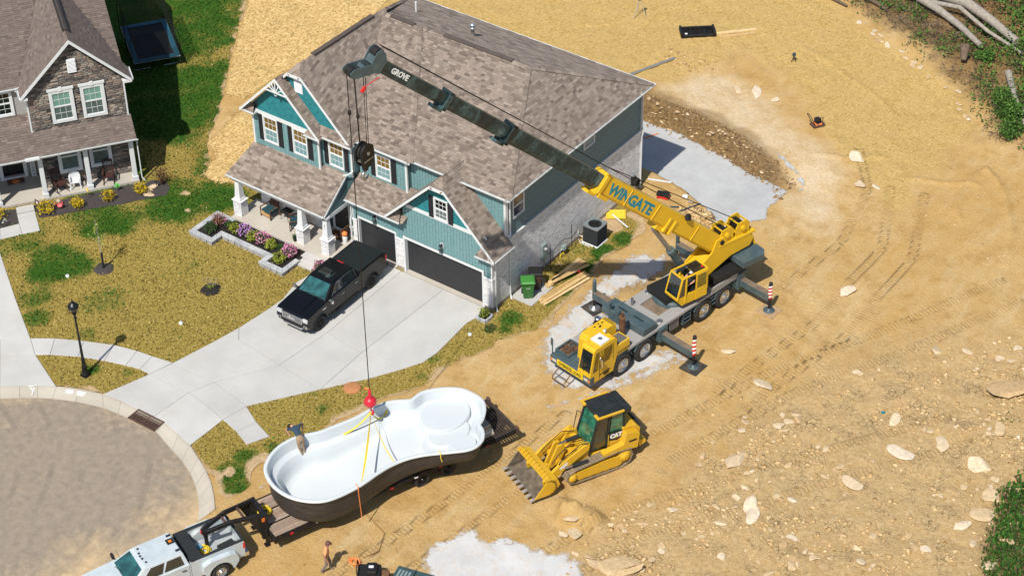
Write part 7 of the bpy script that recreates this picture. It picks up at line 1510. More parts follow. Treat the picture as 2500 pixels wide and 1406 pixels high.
for s in (1, -1):
    tk = holder('track', LD); y0, y1 = (.60, 1.06) if s > 0 else (-1.06, -.60)
    for x, z, a in path_pts(LP, .165):
        b = MB(T(x, (y0+y1)/2, z) @ RY(-a)); b.box(-.075, .075, -(y1-y0)/2, (y1-y0)/2, -.03, .02).box(-.07, -.04, -(y1-y0)/2, (y1-y0)/2, .02 if False else -.065, -.03); b.M = T(x, (y0+y1)/2, z) @ RY(-a); b.build('track_shoe', 'track_steel', tk)
    ym = (y0+y1)/2
    fr = MB(); fr.ext([(-1.3, .35), (-1.1, .68), (-.3, .74), (1.1, .60), (1.3, .4), (1.1, .16), (-1.1, .16)], ym-.14, ym+.19 if s > 0 else ym+.14, 'y') if s > 0 else fr.ext([(-1.3, .35), (-1.1, .68), (-.3, .74), (1.1, .60), (1.3, .4), (1.1, .16), (-1.1, .16)], ym-.19, ym+.14, 'y'); fr.build('track_frame', 'cat_yellow', tk, bevel=.03)
    for x, z, r in ((-1.38, .58, .36), (1.38, .36, .30)):
        w_ = MB(); w_.M = T(x, ym, z) @ RX(-s*pi/2); w_.lathe([(r, -.12), (r, .14), (r*.85, .19), (r*.6, .2), (r*.55, .26), (r*.2, .28), (.001, .28)], 22); w_.build('sprocket', 'cat_yellow', tk)
    for k in range(5): x = -.9+k*.45; w_ = MB(); w_.M = T(x, ym, .15) @ RX(-s*pi/2); w_.lathe([(.12, -.1), (.12, .16), (.001, .17)], 12); w_.build('roller', 'cat_yellow', tk)
b = MB(); b.box(-1.5, 1.25, -.6, .6, .42, 1.0); b.build('main_frame', 'cat_yellow', LD, bevel=.03)
b = MB(); b.ext([(-2.2, .85), (-2.25, 1.75), (-2.05, 1.95), (-1.35, 2.02), (-1.2, 1.0)], -.72, .72, 'y'); b.build('engine_hood', 'cat_yellow', LD, bevel=.05, seg=3)
for s in (1, -1):
    b = MB(); b.ext([(-2.0, .9), (-2.05, 1.72), (-1.35, 1.9), (-1.25, 1.3), (-.2, 1.12), (-.2, .98), (-1.3, .96)], *sorted((s*.72, s*1.02)), 'y'); b.build('side_tank', 'cat_yellow', LD, bevel=.03); MB().box(-1.9, -1.5, *sorted((s*1.02, s*1.03)), 1.35, 1.45).build('tank_slot', 'ink_black', LD)
b = MB(); b.box(-2.34, -2.22, -.62, .62, .9, 1.85); b.build('rear_guard', 'cab_black', LD, bevel=.02); b = MB(); b.ext([(-2.3, .62), (-2.62, .75), (-2.62, .92), (-2.2, 1.0)], -.75, .75, 'y'); b.build('rear_bumper', 'cat_yellow', LD, bevel=.03)
b = MB(); b.cyl((-1.75, -.25, 1.95), (-1.75, -.25, 2.5), .07, n=10); b.build('exhaust', 'cab_black', LD)
cb = holder('cab', LD); z0, z1 = 1.0, 2.95
Bc = [(-1.45, -.62, z0), (-1.45, .62, z0), (.35, .62, z0), (.35, -.62, z0)]; Tc = [(-1.4, -.56, z1), (-1.4, .56, z1), (-.05, .56, z1), (-.05, -.56, z1)]
m = MB()
for p, q in list(zip(Bc, Tc))+[(Tc[i], Tc[(i+1) % 4]) for i in range(4)]+[((-.55, .62, z0), (-.65, .565, z1)), ((-.55, -.62, z0), (-.65, -.565, z1))]: m.bar(p, q, .1)
m.build('frame', 'cab_black', cb, bevel=.01, seg=1)
quad_pane([Bc[3], Bc[2], Tc[2], Tc[3]], .06, .94, .14, .97, 'glass_green', cb, 'windshield'); quad_pane([Bc[2], Bc[1], Tc[1], Tc[2]], .05, .5, .1, .96, 'glass_dark', cb, 'door_window'); quad_pane([Bc[2], Bc[1], Tc[1], Tc[2]], .54, .96, .46, .96, 'glass_green', cb, 'side_window'); quad_pane([Bc[0], Bc[3], Tc[3], Tc[0]], .05, .95, .3, .96, 'glass_dark', cb, 'side_window'); quad_pane([Bc[1], Bc[0], Tc[0], Tc[1]], .05, .95, .4, .96, 'glass_dark', cb, 'rear_window')
b = MB(); b.ext([(-1.45, 1.0), (-1.45, 1.78), (-.62, 1.78), (-.56, 1.0)], .6, .66, 'y'); b.build('side_panel', 'cat_yellow', cb); b = MB(); b.ext([(-1.44, 1.6), (-1.44, 1.92), (-.63, 1.92), (-.61, 1.5), (-1.1, 1.4)], .655, .672, 'y'); b.build('decal_black', 'cab_black', cb)
text_part('decal_lettering', 'CAT', .3, 'white_letter', cb, T(-1.0, .676, 1.70) @ Matrix(((-1,0,0,0), (0,0,1,0), (0,1,0,0), (0,0,0,1))), .004, bold=.02, sx=1.05)
b = MB(); b.ext([(-1.06, 1.585), (-.94, 1.585), (-1.0, 1.68)], .677, .683, 'y'); b.build('decal_triangle', 'crane_yellow', cb)
b = MB(); b.box(-1.3, -.1, -.4, .4, 1.05, 1.5).box(-1.2, -1.02, -.3, .3, 1.5, 2.3); b.build('seat', 'rubber', cb)
rf = MB(); rf.box(-1.35, .02, -.68, .68, z1+.02, z1+.12); rf.build('roof', 'cab_black', cb, bevel=.03); rf = MB(); rf.box(-1.72, -1.37, -.68, .68, z1-.16, z1+.14); rf.build('roof_ac_unit', 'cab_black', cb, bevel=.05)
for s in (1, -1):
    m = MB(); m.box(-1.3, .08, *sorted((s*.66, s*.76)), z1+.05, z1+.16).box(-.02, .12, *sorted((s*.40, s*.76)), z1+.04, z1+.15); m.build('roof_edge', 'cat_yellow', cb, bevel=.03)
m = MB(); m.tube([(.32, -.66, 1.3), (.36, -.8, 1.3), (.2, -.8, 2.5), (.12, -.62, 2.5)], .02, 6); m.build('grab_rail', 'cab_black', cb); m = MB(); m.tube([(-.6, .7, 1.05), (-.55, .74, 1.9)], .018, 6); m.build('grab_rail', 'cat_yellow', cb)
b = MB(); b.ext([(.2, .95), (.35, 1.72), (.75, 1.8), (1.05, 1.3), (1.15, .8)], -.62, -.5, 'y').ext([(.2, .95), (.35, 1.72), (.75, 1.8), (1.05, 1.3), (1.15, .8)], .5, .62, 'y').box(.45, .75, -.5, .5, 1.35, 1.6); b.build('loader_tower', 'cat_yellow', LD, bevel=.02)
for s in (1, -1):
    b = MB(); b.ext([(.45, 1.78), (.65, 1.82), (2.0, 1.12), (2.75, .48), (2.72, .22), (2.5, .24), (1.75, .78), (.5, 1.5)], *sorted((s*.64, s*.78)), 'y'); b.build('lift_arm', 'cat_yellow', LD, bevel=.015, seg=1)
    b = MB(); b.cyl((.55, s*.86, .95), (1.35, s*.86, .98), .085, n=12); b.build('lift_cylinder', 'cab_black', LD); MB().cyl((1.3, s*.86, .98), (1.75, s*.84, .98), .045, n=10).build('lift_rod', 'chrome', LD)
MB().box(1.55, 1.8, -.64, .64, .72, .96).build('cross_tube', 'cat_yellow', LD, bevel=.03)
b = MB(); b.ext([(1.55, .85), (1.35, 1.45), (1.5, 1.75), (1.75, 1.75), (2.05, 1.0), (2.2, .6), (2.0, .6)], -.2, -.1, 'y').ext([(1.55, .85), (1.35, 1.45), (1.5, 1.75), (1.75, 1.75), (2.05, 1.0), (2.2, .6), (2.0, .6)], .1, .2, 'y'); b.build('bellcrank', 'cat_yellow', LD, bevel=.02)
b = MB(); b.cyl((.55, 0, 1.75), (1.2, 0, 1.72), .1, n=12); b.build('tilt_cylinder', 'cab_black', LD); MB().cyl((1.15, 0, 1.72), (1.6, 0, 1.68), .05, n=10).build('tilt_rod', 'chrome', LD); b = MB(); b.bar((2.1, 0, .68), (2.65, 0, .62), .12); b.build('tilt_link', 'cat_yellow', LD)
for s in (-.35, .35): b = MB(); b.tube([(.6, s, 1.8), (1.2, s*1.2, 1.95), (1.9, s*1.3, 1.45), (2.2, s*1.4, 1.1)], .022, 6); b.build('hose', 'rubber', LD)
b = MB(); b.tube([(.5, .74, 1.86), (.9, .74, 1.98), (1.9, .74, 1.36), (2.0, .74, 1.2)], .022, 6); b.build('arm_hose', 'rubber', LD)
text_part('arm_lettering', '953D', .2, 'white_letter', LD, T(1.75, .785, 1.05) @ RY(radians(33)) @ Matrix(((-1,0,0,0), (0,0,1,0), (0,1,0,0), (0,0,0,1))), .003, bold=.01)
BY0, BY1 = -1.32, 1.2; bk = holder('bucket', LD)
sec = [(3.42, .03), (2.7, .03), (2.42, .14), (2.3, .42), (2.38, .72), (2.66, .90)]; inn = [(3.42, .06), (2.72, .07), (2.5, .17), (2.4, .42), (2.46, .68), (2.68, .84)]
b = MB(); 
for y_ in (0,): b.loft([[(x, y, z) for x, z in sec]+[(x, y, z) for x, z in inn[::-1]] for y in (BY0, BY1)], True, True, False)
b.build('bucket_shell', 'bucket_steel', bk)
b = MB(); b.ext([(2.5, .82), (2.66, .96), (2.95, .94), (2.9, .86), (2.68, .80)], BY0, BY1, 'y'); b.build('spill_guard', 'cat_yellow', bk, bevel=.01, seg=1)
for k in range(11): y = BY0+.1+k*(BY1-BY0-.2)/10; m = MB(); m.add([(2.62, y-.1, .955), (2.9, y+.06, .94), (2.93, y+.12, .955), (2.66, y-.02, .985)], [(0,1,2,3)]); m.bar((2.62, y-.08, .96), (2.92, y+.08, .955), .05, .05); m.build('guard_rib', 'cat_yellow', bk)
for y in (BY0, BY1-.05): b = MB(); b.ext([(3.46, .03), (2.7, .03), (2.42, .14), (2.3, .42), (2.38, .72), (2.66, .92), (2.8, .9)], y, y+.05, 'y'); b.build('side_wall', 'cat_yellow' if y > 0 else 'bucket_steel', bk)
b = MB(); b.ext([(2.25, .3), (2.38, .75), (2.62, .92), (2.3, .85), (2.15, .5)], BY0+.02, BY1-.02, 'y'); b.build('back_plate', 'cat_yellow', bk)
for k in range(8): y = BY0+.06+k*(BY1-BY0-.12)/7; b = MB(); b.ext([(3.38, .02), (3.38, .10), (3.50, .09), (3.68, .02)], y-.055, y+.055, 'y'); b.build('tooth', 'tooth_steel', bk, bevel=.01, seg=1)
plain('skin', (.50,.27,.18), .6, var=.08, scale=12); plain('skin_tan', (.40,.20,.12), .6, var=.1, scale=12); plain('shirt_navy', (.025,.055,.085), .85, var=.2, scale=9, bump=.2); plain('pants_khaki', (.30,.20,.125), .9, var=.2, scale=9, bump=.2); plain('shirt_peach', (.72,.33,.15), .85, var=.15, scale=7, bump=.2); plain('pants_grey', (.17,.145,.13), .9, var=.3, scale=8, bump=.2); plain('shoe_grey', (.13,.125,.11), .8); plain('boot_tan', (.24,.17,.11), .85); plain('hair_dark', (.018,.012,.009), .8); plain('cap_maroon', (.13,.06,.055), .8); plain('cap_white', (.6,.6,.6), .7); plain('shirt_black', (.015,.016,.02), .8); plain('belt_brown', (.05,.03,.02), .7)
def person(label, J, mats, headdir=(0,-1,0), hat=None, hatbill=False, group=None, name='person'):
    """J: joint positions; one continuous skinned body, colours by nearest bone"""
    J = {k: Vector(v) for k, v in J.items()}; base = (J['toe_l']+J['toe_r'])/2; base.z = min(J['toe_l'].z, J['toe_r'].z)-.03
    t = thing(name, label, 'person', tuple(base), 0, group)
    E_ = [('pelvis', 'waist'), ('waist', 'chest'), ('chest', 'neck'), ('neck', 'head'), ('head', 'crown')]
    for s in 'lr': E_ += [('chest', 'sh_'+s), ('sh_'+s, 'el_'+s), ('el_'+s, 'wr_'+s), ('pelvis', 'hip_'+s), ('hip_'+s, 'kn_'+s), ('kn_'+s, 'an_'+s), ('an_'+s, 'toe_'+s)]
    rad = dict(pelvis=(.16,.125), waist=(.15,.115), chest=(.175,.125), neck=(.06,.06), head=(.085,.10), crown=(.062,.07))
    for s in 'lr': rad.update({'sh_'+s: (.07,.07), 'el_'+s: (.05,.05), 'wr_'+s: (.034,.034), 'hip_'+s: (.1,.1), 'kn_'+s: (.07,.07), 'an_'+s: (.05,.05), 'toe_'+s: (.042,.036)})
    names = list(rad); me = bpy.data.meshes.new('body'); me.from_pydata([tuple(J[n]-base) for n in names], [(names.index(a), names.index(b)) for a, b in E_], []); me.update()
    o = bpy.data.objects.new('body_tmp', me); COL.objects.link(o)
    sk = o.modifiers.new('skin', 'SKIN'); sk.use_smooth_shade = True
    for i, n in enumerate(names): me.skin_vertices[0].data[i].radius = rad[n]; me.skin_vertices[0].data[i].use_root = (n == 'pelvis')
    ss = o.modifiers.new('sub', 'SUBSURF'); ss.levels = 2; ss.render_levels = 2
    dg = bpy.context.evaluated_depsgraph_get(); m2 = bpy.data.meshes.new_from_object(o.evaluated_get(dg)); bpy.data.objects.remove(o); m2.name = 'body'
    zones = {'skin': [('neck', 'head'), ('head', 'crown')]+[('el_'+s, 'wr_'+s) for s in 'lr'], 'shirt': [('waist', 'chest'), ('chest', 'neck')]+[('chest', 'sh_'+s) for s in 'lr'], 'pants': [('pelvis', 'waist')]+[('pelvis', 'hip_'+s) for s in 'lr']+[('hip_'+s, 'kn_'+s) for s in 'lr']+[('kn_'+s, 'an_'+s) for s in 'lr'], 'shoe': [('an_'+s, 'toe_'+s) for s in 'lr']}
    order = ['skin', 'shirt', 'pants', 'shoe']; m2.materials.clear()
    for z in order: m2.materials.append(MAT[mats[z]])
    segs = [(J[a]-base, J[b]-base, order.index(z), 1.) for z in order for a, b in zones[z]]
    for s in 'lr': a, b = J['sh_'+s]-base, J['el_'+s]-base; segs += [(a, a.lerp(b, .62), 1, 1), (a.lerp(b, .62), b, 0, 1)]
    for p in m2.polygons:
        c = p.center; best = 9; k = 0
        for a, b, z, w in segs:
            d = b-a; q = max(0, min(1, (c-a).dot(d)/max(d.length_squared, 1e-6))); l = (c-a-d*q).length*w
            if l < best: best, k = l, z
        p.material_index = k; p.use_smooth = True
    body = bpy.data.objects.new('body', m2); COL.objects.link(body); body.parent = t
    for s in 'lr':
        w = J['wr_'+s]-base; d = (J['wr_'+s]-J['el_'+s]).normalized(); u = d.cross(Vector((0,0,1))); u = u.normalized() if u.length > .1 else Vector((1,0,0)); v = u.cross(d); b = MB()
        b.tube([w, w+d*.05, w+d*.09], [.03, .042, .036], 8)
        for k in range(4): q = w+d*.085+u*(-.027+.018*k); L = (.06, .075, .07, .055)[k]; b.tube([q, q+d*L*.55-v*.006, q+d*L*.9-v*.028], [.0095, .009, .007], 6)
        q = w+d*.03+u*.035; b.tube([q, q+d*.03+u*.02, q+d*.06+u*.022-v*.012], [.012, .011, .008], 6); b.build('hand', mats['skin'], t)
    h = J['head']-base; cr = J['crown']-base; up = (cr-h).normalized(); f = Vector(headdir).normalized(); f = (f-up*f.dot(up)).normalized(); rt = f.cross(up)
    HM = basis(h+up*.02, rt, f, up)
    b = MB(HM); b.add([(-.014, .098, -.005), (.014, .098, -.005), (0, .118, -.02), (0, .1, .03), (0, .095, -.028)], [(0, 2, 3), (1, 3, 2), (0, 4, 2), (1, 2, 4)]); 
    for s in (-1, 1): b.sphere((s*.092, .0, .0), .026, 8, 6, 1.3)
    b.build('face', mats['skin'], t); b = MB(HM)
    for s in (-1, 1): b.sphere((s*.034, .088, .022), .011, 6, 4)
    b.box(-.024, .024, .088, .094, -.055, -.049); b.build('eyes_and_mouth', 'hair_dark', t)
    b = MB(HM); b.lathe([(.104, -.01), (.112, .04), (.1, .1), (.06, .135), (.001, .145)], 16) if hat else b.lathe([(.1, .01), (.112, .05), (.098, .105), (.055, .135), (.001, .142)], 16); b.build('cap' if hat else 'hair', hat or 'hair_dark', t)
    b = MB(HM); b.lathe([(.06, -.09), (.1, -.04), (.106, .03)], 14); b.M = HM @ T(0, -.02, 0); b.build('hair', 'hair_dark', t)
    if hatbill: b = MB(HM); b.add([(-.08, .06, .045), (.08, .06, .045), (.06, .19, .03), (-.06, .19, .03), (-.08, .06, .053), (.08, .06, .053), (.06, .19, .036), (-.06, .19, .036)], [(3,2,1,0), (4,5,6,7), (0,1,5,4), (1,2,6,5), (2,3,7,6), (3,0,4,7)]); b.build('cap_peak', hat, t)
    return t
def lm(M, d): return {k: tuple(M @ Vector(v)) for k, v in d.items()}
person('person in navy shirt and khaki trousers leaning over the far pool rim', lm(TM, dict(pelvis=(9.28,-1.90,2.72), waist=(9.26,-2.02,2.84), chest=(9.25,-2.28,3.02), neck=(9.30,-2.46,3.06), head=(9.36,-2.58,3.0), crown=(9.39,-2.68,2.92),
    sh_l=(9.03,-2.34,3.04), el_l=(8.80,-2.52,2.95), wr_l=(8.90,-2.36,2.68), sh_r=(9.47,-2.34,3.04), el_r=(9.58,-2.62,2.9), wr_r=(9.5,-2.5,2.66), hip_l=(9.18,-1.86,2.64), kn_l=(9.17,-1.86,2.24), an_l=(9.14,-1.80,1.90), toe_l=(9.13,-1.86,1.80), hip_r=(9.38,-1.86,2.64), kn_r=(9.36,-1.85,2.24), an_r=(9.28,-1.78,1.91), toe_r=(9.26,-1.84,1.81))),
    dict(skin='skin', shirt='shirt_navy', pants='pants_khaki', shoe='shoe_grey'), headdir=tuple((TM.to_3x3() @ Vector((0, -.6, -.8)))))
wx, wy = 4.87, -18.40; F = Vector((.75, .66, 0)).normalized(); Lf = Vector((-F.y, F.x, 0)); gz = hz(wx, wy)
def wp(f, l, z): return tuple(Vector((wx, wy, gz))+F*f+Lf*l+Vector((0,0,z)))
person('shirtless-looking man in peach shirt, grey trousers and cap walking on the dirt', dict(pelvis=wp(0,0,.93), waist=wp(0,0,1.06), chest=wp(.03,0,1.32), neck=wp(.05,0,1.50), head=wp(.10,0,1.62), crown=wp(.13,0,1.71), sh_l=wp(.02,.2,1.40), el_l=wp(-.04,.26,1.12), wr_l=wp(.06,.24,.86), sh_r=wp(.02,-.2,1.40), el_r=wp(-.06,-.25,1.12), wr_r=wp(.04,-.24,.86), hip_l=wp(0,.1,.86), kn_l=wp(.14,.1,.48), an_l=wp(.14,.1,.09), toe_l=wp(.28,.11,.04), hip_r=wp(0,-.1,.86), kn_r=wp(-.02,-.1,.47), an_r=wp(-.28,-.1,.13), toe_r=wp(-.17,-.11,.05)),
    dict(skin='skin_tan', shirt='shirt_peach', pants='pants_grey', shoe='boot_tan'), headdir=(F.x, F.y, -.35), hat='cap_maroon', hatbill=True)['label'] = 'man in peach T-shirt, grey work trousers and maroon cap walking on the dirt'
UW = T(*UO) @ RZ(UA)
person('crane operator in dark clothes and pale cap seated in the upper cab', lm(UW, dict(pelvis=(2.5,.86,2.58), waist=(2.5,.86,2.72), chest=(2.55,.86,2.95), neck=(2.58,.88,3.1), head=(2.62,.9,3.18), crown=(2.63,.9,3.25), sh_l=(2.55,1.06,3.0), el_l=(2.75,1.16,2.8), wr_l=(3.0,1.12,2.72), sh_r=(2.55,.66,3.0), el_r=(2.75,.6,2.8), wr_r=(3.0,.66,2.72), hip_l=(2.55,.96,2.56), kn_l=(3.0,1.0,2.62), an_l=(3.1,1.0,2.4), toe_l=(3.25,1.0,2.38), hip_r=(2.55,.76,2.56), kn_r=(3.0,.74,2.62), an_r=(3.1,.74,2.4), toe_r=(3.25,.74,2.38))),
    dict(skin='skin', shirt='shirt_black', pants='shirt_black', shoe='shoe_grey'), headdir=tuple(UW.to_3x3() @ Vector((1, .2, 0))), hat='cap_white', hatbill=True)
def ragged(name, base_fn, edge=.5, ns=3.0):
    """sheet whose border frays out over its last half metre"""
    t = NT(name); w = t.world(); col, h = base_fn(t, w); ed = t.attr('ed'); n = t.noise(w, ns, 6, .7); n2 = t.noise(w, ns*7, 3, .6)
    k = t.math('ADD', t.math('DIVIDE', ed, edge), t.math('MULTIPLY', t.math('SUBTRACT', n, .5), 2.4)); k = t.math('ADD', k, t.math('MULTIPLY', t.math('SUBTRACT', n2, .5), .9))
    a = t.ramp(k, [(.30, 0.), (.62, 1.)]); t.set(col, .95, spec=.1, alpha=a); t.bump(h, .5, .02); return t
def gravel_fn(c0, c1, worn=0.):
    def f(t, w):
        n1 = t.noise(w, 1.2, 5, .65); n2 = t.noise(w, 22, 4, .75); n3 = t.noise(w, 60, 2, .7); c = t.mix(t.ramp(n2, [(.3, 0.), (.7, 1.)]), c0, c1); c = t.mix(1., c, t.ramp(n1, [(.3, .9), (.7, 1.06)]), 'MULTIPLY')
        if worn: c = t.mix(t.math('MULTIPLY', t.ramp(t.noise(w, 1.9, 6, .7, .5), [(.5, 0.), (.66, 1.)]), worn), c, (.50,.335,.165))
        return c, t.math('ADD', n2, n3)
    return f
ragged('gravel_pad', gravel_fn((.37,.38,.385), (.51,.515,.51), .0), .3, 2.5); ragged('gravel_thin', gravel_fn((.43,.43,.42), (.58,.57,.55), .75), .75, 2.0); ragged('gravel_pile', gravel_fn((.47,.475,.47), (.61,.60,.585), .35), .6, 2.2)
PADW = [(-8, 13.9), (-1.0, 15.05), (1.15, 14.9), (2.9, 14.25), (4.2, 13.5), (4.9, 12.4), (5.9, 13.0), (7.2, 14.5), (6.7, 15.9), (6.9, 17.5), (6.2, 17.75), (4.4, 18.55), (2.1, 19.35), (-.8, 19.85), (-3.6, 19.95), (-8, 19.95)]
tag(patch('gravel_pad', 'gravel_pad', PADW, .02, .22, .12), kind='structure')
sp = patch('gravel_strip', 'gravel_pad', [(4.3, 19.9), (5.6, 19.25), (6.9, 18.4), (7.3, 17.5), (7.6, 17.8), (7.2, 18.7), (5.7, 19.7), (4.5, 20.2)], .03, .2, .1)
patch('gravel_patch', 'gravel_thin', P['pad2'], .018, .22, .3, seed=3); patch('gravel_patch', 'gravel_thin', [(8.4, -1.6), (9.6, .8), (10.2, 3.2), (9.8, 3.6), (8.6, 1.2), (7.2, -2.4), (6.0, -4.2), (6.6, -4.4)], .022, .22, .25, seed=5)
patch('gravel_patch', 'gravel_pile', P['pad3'], .03, .2, .3, seed=9)
patch('gravel_patch', 'gravel_thin', [(-1.4, -15.7), (-.9, -15.1), (-.4, -15.5), (-.7, -16.3), (-1.1, -16.5)], .03, .15, .1, seed=4)
def straw_fn(t, w):
    f1 = t.noise(t.world((1, .10, 1), radians(-28)), 24, 3, .7, 1.0); f2 = t.noise(t.world((.16, 1, 1), radians(10)), 22, 3, .7, 1.); ff = t.math('MAXIMUM', f1, f2); n1 = t.noise(w, .9, 5, .65)
    c = t.ramp(ff, [(.40, (.20,.12,.04)), (.5, (.48,.32,.12)), (.60, (.72,.53,.25)), (.75, (.86,.68,.38))]); c = t.mix(t.ramp(t.math('ADD', n1, t.math('MULTIPLY', t.math('SUBTRACT', ff, .5), 1.2)), [(.30, .75), (.45, 0.)]), c, (.13,.10,.03)); return c, ff
ragged('straw_mat', straw_fn, .22, 4.0)
for q, lab in (('straw_a', 'golden straw matting along the lawn edge left of the blue house'), ('straw_b', 'upper straw strip at the left wall of the blue house'), ('straw_c', 'lower straw strip ending at the porch corner')): patch('straw_mat', 'straw_mat', P[q], .035, .2, .12, seed=len(q))
n = 9000; xs, ys = RS.uniform(-31, -17, n*3), RS.uniform(0, 20, n*3); k = np.maximum.reduce([sdist(P[q], xs, ys) for q in ('straw_a', 'straw_b', 'straw_c')]) > -.12
o = scatter('straw_stalks', 'straw_fibre', None, np.stack([xs[k], ys[k], height(xs[k], ys[k])+.055], 1), .022, .85, 9., 'stuff'); tag(o, 'loose straw stalks lying on the straw matting', 'straw')
def rock_mat(name, cols): 
    t = NT(name); r = t.rnd(); w = t.world(); n = t.noise(w, 6, 5, .65); c = t.ramp(r, [(i/len(cols), q) for i, q in enumerate(cols)]); c = t.mix(1., c, t.ramp(n, [(.3, .78), (.7, 1.2)]), 'MULTIPLY'); t.set(c, .92, spec=.15); t.bump(n, .6, .04)
rock_mat('rock_tan', [(.50,.36,.20), (.58,.45,.28), (.44,.30,.155), (.62,.50,.34), (.52,.39,.23)]); rock_mat('rock_pale', [(.58,.47,.33), (.63,.53,.40), (.55,.43,.28)]); rock_mat('clod', [(.44,.29,.13), (.56,.40,.20), (.34,.215,.09), (.62,.47,.26), (.50,.34,.16)]); rock_mat('clod_dark', [(.14,.09,.045), (.24,.155,.075), (.34,.23,.11)])
def rock_mesh(seed, flat=.5):
    rs = np.random.RandomState(seed); import bmesh
    bm = bmesh.new(); bmesh.ops.create_icosphere(bm, subdivisions=3, radius=1)
    D_ = rs.normal(size=(9, 3)); D_ /= np.linalg.norm(D_, axis=1)[:, None]; off = rs.uniform(.32, .72, 9)
    for v in bm.verts:
        p = np.array(v.co)
        for d, h in zip(D_, off):
            s = p@d
            if s > h: p = p-(s-h)*d
        v.co = (p[0], p[1], p[2]*flat)
    bmesh.ops.dissolve_limit(bm, angle_limit=.12, verts=bm.verts, edges=bm.edges); bmesh.ops.triangulate(bm, faces=bm.faces)
    me = bpy.data.meshes.new('rock'); bm.to_mesh(me); bm.free(); return me
RK = [rock_mesh(i, .35+.3*(i % 3)/2) for i in range(9)]
for m_ in RK: m_.materials.append(MAT['rock_tan'])
RKP = [m_.copy() for m_ in RK]
for m_ in RKP: m_.materials.clear(); m_.materials.append(MAT['rock_pale'])
def rock(x, y, r, label, pale=False, flat=1., asp=1.4, group=None, k=None, sink=.3):
    me = (RKP if pale else RK)[(k if k is not None else random.randrange(9)) % 9]; o = bpy.data.objects.new('rock', me); COL.objects.link(o)
    o.location = (x, y, hz(x, y)+r*.18); o.scale = (r*asp, r, r*flat); o.rotation_euler = (random.uniform(-.2, .2), random.uniform(-.2, .2), random.random()*6.28); tag(o, label, 'rock', group); return o
BIG = [(.47, 24.68, .42, 1, 'white boulder on the dusty slope beyond the gravel pad'), (-.52, 24.21, .3, 1, 'pale rock left of the white boulder behind the house'), (1.82, 24.61, .24, 1, 'small pale rock right of the white boulder behind the house'), (8.48, 21.98, .42, 1, 'flat pale slab on the dusty ground below the plate compactor'), (9.55, 20.1, .34, 1, 'pale rock right of the tip of the gravel pad'), (10.46, 20.44, .22, 1, 'smaller pale rock right of the gravel pad tip'),
    (13.55, 11.45, .4, 1, 'cream rock on bare dirt right of the rear crane jack'), (13.78, 2.78, .4, 1, 'cream angular slab between the crane and the right edge'), (19.32, 9.89, .33, 1, 'oval cream rock in the upper part of the rubble'), (23.55, 9.08, .8, 0, 'largest tan slab at the right edge of the rubble'), (21.25, 2.45, .5, 1, 'white pointed slab in the middle of the rubble'), (22.54, 3.97, .46, 0, 'long tan stone right of the white pointed slab'), (20.47, -.68, .4, 1, 'white shard below the pointed slab'), (24.65, 3.62, .5, 0, 'tan block above the grassy right corner'), (25.6, -.29, .32, 1, 'cream block left of the grassy corner'), (17.59, -4.5, .42, 1, 'cream boulder in the rubble right of the loader'), (17.82, -5.05, .38, 1, 'squat cream boulder just below its twin right of the loader'), (26.14, 1.03, .5, 0, 'tan rock against the grassy corner'), (25.94, 2.08, .42, 0, 'tan rock above the grassy corner at the frame edge'), (15.45, -2.43, .55, 0, 'broad tan slab right of the loader cab'),
    (14.9, -10.96, .85, 0, 'long flat tan slab at the bottom edge right of the gravel heap'), (12.1, -10.45, .42, 0, 'square tan block between the loader bucket and the gravel heap'), (11.79, -10.78, .22, 1, 'small pale stone beside the square tan block'), (13.88, -11.47, .35, 0, 'narrow tan slab beside the gravel heap edge'), (11.79, -10.06, .28, 0, 'tan stone above the square block near the loader bucket'), (24.21, 6.36, .4, 0, 'tan rock right of the rubble center near the frame edge'), (19.96, 4.21, .3, 0, 'small tan rock near the turquoise scrap'), (27.61, -.02, .3, 0, 'rock half in the grass of the right corner'), (27.64, -1.81, .34, 1, 'pale rock at the lower right corner'), (11.2, 4.05, .28, 1, 'cream slab beside the rear crane wheels')]
for x, y, r, p, lab in BIG: rock(x, y, r, lab, p, .55, 1.5)
def inregion(n, poly, thr=None, seed=0):
    P_ = np.array(poly); out = []; lo, hi = P_.min(0), P_.max(0)
    x = RS.uniform(lo[0], hi[0], n); y = RS.uniform(lo[1], hi[1], n); k = sdist(poly, x, y) > 0
    if thr is not None: k &= fbm(x*.45+seed, y*.45) > thr
    return x[k], y[k]
RUB = [(13, -14), (12.5, -9), (14, -5), (13.5, -1), (15, 3), (18, 9), (21, 12), (24, 14), (27, 9), (28, 3), (28.5, -3), (22, -10), (16, -14)]
x, y = inregion(620, RUB, -.05, 2)
for a, b in list(zip(x, y))[:230]: rock(float(a), float(b), random.choice((.07, .09, .11, .14, .18, .22)), 'broken tan rock among the rubble at the lower right', random.random() < .15, .7, random.uniform(1.1, 1.7), 'rubble rocks')
WED = [(1.9, 35.0), (5.1, 33.5), (7.9, 32.2), (10, 31.4), (12, 29.5), (11.4, 29.2), (9.5, 30.8), (7.5, 31.8), (4.8, 33.0), (1.5, 34.6)]
x, y = inregion(260, WED)
for a, b in list(zip(x, y))[:60]: rock(float(a), float(b), random.uniform(.08, .22), 'rock along the edge of the cleared woods', random.random() < .3, .8, 1.3, 'rocks at the woods edge')
for q, lab, grp, m_ in (([(-5.5, 20.0), (0, 19.7), (3, 19.1), (5.5, 18.2), (5.7, 18.7), (2.4, 19.9), (-.8, 20.5), (-5.5, 20.5)], 'rock sticking out of the cut earth bank', 'rocks in the bank', 0),):
    x, y = inregion(500, q)
    for a, b in list(zip(x, y))[:40]: o = rock(float(a), float(b), random.uniform(.06, .15), lab, False, .9, 1.3, grp)
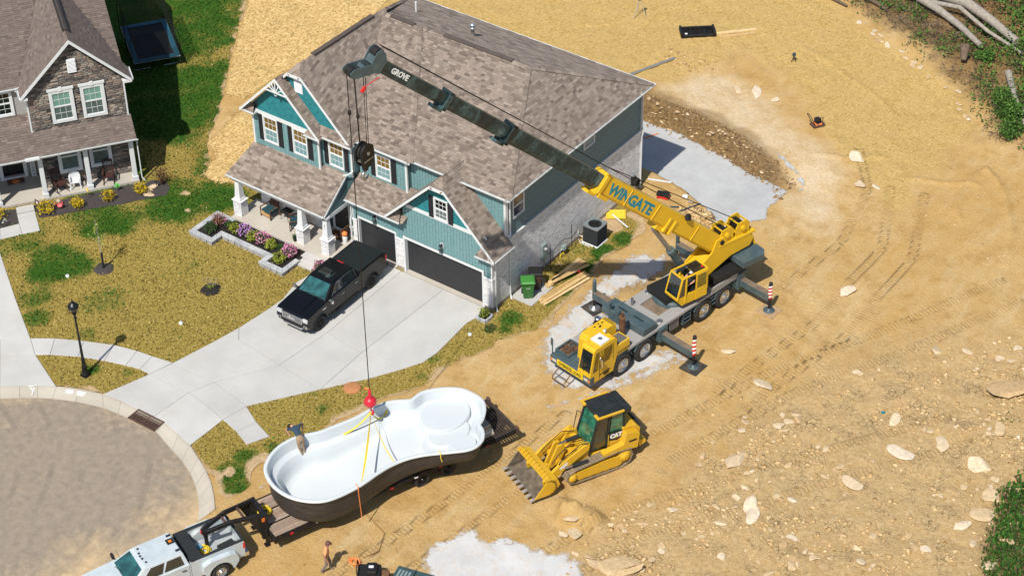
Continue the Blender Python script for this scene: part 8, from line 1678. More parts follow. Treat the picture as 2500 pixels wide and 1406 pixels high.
def clods(name, label, xs, ys, s0, s1, m):
    base = np.array([v.co[:] for v in RK[0].vertices]); 
    import bmesh; bm = bmesh.new(); bmesh.ops.create_icosphere(bm, subdivisions=1, radius=1); base = np.array([v.co[:] for v in bm.verts]); tri = np.array([[v.index for v in f.verts] for f in bm.faces]); bm.free()
    n = len(xs); s = s0*(s1/s0)**(RS.rand(n)**2.2); J = 1+RS.normal(size=(n, len(base), 1))*.22; a = RS.rand(n)*6.28; sc = np.stack([s*RS.uniform(.8, 1.6, n), s*RS.uniform(.7, 1.1, n), s*RS.uniform(.45, .8, n)], 1)
    V = base[None]*J*sc[:, None, :]; c_, s_ = np.cos(a)[:, None], np.sin(a)[:, None]; X = V[:, :, 0]*c_-V[:, :, 1]*s_; Y = V[:, :, 0]*s_+V[:, :, 1]*c_
    z = height(xs, ys)+s*.15; V = np.stack([X+xs[:, None], Y+ys[:, None], V[:, :, 2]+z[:, None]], 2).reshape(-1, 3); F = (tri[None]+(np.arange(n)*len(base))[:, None, None]).reshape(-1, 3)
    me = bpy.data.meshes.new(name); me.vertices.add(len(V)); me.vertices.foreach_set('co', V.ravel().astype(np.float32)); me.loops.add(F.size); me.loops.foreach_set('vertex_index', F.ravel().astype(np.int32)); me.polygons.add(len(F)); me.polygons.foreach_set('loop_start', np.arange(0, F.size, 3, dtype=np.int32)); me.update(calc_edges=True)
    A = me.attributes.new('rnd', 'FLOAT', 'FACE'); A.data.foreach_set('value', np.repeat(RS.rand(n), len(tri)).astype(np.float32)); me.materials.append(MAT[m]); o = bpy.data.objects.new(name, me); COL.objects.link(o); tag(o, label, 'stones', kind='stuff')
def pick(n, box, wfn):
    x = RS.uniform(box[0], box[1], n); y = RS.uniform(box[2], box[3], n); k = RS.rand(n) < wfn(x, y); return x[k], y[k]
def w_rubble(x, y):
    base = sstep(-1, 2, sdist(RUB, x, y)); nz = sstep(-.15, .45, fbm(x*.5+2, y*.5)+.4*fbm(x*2, y*2)); return base*(.12+.88*nz)
x, y = pick(30000, (10, 30, -16, 17), w_rubble); clods('loose_stones', 'loose stones and clods strewn over the lower right dirt', x, y, .018, .12, 'clod')
def w_dirt(x, y):
    open_ = (sdist(LAWN, x, y) < -.3) & (np.hypot(x+13, y+27) > 13.6) & (sdist(PADW, x, y) < .1) & (sdist([(-16, -2), (.3, -2), (.3, 13.5), (-16, 13.5)], x, y) < 0); return open_*(.04+.5*sstep(.05, .5, fbm(x*.6+20, y*.6)+.35*fbm(x*2.2, y*2.2)))
x, y = pick(26000, (-14, 26, -22, 36), w_dirt); clods('dirt_crumbs', 'crumbs of earth scattered over the bare dirt', x, y, .014, .07, 'clod')
def w_bank(x, y): d = sdist(CUT, x, y); return sstep(.9, .3, np.abs(d-.25))*(y > 16.5)*(x < 6.8)
x, y = pick(9000, (-8, 8, 16, 22), w_bank); clods('bank_clods', 'brown clods and roots in the cut earth bank', x, y, .02, .10, 'clod_dark')
x, y = pick(2500, (2.6, 6.0, 11.2, 14.2), lambda x, y: sstep(1.3, .6, np.hypot((x-4.3)/1.5, (y-12.5)/1.0))); clods('spoil_clods', 'crumbly earth on the small mound beside the gravel pad', x, y, .03, .14, 'clod')
x, y = pick(4500, (10, 13.5, -11.3, -8), lambda x, y: sstep(1.2, .5, np.hypot((x-11.7)/1.3, (y-9.6)/1.1))); clods('spoil_clods', 'crumbly earth on the heap beside the loader bucket', x, y, .03, .2, 'clod')
x, y = pick(2600, (-8, 2, 22.5, 27.5), lambda x, y: sstep(1.1, .5, np.hypot((x+4.2)/2.8, (y-25.2)/1.0)+.5*fbm(x, y))); clods('dirt_crumbs', 'dark broken earth below the black loader attachment', x, y, .02, .11, 'clod')
plain('bark_grey', (.30,.265,.22), .9, var=.3, scale=5, bump=.6); plain('bark_brown', (.13,.09,.06), .95, var=.4, scale=6, bump=.7)
def log(label, pts, r, m='bark_grey'):
    b = MB(); k = len(pts); b.tube([(x, y, hz(x, y)+r*.8+z) for x, y, z in pts], [r*(1-.45*i/(k-1)) for i in range(k)], 12); o = b.build('log', m); tag(o, label, 'log'); return o
log('thick pale fallen trunk nearest the right corner of the clearing', [(1.6, 39.3, .25), (4.2, 39.2, .35), (6.6, 38.9, .35), (8.4, 38.6, .3), (10.6, 37.4, .2)], .42); log('long pale trunk lying left of the thick one', [(.4, 38.6, .3), (3.2, 38.5, .4), (5.4, 37.7, .3), (7.2, 36.9, .3), (9.0, 35.9, .2)], .3); log('thin crooked log crossing between the two pale trunks', [(4.4, 38.3, .5), (6.6, 37.9, .6), (8.8, 37.3, .5), (11.4, 36.6, .2)], .16)
log('brown broken log near the top edge of the clearing', [(-.8, 37.6, .1), (1.0, 36.9, .2), (2.6, 36.4, .1)], .16, 'bark_brown'); log('short dark stump log at the dirt edge', [(-1.4, 36.4, .05), (.2, 35.9, .05)], .13, 'bark_brown'); log('split orange-brown stump in the brush', [(8.6, 34.6, .6), (8.9, 33.9, .1)], .3, 'bark_brown'); log('grey log half buried at the right edge of the brush', [(11.6, 34.2, .2), (13.2, 31.8, .1), (14.2, 30.6, .1)], .22); log('grey log end above the green bush', [(14.6, 29.8, .2), (16.2, 28.9, .1)], .25)
WD = P['woods']
def wpts(n, thr, s, zlo, zhi, hgt):
    x = RS.uniform(-4, 17, n); y = RS.uniform(28, 46, n); k = (sdist(WD, x, y) > RS.uniform(-.3, 1.2, n)) & (fbm(x*.5+s, y*.5)+.3*fbm(x*1.7, y*1.7) > thr); x, y = x[k], y[k]; return np.stack([x, y, height(x, y)+RS.uniform(zlo, zhi, len(x))*(.4+hgt*np.maximum(0, fbm(x*.4+s, y*.4)+.4))], 1)
for nm, m, n, thr, s, sz, asp, lab in (('brush_twigs', 'twig_dark', 14000, -.25, 1, .035, 14, 'dark twigs and brush covering the cleared woods edge'), ('brush_twigs', 'twig_grey', 7000, -.05, 5, .03, 16, 'grey dead branches tangled over the brush')):
    o = scatter(nm, m, None, wpts(n, thr, s, .02, .6, .8), sz, .55, asp, 'stuff'); tag(o, lab, 'brush')
o = scatter('undergrowth', 'leaf_wood', None, wpts(26000, -.02, 9, .02, .7, .9), .10, .4, 1.5, 'stuff'); tag(o, 'green undergrowth between the fallen trunks', 'undergrowth')
x = RS.uniform(3, 18, 20000); y = RS.uniform(29, 46, 20000); k = sdist([(3, 47), (6.5, 41), (9.5, 38.6), (11.2, 35.6), (13, 32), (15, 29.5), (20, 30.5), (12, 47)], x, y) > RS.uniform(-.6, .8, 20000); x, y = x[k], y[k]
o = scatter('undergrowth', 'leaf_wood', None, np.stack([x, y, height(x, y)+RS.uniform(.1, 1.6, len(x))*(.5+.6*np.maximum(0, fbm(x*.5, y*.5)+.5))], 1), .12, .3, 1.5, 'stuff'); tag(o, 'dense green thicket at the top right corner', 'undergrowth')
def bush(label, x, y, r, n, m='leaf_wood', zs=.8):
    t = thing('bush', label, 'bush', (x, y, hz(x, y))); b = MB()
    for k in range(10): a = random.random()*6.28; L = random.uniform(.5, .95)*r; b.tube([(0,0,0), (L*.4*cos(a), L*.4*sin(a), L*.5), (L*cos(a)*.9, L*sin(a)*.9, L*zs)], [.03, .02, .008], 5)
    b.build('stem', 'stem_brown', t); pts = np.concatenate([ball_pts(n//7, (random.uniform(-.6, .6)*r, random.uniform(-.6, .6)*r, random.uniform(.3, .8)*r*zs), r*random.uniform(.4, .6), .8, .3) for _ in range(7)]); scatter('foliage', m, t, pts[pts[:, 2] > .02], .085, .2, 1.5)
bush('big dark green bush at the edge of the dirt below the brush', 13.4, 30.2, 1.35, 2600); bush('lower green bush joined to the big one at the dirt edge', 14.4, 29.0, .9, 1200); bush('leafy green bush among the logs', 9.6, 35.3, .7, 700); bush('small bright bush right of the thin log', 8.6, 38.0, .5, 450)
def tree(label, x, y, h, r, n):
    t = thing('tree', label, 'tree', (x, y, hz(x, y))); b = MB(); b.tube([(0,0,-.1), (.1,0,h*.35), (0,.1,h*.7), (.1,.1,h*.95)], [.22,.16,.1,.04], 10); cl = []
    for k in range(12): a = k*2.4; z = h*random.uniform(.35, .85); L = r*random.uniform(.6, 1.); e = (L*cos(a), L*sin(a), z+L*.5); b.tube([(0,0,z), (e[0]*.5, e[1]*.5, z+L*.15), e], [.06, .04, .015], 6); cl.append(e)
    b.build('trunk', 'bark_brown', t); cl.append((0, 0, h)); pts = np.concatenate([ball_pts(n//len(cl), c_, r*random.uniform(.32, .5), .75, .2) for c_ in cl]); scatter('crown', 'leaf_wood', t, pts, .13, .2, 1.4)
tree('leafy tree at the right edge above the thicket', 12.6, 38.6, 4.6, 1.9, 3400); tree('leafy tree at the right edge behind the green bush', 14.6, 34.0, 3.6, 1.5, 2400); tree('leafy tree in the top right corner', 9.8, 42.6, 4.0, 1.7, 2600)
DG = P['dirt_grass']; x, y = inregion(26000, DG); k = sdist(DG, x, y) > RS.uniform(0, .7, len(x)); x, y = x[k], y[k]
o = scatter('corner_grass', 'grass_green', None, np.stack([x, y, height(x, y)+RS.uniform(.0, .18, len(x))*(1+fbm(x*1.2, y*1.2))], 1), .09, .2, 2.2, 'stuff', up=(0, 0, .6)); tag(o, 'dark wiry grass at the lower right corner', 'grass')
o = scatter('corner_grass', 'twig_dark', None, np.stack([x[::3], y[::3], height(x[::3], y[::3])+.08], 1), .05, .3, 4, 'stuff', up=(0, 0, .5)); tag(o, 'dead stems in the grass at the lower right corner', 'grass')
x, y = pick(2600, (24, 29, 4.5, 9), lambda x, y: sstep(.2, .6, fbm(x*.8, y*.8))*.6); o = scatter('weed_tufts', 'leaf_dark', None, np.stack([x, y, height(x, y)+.03], 1), .06, .3, 1.6, 'stuff'); tag(o, 'sparse weed tufts near the right edge', 'weeds')
plain('bin_green', (.03,.14,.03), .45, var=.12, scale=4, grime=.15); plain('bin_lid_green', (.05,.22,.04), .4, var=.1, scale=4); plain('bin_brown', (.045,.02,.018), .45, var=.15, scale=4, grime=.2); plain('meter_grey', (.26,.33,.32), .5, .2); pieces_mat('lumber', [(.50,.33,.13), (.60,.42,.19), (.44,.28,.10), (.66,.48,.24)], .8, 9, .25)
MB_ = MB(); MB_.box(.06, 1.35, 1.42, 3.3, -.1, .07); tag(MB_.build('bin_pad', 'concrete'), 'small concrete pad under the wheeled bins beside the garage', 'concrete pad')
def wheelie(label, x, y, rz, mb, ml, z=.07):
    t = thing('wheeled_bin', label, 'trash bin', (x, y, z), rz); b = MB(); b.tbox(.03, .95, (-.24, .24, -.26, .26), (-.32, .32, -.30, .34)); b.build('body', mb, t, bevel=.04); b = MB(); b.tbox(.95, 1.0, (-.35, .35, -.33, .38), (-.35, .35, -.33, .38)); b.build('rim', mb, t, bevel=.02)
    b = MB(); rings = []
    for k, zz in ((1., 1.0), (.98, 1.03), (.8, 1.08), (.4, 1.10)): rings.append([(.36*k*sx, -.02+(.37)*k*sy, zz) for sx, sy in ((-1, -1), (1, -1), (1, 1), (-1, 1))])
    b.loft(rings, True, True, False); b.build('lid', ml, t, bevel=.03, seg=2); b = MB(); b.tube([(-.25, .40, .96), (.25, .40, .96)], .02, 8); b.build('handle', mb, t)
    for s in (-1, 1): w_ = MB(); w_.M = T(s*.27, .27, .13) @ RY(pi/2); w_.lathe([(.13, -.04), (.13, .04), (.05, .05), (.001, .05)], 16); w_.build('wheel', 'rubber', t)
    for sx in (-.12, .12): MB().box(sx-.015, sx+.015, -.30, -.262, .2, .85).build('rib', mb, t)
    return t
w1 = wheelie('green wheeled bin nearest the garage downspout', .72, 1.98, radians(40), 'bin_green', 'bin_lid_green'); w2 = wheelie('dark brown wheeled bin with black lid behind the green one', .62, 2.78, radians(35), 'bin_brown', 'ink_black')
text_part('lettering', 'DUMP', .09, 'white_letter', w1, T(.0, -.292, .66) @ RX(pi/2), .003); MB().box(-.1, .1, -.08, -.04, 1.085, 1.095).build('label', 'white_letter', w2)
t = thing('air_conditioner', 'dark grey air conditioning unit with top fan grille against the brick wall', 'air conditioner', (.82, 7.78, .02)); plain('ac_dark', (.028,.032,.036), .5, .3, .2, 5); plain('ac_top', (.22,.25,.26), .5, .3)
MB().box(-.5, .5, -.5, .5, -.03, .06).build('base_pad', 'trim', t, bevel=.02); MB().box(-.42, .42, -.42, .42, .06, 1.06).build('coil', 'ink_black', t)
for k in range(14): z = .1+k*.069; MB().box(-.46, .46, -.46, .46, z, z+.035).build('louvre', 'ac_dark', t, bevel=.01, seg=1)
b = MB(); n = 28; sq = [(.48*max(-1, min(1, 1.4*cos(a))), .48*max(-1, min(1, 1.4*sin(a)))) for a in [2*pi*i/n for i in range(n)]]; ci_ = [(.36*cos(a), .36*sin(a)) for a in [2*pi*i/n for i in range(n)]]
b.add([(x, y, 1.06) for x, y in sq]+[(x, y, 1.12) for x, y in sq]+[(x, y, 1.12) for x, y in ci_]+[(x, y, 1.06) for x, y in ci_], [f for i in range(n) for f in ((i, (i+1) % n, n+(i+1) % n, n+i), (n+i, n+(i+1) % n, 2*n+(i+1) % n, 2*n+i), (2*n+i, 2*n+(i+1) % n, 3*n+(i+1) % n, 3*n+i))]); b.build('top', 'ac_top', t)
b = MB()
for k in range(7): r = .05+k*.05; b.tube([(r*cos(a), r*sin(a), 1.115) for a in [2*pi*i/20 for i in range(21)]], .006, 4)
for k in range(4): a = k*pi/4; b.bar((-.36*cos(a), -.36*sin(a), 1.11), (.36*cos(a), .36*sin(a), 1.11), .012)
b.build('fan_grille', 'ink_black', t); b = MB()
for k in range(4): a = k*pi/2+.4; b.add([(.04*cos(a), .04*sin(a), 1.03), (.33*cos(a-.28), .33*sin(a-.28), 1.02), (.33*cos(a+.35), .33*sin(a+.35), 1.07), (.04*cos(a+.9), .04*sin(a+.9), 1.05)], [(0, 1, 2, 3)])
b.build('fan_blade', 'ac_top', t); b = MB(); b.tube([(-.46, -.35, .3), (-.75, -.4, .3), (-.78, -.4, .55)], .025, 6); b.build('refrigerant_line', 'trim', t); b = MB(); b.tube([(.1, -.62, .03), (-.5, -.6, .05), (-.75, -.45, .12)], .02, 6); b.build('drain_pipe', 'trim', t)
t = thing('electric_meter', 'grey electric meter box on the brick side wall', 'meter box', (.03, 4.25, 0)); MB().box(0, .15, -.2, .18, .72, 1.66).build('box', 'meter_grey', t, bevel=.012, seg=1); b = MB(T(.15, 0, 1.38) @ RY(pi/2)); b.lathe([(.09, 0), (.085, .08), (.05, .11), (.001, .115)], 14); b.build('dial_glass', 'headlight_lens', t); MB().cyl((.08, 0, .72), (.08, 0, -.05), .03, n=8).build('conduit', 'galvanised', t); MB().box(.15, .158, -.17, .15, .78, 1.12).build('cover', 'meter_grey', t)
t = thing('gas_meter', 'grey gas meter with yellow pipe on the side wall', 'gas meter', (.12, 5.75, 0)); b = MB(); b.sphere((.08, .1, .5), .16, 12, 8, 1.1); b.box(-.02, .2, -.05, .25, .42, .66); b.build('body', 'meter_grey', t, bevel=.02); b = MB(); b.tube([(.05, -.15, -.05), (.05, -.15, .45), (.05, 0, .5)], .022, 6); b.build('pipe', 'galvanised', t); b = MB(); b.tube([(.15, -.3, .03), (.15, -.3, .3), (.2, -.05, .34)], .02, 6); b.build('yellow_pipe', 'strap_yellow', t)
t = thing('fence_stakes', 'thin black stakes with cable along the brick side wall', 'stakes', (.3, 5.5, 0)); 
for y, h in ((-.95, 1.6), (.95, 1.7)): MB().bar((0, y, -.02), (0, y-.06, h), .025).build('stake', 'ink_black', t)
b = MB(); b.tube([(-.15, -1.1, .9), (-.18, -.4, .75), (-.15, .3, 1.0), (-.1, 1.1, .7), (-.15, 1.6, .8)], .018, 6); b.build('cable', 'ink_black', t)
t = thing('hose_reel', 'black hose reel and tap on the wall near the back corner', 'hose reel', (.12, 12.5, .85)); b = MB(T(.15, 0, 0) @ RY(pi/2))
for k in range(5): b.tube([((.2+.02*(k % 2))*cos(a), (.2+.02*(k % 2))*sin(a), -.1+k*.05) for a in [2*pi*i/16 for i in range(17)]], .03, 6)
b.build('hose', 'rubber', t); MB().box(-.1, .05, -.15, .15, -.25, .25).build('bracket', 'ink_black', t); b = MB(); b.tube([(0, -.1, .3), (.12, -.12, .45), (.1, -.3, .5)], .02, 6); b.build('tap', 'meter_grey', t)
k = 0
for (x, y, z, L, a, w_, h_) in ((1.75, 3.55, .06, 3.3, 80, .16, .09), (1.93, 3.5, .06, 3.4, 80, .14, .09), (2.1, 3.4, .06, 3.2, 79, .14, .06), (1.72, 3.65, .15, 3.1, 79.5, .15, .05), (1.95, 3.3, .15, 2.5, 81, .16, .06), (1.25, 4.5, .06, 2.9, 86, .2, .1), (1.05, 4.55, .06, 2.8, 87, .18, .1), (1.3, 4.7, .16, 2.4, 78, .14, .06), (1.15, 4.6, .17, 2.6, 88, .2, .05), (1.55, 5.0, .17, 1.6, 70, .2, .04), (1.5, 4.3, .23, 1.9, 74, .12, .05)):
    b = MB(); b.box(-L/2, L/2, -w_/2, w_/2, 0, h_); o = b.build('lumber_board', 'lumber', None, bevel=.006, seg=1, loc=(x, y, z), rz=radians(a)); k += 1; tag(o, 'yellow pine board in the lumber pile beside the house', 'board', 'boards of the lumber pile')
t = thing('work_gloves', 'red and white work gloves on the lumber pile', 'gloves', (1.75, 4.9, .22)); b = MB()
for s in (-.06, .07):
    b.cbox((s, 0, .03), (.1, .1, .05)); 
    for q in range(4): b.tube([(s-.04+q*.026, .04, .03), (s-.04+q*.028, .12, .025)], .012, 5)
b.build('glove', 'stripe_red', t)
o = MB().cbox((0,0,.03), (.5, .06, .04), RZ(.7)).cbox((0,0,.05), (.45, .06, .04), RZ(-.6)).build('scrap_lattice', 'lumber', None, loc=(.55, 5.0, .05)); tag(o, 'crossed pale wood offcuts by the brick wall', 'wood scrap')
t = thing('yellow_form', 'yellow plastic window-well form lying by the back wall', 'plastic form', (.45, 10.35, .03), radians(35)); plain('plastic_yellow', (.72,.50,.03), .5, var=.1, scale=5); b = MB(); b.box(-.55, .5, -.38, .38, 0, .08); b.build('tray', 'plastic_yellow', t, bevel=.03); 
for y in (-.25, 0, .25): MB().box(-.5, .45, y-.05, y+.05, .08, .12).build('rib', 'plastic_yellow', t, bevel=.015, seg=1)
o = MB().bar((0,0,0), (1.3, -.5, 0), .07, .04).build('pipe_offcut', 'trim', None, loc=(.35, 10.1, .16)); tag(o, 'white pipe lying across the yellow form', 'pipe')
t = thing('toolbox', 'red and black toolbox on the dirt behind the house', 'toolbox', (1.6, 13.1, .04), radians(20)); MB().box(-.32, .32, -.18, .18, 0, .16).build('case', 'stripe_red', t, bevel=.02); MB().box(-.34, .34, -.2, .2, .16, .3).build('lid', 'ink_black', t, bevel=.03); b = MB(); b.tube([(-.15, 0, .3), (-.12, 0, .36), (.12, 0, .36), (.15, 0, .3)], .015, 6); b.build('handle', 'ink_black', t)
o = MB().box(-.65, .65, -.04, .04, 0, .06).box(-.1, .1, -.045, .045, .0, .062).build('spirit_level', 'trim', None, loc=(.65, 14.25, .06), rz=radians(20)); tag(o, 'long white spirit level near the gravel pad', 'spirit level')
plain('steel_blue', (.05,.12,.18), .4, .6)
for p, q, lab in (((1.73, 12.15), (2.8, 12.8), 'blue steel bar lying left on the mound beside the pad'), ((3.0, 12.3), (3.55, 13.75), 'blue steel bar at the lip of the gravel pad')): o = MB().bar((p[0], p[1], hz(*p)+.05), (q[0], q[1], hz(*q)+.06), .05).build('steel_bar', 'steel_blue'); tag(o, lab, 'steel bar')
o = MB().box(-.14, .14, -.1, .1, 0, .1).box(-.06, .06, -.1, .1, .1, .13).build('paint_can_box', 'white_letter', None, loc=(2.57, 13.77, .05), rz=.4); tag(o, 'small white and black box near the pad lip', 'box'); o = MB().cbox((0,0,.05), (.34, .16, .08), RX(.2)).build('cement_bag', 'block_white', None, loc=(3.05, 13.55, .06), bevel=.03); tag(o, 'pale paper bag on the mound edge', 'bag')
mark('paint_line', 'orange paint line sprayed on the gravel pad by the house corner', [(-3.0, 18.3, -2.6, 19.2)], .07, -.745, 'bag_orange')
t = thing('laser_level', 'yellow laser level on a pale tripod at the top of the slope', 'tripod', (-9.83, 28.2, hz(-9.83, 28.2))); b = MB()
for k in range(3): a = k*2.09+.3; MB().bar((.45*cos(a), .45*sin(a), 0), (.06*cos(a), .06*sin(a), 1.15), .045, .03).build('leg', 'block_white', t)
MB().cyl((0,0,1.12), (0,0,1.2), .09, n=12).build('head', 'ink_black', t); b = MB(); b.box(-.11, .11, -.11, .11, 1.2, 1.38); b.cyl((0,0,1.38), (0,0,1.46), .07, n=12); b.build('instrument', 'sign_yellow', t, bevel=.02)
t = thing('loader_attachment', 'black steel loader attachment lying on the straw slope', 'attachment', (-5.65, 28.15, hz(-5.65, 28.15)), radians(40)); MB().box(-1.0, 1.0, -.42, .42, 0, .06).build('plate', 'trailer_black', t)
for q in ((-1.0, 1.0, .34, .44, .06, .3), (-1.0, 1.0, -.44, -.36, .06, .2), (-1.05, -.92, -.44, .5, .06, .34), (.92, 1.05, -.44, .5, .06, .34)): MB().box(*q).build('rim_plate', 'trailer_black', t, bevel=.01, seg=1)
for x in (-.4, .4): MB().box(x-.06, x+.06, -.5, .35, .06, .22).build('rib', 'trailer_black', t, bevel=.01, seg=1)
MB().box(-.75, -.6, -.1, .05, .062, .07).build('label', 'white_letter', t)
for (x, y, L, a, lab) in ((-3.9, 29.7, 2.5, 47, 'long pine board right of the black attachment'), (-3.6, 29.4, 2.2, 48, 'pine board lying in front of the long one by the attachment')): o = MB().box(-L/2, L/2, -.1, .1, 0, .08).build('lumber_board', 'lumber', None, loc=(x, y, hz(x, y)+.02), rz=radians(a)); tag(o, lab, 'board')
o = MB().cyl((-6.5, 21.6, hz(-6.5, 21.6)+.1), (-5.25, 25.0, hz(-5.25, 25.0)+.1), .075, n=10).build('drain_pipe', 'galvanised'); tag(o, 'long grey pipe on the dirt behind the roof corner', 'pipe')
t = thing('plate_compactor', 'orange plate compactor standing on the dirt slope', 'plate compactor', (5.05, 23.6, hz(5.05, 23.6)), radians(60)); b = MB(); b.ext([(-.38, .1), (-.3, .02), (.3, .02), (.38, .1), (.38, .13), (-.38, .13)], -.24, .24, 'y'); b.build('base_plate', 'rust_iron', t); MB().box(-.2, .22, -.2, .2, .13, .22).build('deck', 'bag_orange', t, bevel=.02); b = MB(); b.box(-.15, .15, -.15, .15, .22, .5); b.cyl((0, -.18, .36), (0, .18, .36), .12, n=12); b.build('engine', 'ink_black', t, bevel=.02); b = MB(); b.tube([(-.25, -.2, .2), (-.6, -.2, .85), (-.62, 0, .95), (-.6, .2, .85), (-.25, .2, .2)], .022, 6); b.tube([(-.1, -.22, .2), (-.1, -.22, .62), (.2, -.22, .62), (.2, -.22, .2)], .018, 6); b.build('handle', 'ink_black', t)
t = thing('small_stand', 'small dark stand on the straw slope', 'stand', (.57, 28.8, hz(.57, 28.8))); b = MB(); 
for k in range(3): a = k*2.1; b.bar((.16*cos(a), .16*sin(a), 0), (0, 0, .4), .03)
b.build('legs', 'ink_black', t); MB().box(-.09, .09, -.07, .07, .38, .56).build('head', 'steel_blue', t, bevel=.02)
t = thing('timber_bracket', 'brown timber bracket on the dirt showing just above the back roof edge', 'timber', (-8.1, 20.6, hz(-8.1, 20.6)), radians(50)); b = MB(); b.ext([(-.6, 0), (.5, .55), (.6, 0)], -.08, .08, 'y'); b.build('plate', 'rust_brown', t); MB().box(.45, .6, -.1, .1, 0, .7).build('post', 'rust_brown', t)
o = MB().cbox((0,0,.04), (.16, .1, .05), RZ(.5)).cbox((.05,.04,.06), (.1, .06, .04), RZ(-.4)).build('scrap', 'teal_letter', None, loc=(19.3, 4.4, hz(19.3, 4.4))); tag(o, 'tiny turquoise scrap on the open dirt', 'scrap')
t = thing('power_unit', 'black portable engine unit at the bottom edge', 'engine unit', (6.75, -17.85, 0), radians(35)); b = MB(); b.box(-.5, .5, -.42, .42, .15, .75); b.build('housing', 'ink_black', t, bevel=.08, seg=3); MB().box(-.1, .35, -.3, .3, .75, .95).build('top_case', 'trailer_black', t, bevel=.05); MB().box(.0, .2, -.05, .08, .95, .965).build('label', 'white_letter', t); b = MB(); b.tube([(-.45, -.35, .7), (-.5, -.35, 1.0), (-.5, .35, 1.0), (-.45, .35, .7)], .025, 8); b.build('handle', 'ink_black', t); MB().box(.5, .85, -.2, .2, .2, .6).build('exhaust_guard', 'rust_brown', t, bevel=.03)
for s in (-1, 1): w_ = MB(); w_.M = T(-.2, s*.46, .17) @ RX(pi/2); w_.lathe([(.17, -.05), (.17, .05), (.06, .06), (.001, .06)], 16); w_.build('wheel', 'rubber', t)
t = thing('storage_bin', 'slate green lidded container at the bottom edge', 'container', (8.6, -17.3, 0), radians(15)); plain('bin_slate', (.04,.075,.08), .5, var=.15, scale=4); MB().box(-.8, .8, -.55, .55, 0, .72).build('body', 'bin_slate', t, bevel=.03); MB().box(-.85, -.06, -.6, .6, .72, .82).build('lid', 'bin_slate', t, bevel=.03); MB().box(.0, .85, -.6, .6, .72, .82).build('lid', 'bin_slate', t, bevel=.03); MB().box(-.05, -.01, -.6, .6, .74, .88).build('hinge', 'bin_slate', t); 
for k in range(4): MB().box(-.7+k*.15, -.62+k*.15, -.4, .4, .82, .835).build('lid_rib', 'meter_grey', t)
o = rope_heap(.2, .08, 4, .03, 1.5).build('orange_rope', 'bag_orange', None, loc=(5.44, -17.3, .02)); tag(o, 'orange rope heap on the dirt right of the walking man', 'rope')
o = MB().tube([(3.8, -14.7, .05), (5.4, -15.2, .03), (5.9, -16.2, .03), (5.6, -16.9, .03)], .012, 5).build('thin_cord', 'rust_brown'); tag(o, 'thin brown cord trailing over the dirt beside the trailer', 'cord')
o = rope_heap(.28, .14, 5, .03).build('orange_rope', 'bag_orange', None, loc=(-1.75, -13.6, .05)); tag(o, 'orange rope in the grass behind the deep end of the pool', 'rope')
t = thing('utility_cover', 'orange-brown round utility cover in the grass beside the driveway', 'utility cover', (-1.96, -8.54, .02)); plain('clay_orange', (.42,.18,.07), .9, var=.2, scale=6); b = MB(); b.lathe([(.42, -.02), (.44, .03), (.38, .06), (.001, .07)], 20); b.build('cover', 'clay_orange', t); o = MB().cbox((.62, .32, .04), (.24, .1, .05), RZ(.6)).build('flag', 'bag_orange', t)
t = thing('trampoline', 'rectangular trampoline with dark mat, blue edge pads and safety net', 'trampoline', (-31.4, 8.2, .0), radians(-35)); plain('pad_blue', (.015,.10,.15), .6, var=.2, scale=3); plain('net_black', (.01,.01,.01), .9); L, W_ = 2.25, 1.35; zt = .8
MB().box(-L+.3, L-.3, -W_+.25, W_-.25, zt-.01, zt).build('mat', 'ink_black', t)
for q in ((-L, L, W_-.3, W_), (-L, L, -W_, -W_+.3), (-L, -L+.35, -W_+.3, W_-.3), (L-.35, L, -W_+.3, W_-.3)): MB().box(*q, zt, zt+.04).build('edge_pad', 'pad_blue', t, bevel=.02)
b = MB(); b.tube([(-L, -W_, zt-.04), (L, -W_, zt-.04), (L, W_, zt-.04), (-L, W_, zt-.04), (-L, -W_, zt-.04)], .03, 6); b.build('frame', 'galvanised', t)
for x in (-L*.75, L*.75):
    for s in (-1, 1): b = MB(); b.tube([(x, s*W_, zt-.05), (x, s*(W_+.05), .03), (x+.0, s*.4, .03)], .03, 6); b.build('leg', 'galvanised', t)
for x in (-L, 0, L):
    for s in (-1, 1): b = MB(); b.tube([(x, s*(W_+.08), .4), (x, s*(W_+.08), 2.3), (x*.97, s*(W_-.1), 2.7)], .025, 6); b.build('net_pole', 'ink_black', t)
nt = NT('safety_net'); vv = nt.coord('Object'); ck = nt.n('ShaderNodeTexChecker'); ck.inputs['Scale'].default_value = 60; nt.l(vv, ck.inputs['Vector']); nt.set((.01,.012,.012), .9, alpha=nt.math('ADD', nt.math('MULTIPLY', ck.outputs['Fac'], .25), .22))
b = MB(); 
for (p, q) in (((-L, -W_), (L, -W_)), ((L, -W_), (L, W_)), ((L, W_), (-L, W_)), ((-L, W_), (-L, -W_))): b.add([(p[0], p[1], zt+.05), (q[0], q[1], zt+.05), (q[0]*.97, q[1]*.93, 2.6), (p[0]*.97, p[1]*.93, 2.6)], [(0, 1, 2, 3)])
b.build('safety_net', 'safety_net', t)
plain('cushion_teal', (.008,.045,.06), .85, var=.15, scale=6); plain('wood_tan', (.48,.27,.10), .6, var=.15, scale=7); plain('wicker_brown', (.10,.05,.028), .8, var=.3, scale=20, bump=.4); plain('rocker_brown', (.055,.022,.018), .6, var=.2, scale=6)
